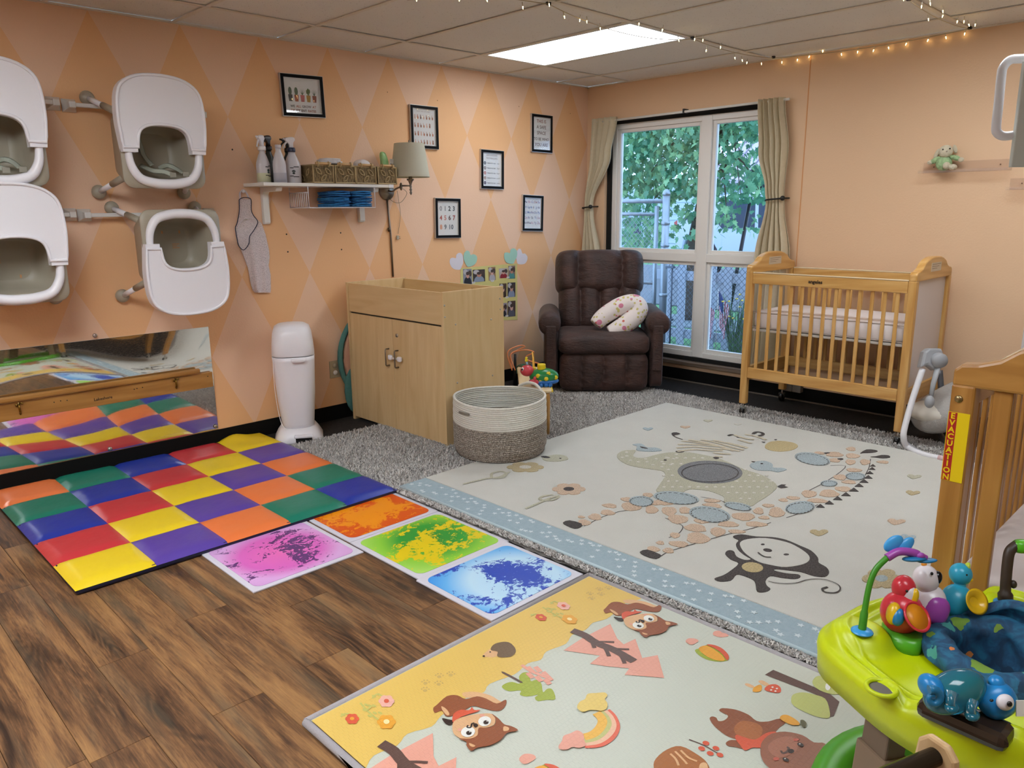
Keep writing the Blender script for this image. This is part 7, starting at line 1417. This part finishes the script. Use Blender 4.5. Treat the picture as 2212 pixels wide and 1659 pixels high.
# turquoise bird with yellow horn
tp = P(2068, 1332, 'z', .462); S = at_(tp)
bd = E_(S, 2066, 1298, 33, 37, 30, 0, -20, refp=tp).build('bird_toy', ttoy, t, W=True); E_(S, 2075, 1240, 23, 24, 22, 0, 0, refp=tp).build('head', ttoy, bd, W=True); E_(S, 2074, 1264, 12, 16, 12, 0, 0, refp=tp).build('neck', ttoy, bd, W=True)
E_(S, 2093, 1253, 9, 4.5, 6, -.010, 8, refp=tp).build('beak', ytoy, bd, W=True); E_(S, 2087, 1242, 3.5, 4, 3, -.020, refp=tp).build('eye', ktoy, bd, W=True); E_(S, 2088, 1226, 6, 12, 8, -.006, -25, refp=tp).build('crest', mat('crest_green', '#B5C83A', .3), bd, W=True); E_(S, 2087, 1310, 17, 24, 16, -.012, 0, refp=tp).build('wing', mat('toy_deep_blue', '#1B7FB4', .3), bd, W=True)
hm = MB(); k_ = rad(tp, 1); hm.lathe([(5*k_, -16*k_), (6*k_, -8*k_), (13*k_, 0), (22*k_, 5*k_), (27*k_, 6*k_), (22*k_, 3*k_), (12*k_, -3*k_), (.0001, -6*k_)], (0, 0, 0), n=28, M=VR @ Matrix.Rotation(math.radians(12), 3, 'Z') @ Matrix.Rotation(math.radians(72), 3, 'X')); c_ = S(2106, 1300, -.045); hm.v = [tuple(Vector(v_)+c_) for v_ in hm.v]; hm.build('horn', ytoy, bd, W=True)
# flower arch
fp = P(1862, 1364, 'z', .477); S = at_(fp)
MB().lathe([(.0001, .006), (.016, .006), (.022, .002), (.023, 0)], fp, n=20).build('socket', skyb, t, W=True)
st = MB(); st.tube(smooth_open([S(1862, 1362), S(1868, 1318), S(1878, 1265), S(1892, 1230), S(1918, 1203)], 6), [.0085]*6+[.0065]*19, 10); st = st.build('flower_stem', mat('stem_green', '#3F8A22', .35), t, W=True)
MB().tube(smooth_open([S(1916, 1205), S(1940, 1192), S(1968, 1193), S(1990, 1201), S(2000, 1206)], 5), [.009]*14+[.007]*7, 10).build('purple_body', ptoy, st, W=True)
E_(S, 1988, 1200, 10, 7, 8, -.005, refp=fp).build('purple_knob', ptoy, st, W=True)
E_(S, 1930, 1174, 24, 15, 6, .01, 35, refp=fp, e2=.9).build('blue_petal', skyb, st, W=True); E_(S, 1954, 1180, 26, 13, 6, .01, 42, refp=fp, e2=.9).build('blue_petal', skyb, st, W=True)
pm_ = MB(); E_(S, 1975, 1207, 26, 6, 16, .0, 4, refp=fp, mbx=pm_); pm_.build('blue_petal', mat('petal_blue', '#1F74A8', .35), st, W=True); pm_ = MB(); E_(S, 2002, 1211, 22, 5, 14, .0, 4, refp=fp, mbx=pm_); pm_.build('blue_petal', mat('petal_blue', '#1F74A8', .35), st, W=True)
# tree arm
tp2 = P(2172, 1303, 'z', .477); S = at_(tp2); MB().lathe([(.0001, .006), (.018, .006), (.024, .002), (.025, 0)], tp2, n=20).build('socket', skyb, t, W=True)
tr3 = MB(); tr3.tube(smooth_open([S(2172, 1302), S(2172, 1270), S(2176, 1220), S(2182, 1190), S(2200, 1175)], 6), [.016]*5+[.0115]*20, 10); tr3 = tr3.build('tree_trunk', mat('dark_brown_plastic', '#35291F', .45), t, W=True); E_(S, 2189, 1262, 7, 9, 7, -.005, refp=tp2).build('branch_stub', mat('dark_brown_plastic', '#35291F', .45), tr3, W=True)
E_(S, 2206, 1180, 20, 15, 16, 0, refp=tp2, e1=.8).build('green_leaf_top', mat('bright_green', '#57B022', .3), tr3, W=True)
# chameleon on its log
LV = Vector((-LU.y, LU.x, 0)); LM = Matrix(((LU.x, LV.x, 0), (LU.y, LV.y, 0), (0, 0, 1)))
lg = MB(); lg.box((0, 0, .0), (.150, .068, .034)); lg.v = [tuple(LM @ Vector(v_)+Vector((LG.x, LG.y, .463))) for v_ in lg.v]; lgo = lg.build('log_base', mat('log_plastic', '#2E231C', .18), t, W=True, bevel=.014)
cp = P(2058, 1500, 'z', .53); S = at_(Vector((LG.x, LG.y, .52))); RFC = Vector((LG.x, LG.y, .52))
cb = NT('translucent_blue', .12); cb.b.inputs['Base Color'].default_value = (*hx('#2A7E98'), 1); cb.b.inputs['Transmission Weight'].default_value = .45; cb.b.inputs['Roughness'].default_value = .12; cb = cb.m
ch = E_(S, 2062, 1494, 70, 44, 38, 0, 24, refp=RFC, nu=32, nv=18).build('chameleon_toy', cb, t, W=True); chb = mat('chameleon_blue', '#1C7FC0', .3)
E_(S, 2012, 1484, 24, 30, 30, 0, 35, refp=RFC).build('rump', chb, ch, W=True); tb = MB(); tb.tube([S(2015+r_*math.cos(a), 1508+r_*math.sin(a), -.028) for a, r_ in [(-2+k*.45, 20-k*.95) for k in range(18)]], [.008-.0003*k for k in range(18)], 8); tb.build('tail', mat('tail_blue', '#1C6E9A', .35), ch, W=True)
E_(S, 2153, 1512, 40, 38, 30, -.005, 30, refp=RFC, e1=.85, e2=.85).build('head', chb, ch, W=True); E_(S, 2152, 1475, 17, 17, 16, -.004, 30, refp=RFC).build('crest', chb, ch, W=True)
E_(S, 2171, 1517, 18, 17, 12, -.032, 20, refp=RFC).build('eye', wtoy, ch, W=True); E_(S, 2181, 1521, 5.5, 6, 4, -.045, refp=RFC).build('pupil', ktoy, ch, W=True); E_(S, 2142, 1513, 4, 3, 3, -.034, 15, refp=RFC).build('nostril', ktoy, ch, W=True)
for px, py in ((2052, 1526), (2096, 1543)):
    lm_ = MB(); lm_.tube([S(px+4, py-30, -.026), S(px, py-8, -.034), S(px+2, py, -.034)], [.011, .008, .010], 8); lm_.ell(S(px+4, py+2, -.034), .016, .012, .008, 12, 8); lm_.build('leg', cb, ch, W=True)
c_ = P(1905, 1480, 'z', .46); MB().tube([(c_.x+.027*math.cos(2*PI*k/28), c_.y+.027*math.sin(2*PI*k/28), .4535) for k in range(28)], .0048, 8, closed=True).build('cup_rim', lime, t, W=True)
MB().ell((c_.x, c_.y, .4505), .024, .024, .0045, 24, 8).build('cup_hole', mat('hole_grey', '#6A655C', .8), t, W=True)
lab = MB(); lab.box((0, 0, 0), (.018, .002, .028), r=VR); cl_ = S(2206, 1530, -.03); lab.v = [tuple(Vector(v_)+cl_) for v_ in lab.v]; lab.build('fabric_tag', whitep, t, W=True)
# ---------------------------------------------------------------- wooden push walker handle
E0 = P(2020, 1634, 'z', .60); E1 = P(1700, 1765, 'z', .60); ax = (E1-E0).normalized(); sd = Vector((-ax.y, ax.x, 0)); LL = .34
t = thing('push_walker', 'wooden push walker with a black grip bar, cut off by the bottom edge', 'walker', (E0.x, E0.y, 0)); wk = wood('pale_walker_wood', '#B08D62', '#C4A377', '#D2B48C', 1, axis=2)
MB().cyl(E0-ax*.0, E0+ax*LL, .0130, n=20).build('grip_bar', mat('black_grip', '#0C0C0D', .25), t, W=True)
for k, o_ in enumerate((-ax*.012, ax*(LL+.0))):
    c = E0+o_; prf = [(-.028, -.56), (.028, -.56), (.033, -.02), (.030, .010), (.015, .026), (-.015, .026), (-.030, .010), (-.033, -.02)]
    mb = MB(); mb.poly([c+sd*a+Vector((0, 0, b)) for a, b in prf], thick=tuple(ax*.013)); mb.build('side_board', wk, t, W=True, bevel=.005)
    for a in (-.03, .03): MB().lathe([(.0001, -.01), (.035, -.01), (.035, .01), (.0001, .01)], (c.x+sd.x*a*2, c.y+sd.y*a*2, .035), n=20, M=Matrix.Rotation(math.atan2(ax.y, ax.x), 3, 'Z') @ Matrix.Rotation(PI/2, 3, 'Y')).build('wheel', wk, t, W=True)
MB().cyl(E0+Vector((0, 0, -.45)), E0+ax*LL+Vector((0, 0, -.45)), .012, n=12).build('cross_bar', wk, t, W=True)
# ---------------------------------------------------------------- tubular frame on a floor stand at the right edge
dT = 2.9; K = lambda px, py, dd=0: D(px, py, dT+dd)
tp_ = K(2262, 300, .0); t = thing('panel_stand', 'grey panel with a white tubular handle at the upper right edge', 'stand', (tp_.x, tp_.y, 0))
mb = MB(); mb.tube(smooth_open([K(2250, 128), K(2205, 127), K(2182, 130), K(2167, 146), K(2163, 165), K(2157, 225), K(2152, 272), K(2154, 286), K(2168, 294), K(2196, 291)], 5), .0165, 14); mb.build('tube_handle', wsw, t, W=True)
vv = (K(2205, 140)-K(2183, 362)); vz = Vector((0, 0, vv.z)); b0 = K(2185, 361); rr_ = Vector((_R.x, _R.y, 0)).normalized()
mb = MB(); mb.poly([b0, b0+rr_*.22, b0+rr_*.22+vz*1.0, b0+vz*1.0], thick=tuple(vw*.02)); mb.build('panel', mat('panel_grey', '#C4C8C2', .5), t, W=True, bevel=.003)
mb = MB(); pb = b0+rr_*.15; mb.cyl((pb.x, pb.y, .03), (pb.x, pb.y, b0.z+.3), .016, n=14); mb.build('pole', wsw, t, W=True); mb = MB(); mb.lathe([(.16, 0), (.16, .012), (.03, .03), (.0001, .032)], (pb.x, pb.y, .027), n=32); mb.build('foot_plate', wsw, t, W=True)
# ---------------------------------------------------------------- plush bunny on an acrylic ledge
clr = NT('ledge_acrylic', .08); mo = clr.t.nodes['Material Output']; ta = clr.n('BsdfTransparent'); ta.inputs[0].default_value = (.95, .93, .92, 1); ms = clr.n('MixShader'); ms.inputs[0].default_value = .05; clr.b.inputs['Base Color'].default_value = (.85, .8, .78, 1); clr.l(ta.outputs[0], ms.inputs[1]); clr.l(clr.b.outputs[0], ms.inputs[2]); clr.l(ms.outputs[0], mo.inputs[0]); clr = clr.m
for (y0, y1, z_, lb) in ((-2.70, -3.175, 1.565, 'clear acrylic wall ledge under the plush bunny'), (-3.175, -3.66, 1.455, 'clear acrylic wall ledge, the lower empty one at the right edge')):
    t = thing('acrylic_ledge', lb, 'ledge', (0, (y0+y1)/2, z_), group='clear ledges on the window wall')
    mb = MB(); mb.bx(-.004, -.001, y0, y1, z_, z_+.062); mb.bx(-.09, -.001, y0, y1, z_-.003, z_); mb.bx(-.092, -.089, y0, y1, z_-.003, z_+.012); mb.build('ledge', clr, t, W=True)
    for y in (y0-.06, y1+.06): MB().ell((-.006, y, z_+.034), .003, .004, .004, 10, 6).build('screw', mat('screw_brown', '#7A5A44', .5), t, W=True)
gp, cp_ = mat('plush_green', '#A2BE8E', .95, noise=(60, .2), bump=(90, .9)), mat('plush_cream', '#CFC6AE', .95, noise=(60, .06), bump=(110, .6))
cn = P(2043, 350, 'x', -.05); t = thing('plush_bunny', 'small plush bunny in a green sweater sitting on the acrylic ledge', 'stuffed toy', (-.05, cn.y, 1.565))
X = lambda px, py, dx=0: P(px, py, 'x', -.05+dx)
def pe_(px, py, rx, ry, rz, m, nm, dx=0, rot=0): mb = MB(); mb.ell(X(px, py, dx), rx, ry, rz, 20, 12, M=Matrix.Rotation(rot, 3, 'X')); return mb.build(nm, m, t, W=True)
pe_(2039, 353, .036, .045, .044, gp, 'sweater_body'); pe_(2043, 327, .032, .039, .037, cp_, 'head', -.012); pe_(2024, 333, .010, .014, .034, cp_, 'ear', .012, .35); pe_(2063, 322, .008, .012, .026, cp_, 'ear', .014, -.3)
pe_(2021, 346, .018, .034, .016, gp, 'arm', -.006, -.5); pe_(2064, 341, .018, .034, .015, gp, 'arm', -.006, .35); pe_(2009, 351, .013, .016, .013, cp_, 'paw', -.01); pe_(2076, 345, .013, .016, .014, cp_, 'paw', -.01)
pe_(2045, 358, .03, .020, .022, cp_, 'foot', -.035, -.4); pe_(2058, 361, .03, .024, .018, cp_, 'foot', -.035, .1)
for px, py in ((2037, 323), (2052, 321)): pe_(px, py, .004, .0042, .0045, ktoy, 'eye', -.042)
pe_(2045, 327, .004, .005, .004, mat('nose_tan', '#A89A88', .8), 'nose', -.043)
# ---------------------------------------------------------------- small dark stick beside the recliner
p = P(1187, 829, 'z', 0); t = thing('antenna_stick', 'thin black upright stick between the toy table and the recliner', 'antenna', (-1.05, -.16, 0)); MB().tube([(-1.05, -.16, 0), (-1.05, -.16, .10), (-1.05, -.16, .255)], [.02, .013, .009], 10).build('stick', black, t, W=True)
# ---------------------------------------------------------------- string lights
t = thing('string_lights', 'warm white fairy light string clipped along ceiling and window wall', 'string lights', (-.3, -1.8, 2.34))
cordw = mat('clear_cord', '#B8A88A', .4); bw = mat('bulb_white', '#D8D0C0', .4); be = mat('bulb_glow', (1.0, .72, .30), .4, emit=22)
Z_ = 2.300
def seq(lst, ax, v): return [P(px, py, ax, v) for px, py in lst]
s1 = seq([(900, 3), (992, 3), (1053, 4), (1130, 20), (1187, 14), (1220, 40), (1252, 47), (1268, 50), (1297, 65), (1340, 62), (1380, 55), (1430, 68), (1467, 90), (1500, 88), (1518, 90), (1525, 112), (1556, 105), (1588, 128), (1604, 133), (1613, 138), (1645, 140)], 'z', Z_)
s2 = seq([(1670, 126), (1689, 137), (1722, 132), (1747, 125), (1777, 113), (1818, 120), (1852, 115), (1886, 112), (1920, 106), (1956, 98), (2003, 90), (2044, 84), (2083, 76)], 'x', -.022)
s3 = seq([(2106, 57), (2094, 57), (2082, 50), (2067, 50), (2035, 38), (2037, 28), (2006, 45), (2010, 12), (1990, 18), (1952, 2)], 'z', 2.32)
r = random.Random(6); clips = [Vector((q.x, q.y, 2.352)) for q in (P(1185, 9, 'z', 2.352), P(1496, 84, 'z', 2.352), P(1671, 125, 'z', 2.352), P(2095, 62, 'z', 2.352), P(1963, 0, 'z', 2.352))]
wpts = []
for a, b in zip(clips[:-1], clips[1:]):
    n_ = 12
    for k in range(n_): f = k/n_; p = a.lerp(b, f); p.z -= (.055 if a is clips[0] else .022)*4*f*(1-f); p.x = min(p.x, -.012); wpts.append(p)
wpts.append(clips[-1]); pre = [P(880, 0, 'z', 2.34), P(1053, -10, 'z', 2.33)]
MB().tube(pre+wpts, .0022, 5).build('wire', cordw, t, W=True)
for c in clips: MB().box(c+Vector((0, 0, .004)), (.018, .018, .014)).build('clip', black, t, W=True)
me0 = None
for i, p in enumerate(s1+s2+s3):
    wq = min(wpts+pre, key=lambda w_: (w_-p).length); d = (p-Vector((p.x, p.y, p.z+.035))).normalized(); top_ = p+Vector((r.uniform(-.01, .01), r.uniform(-.01, .01), .032)); top_.x = min(top_.x, -.008)
    mb = MB(); mb.cyl(top_, p+(top_-p)*.38, .0028, n=6, mi=0); mb.tube([p+(top_-p)*.38, p], [.0026, .0012], 6, mi=1); mb.build('bulb', [bw, be], t, W=True)
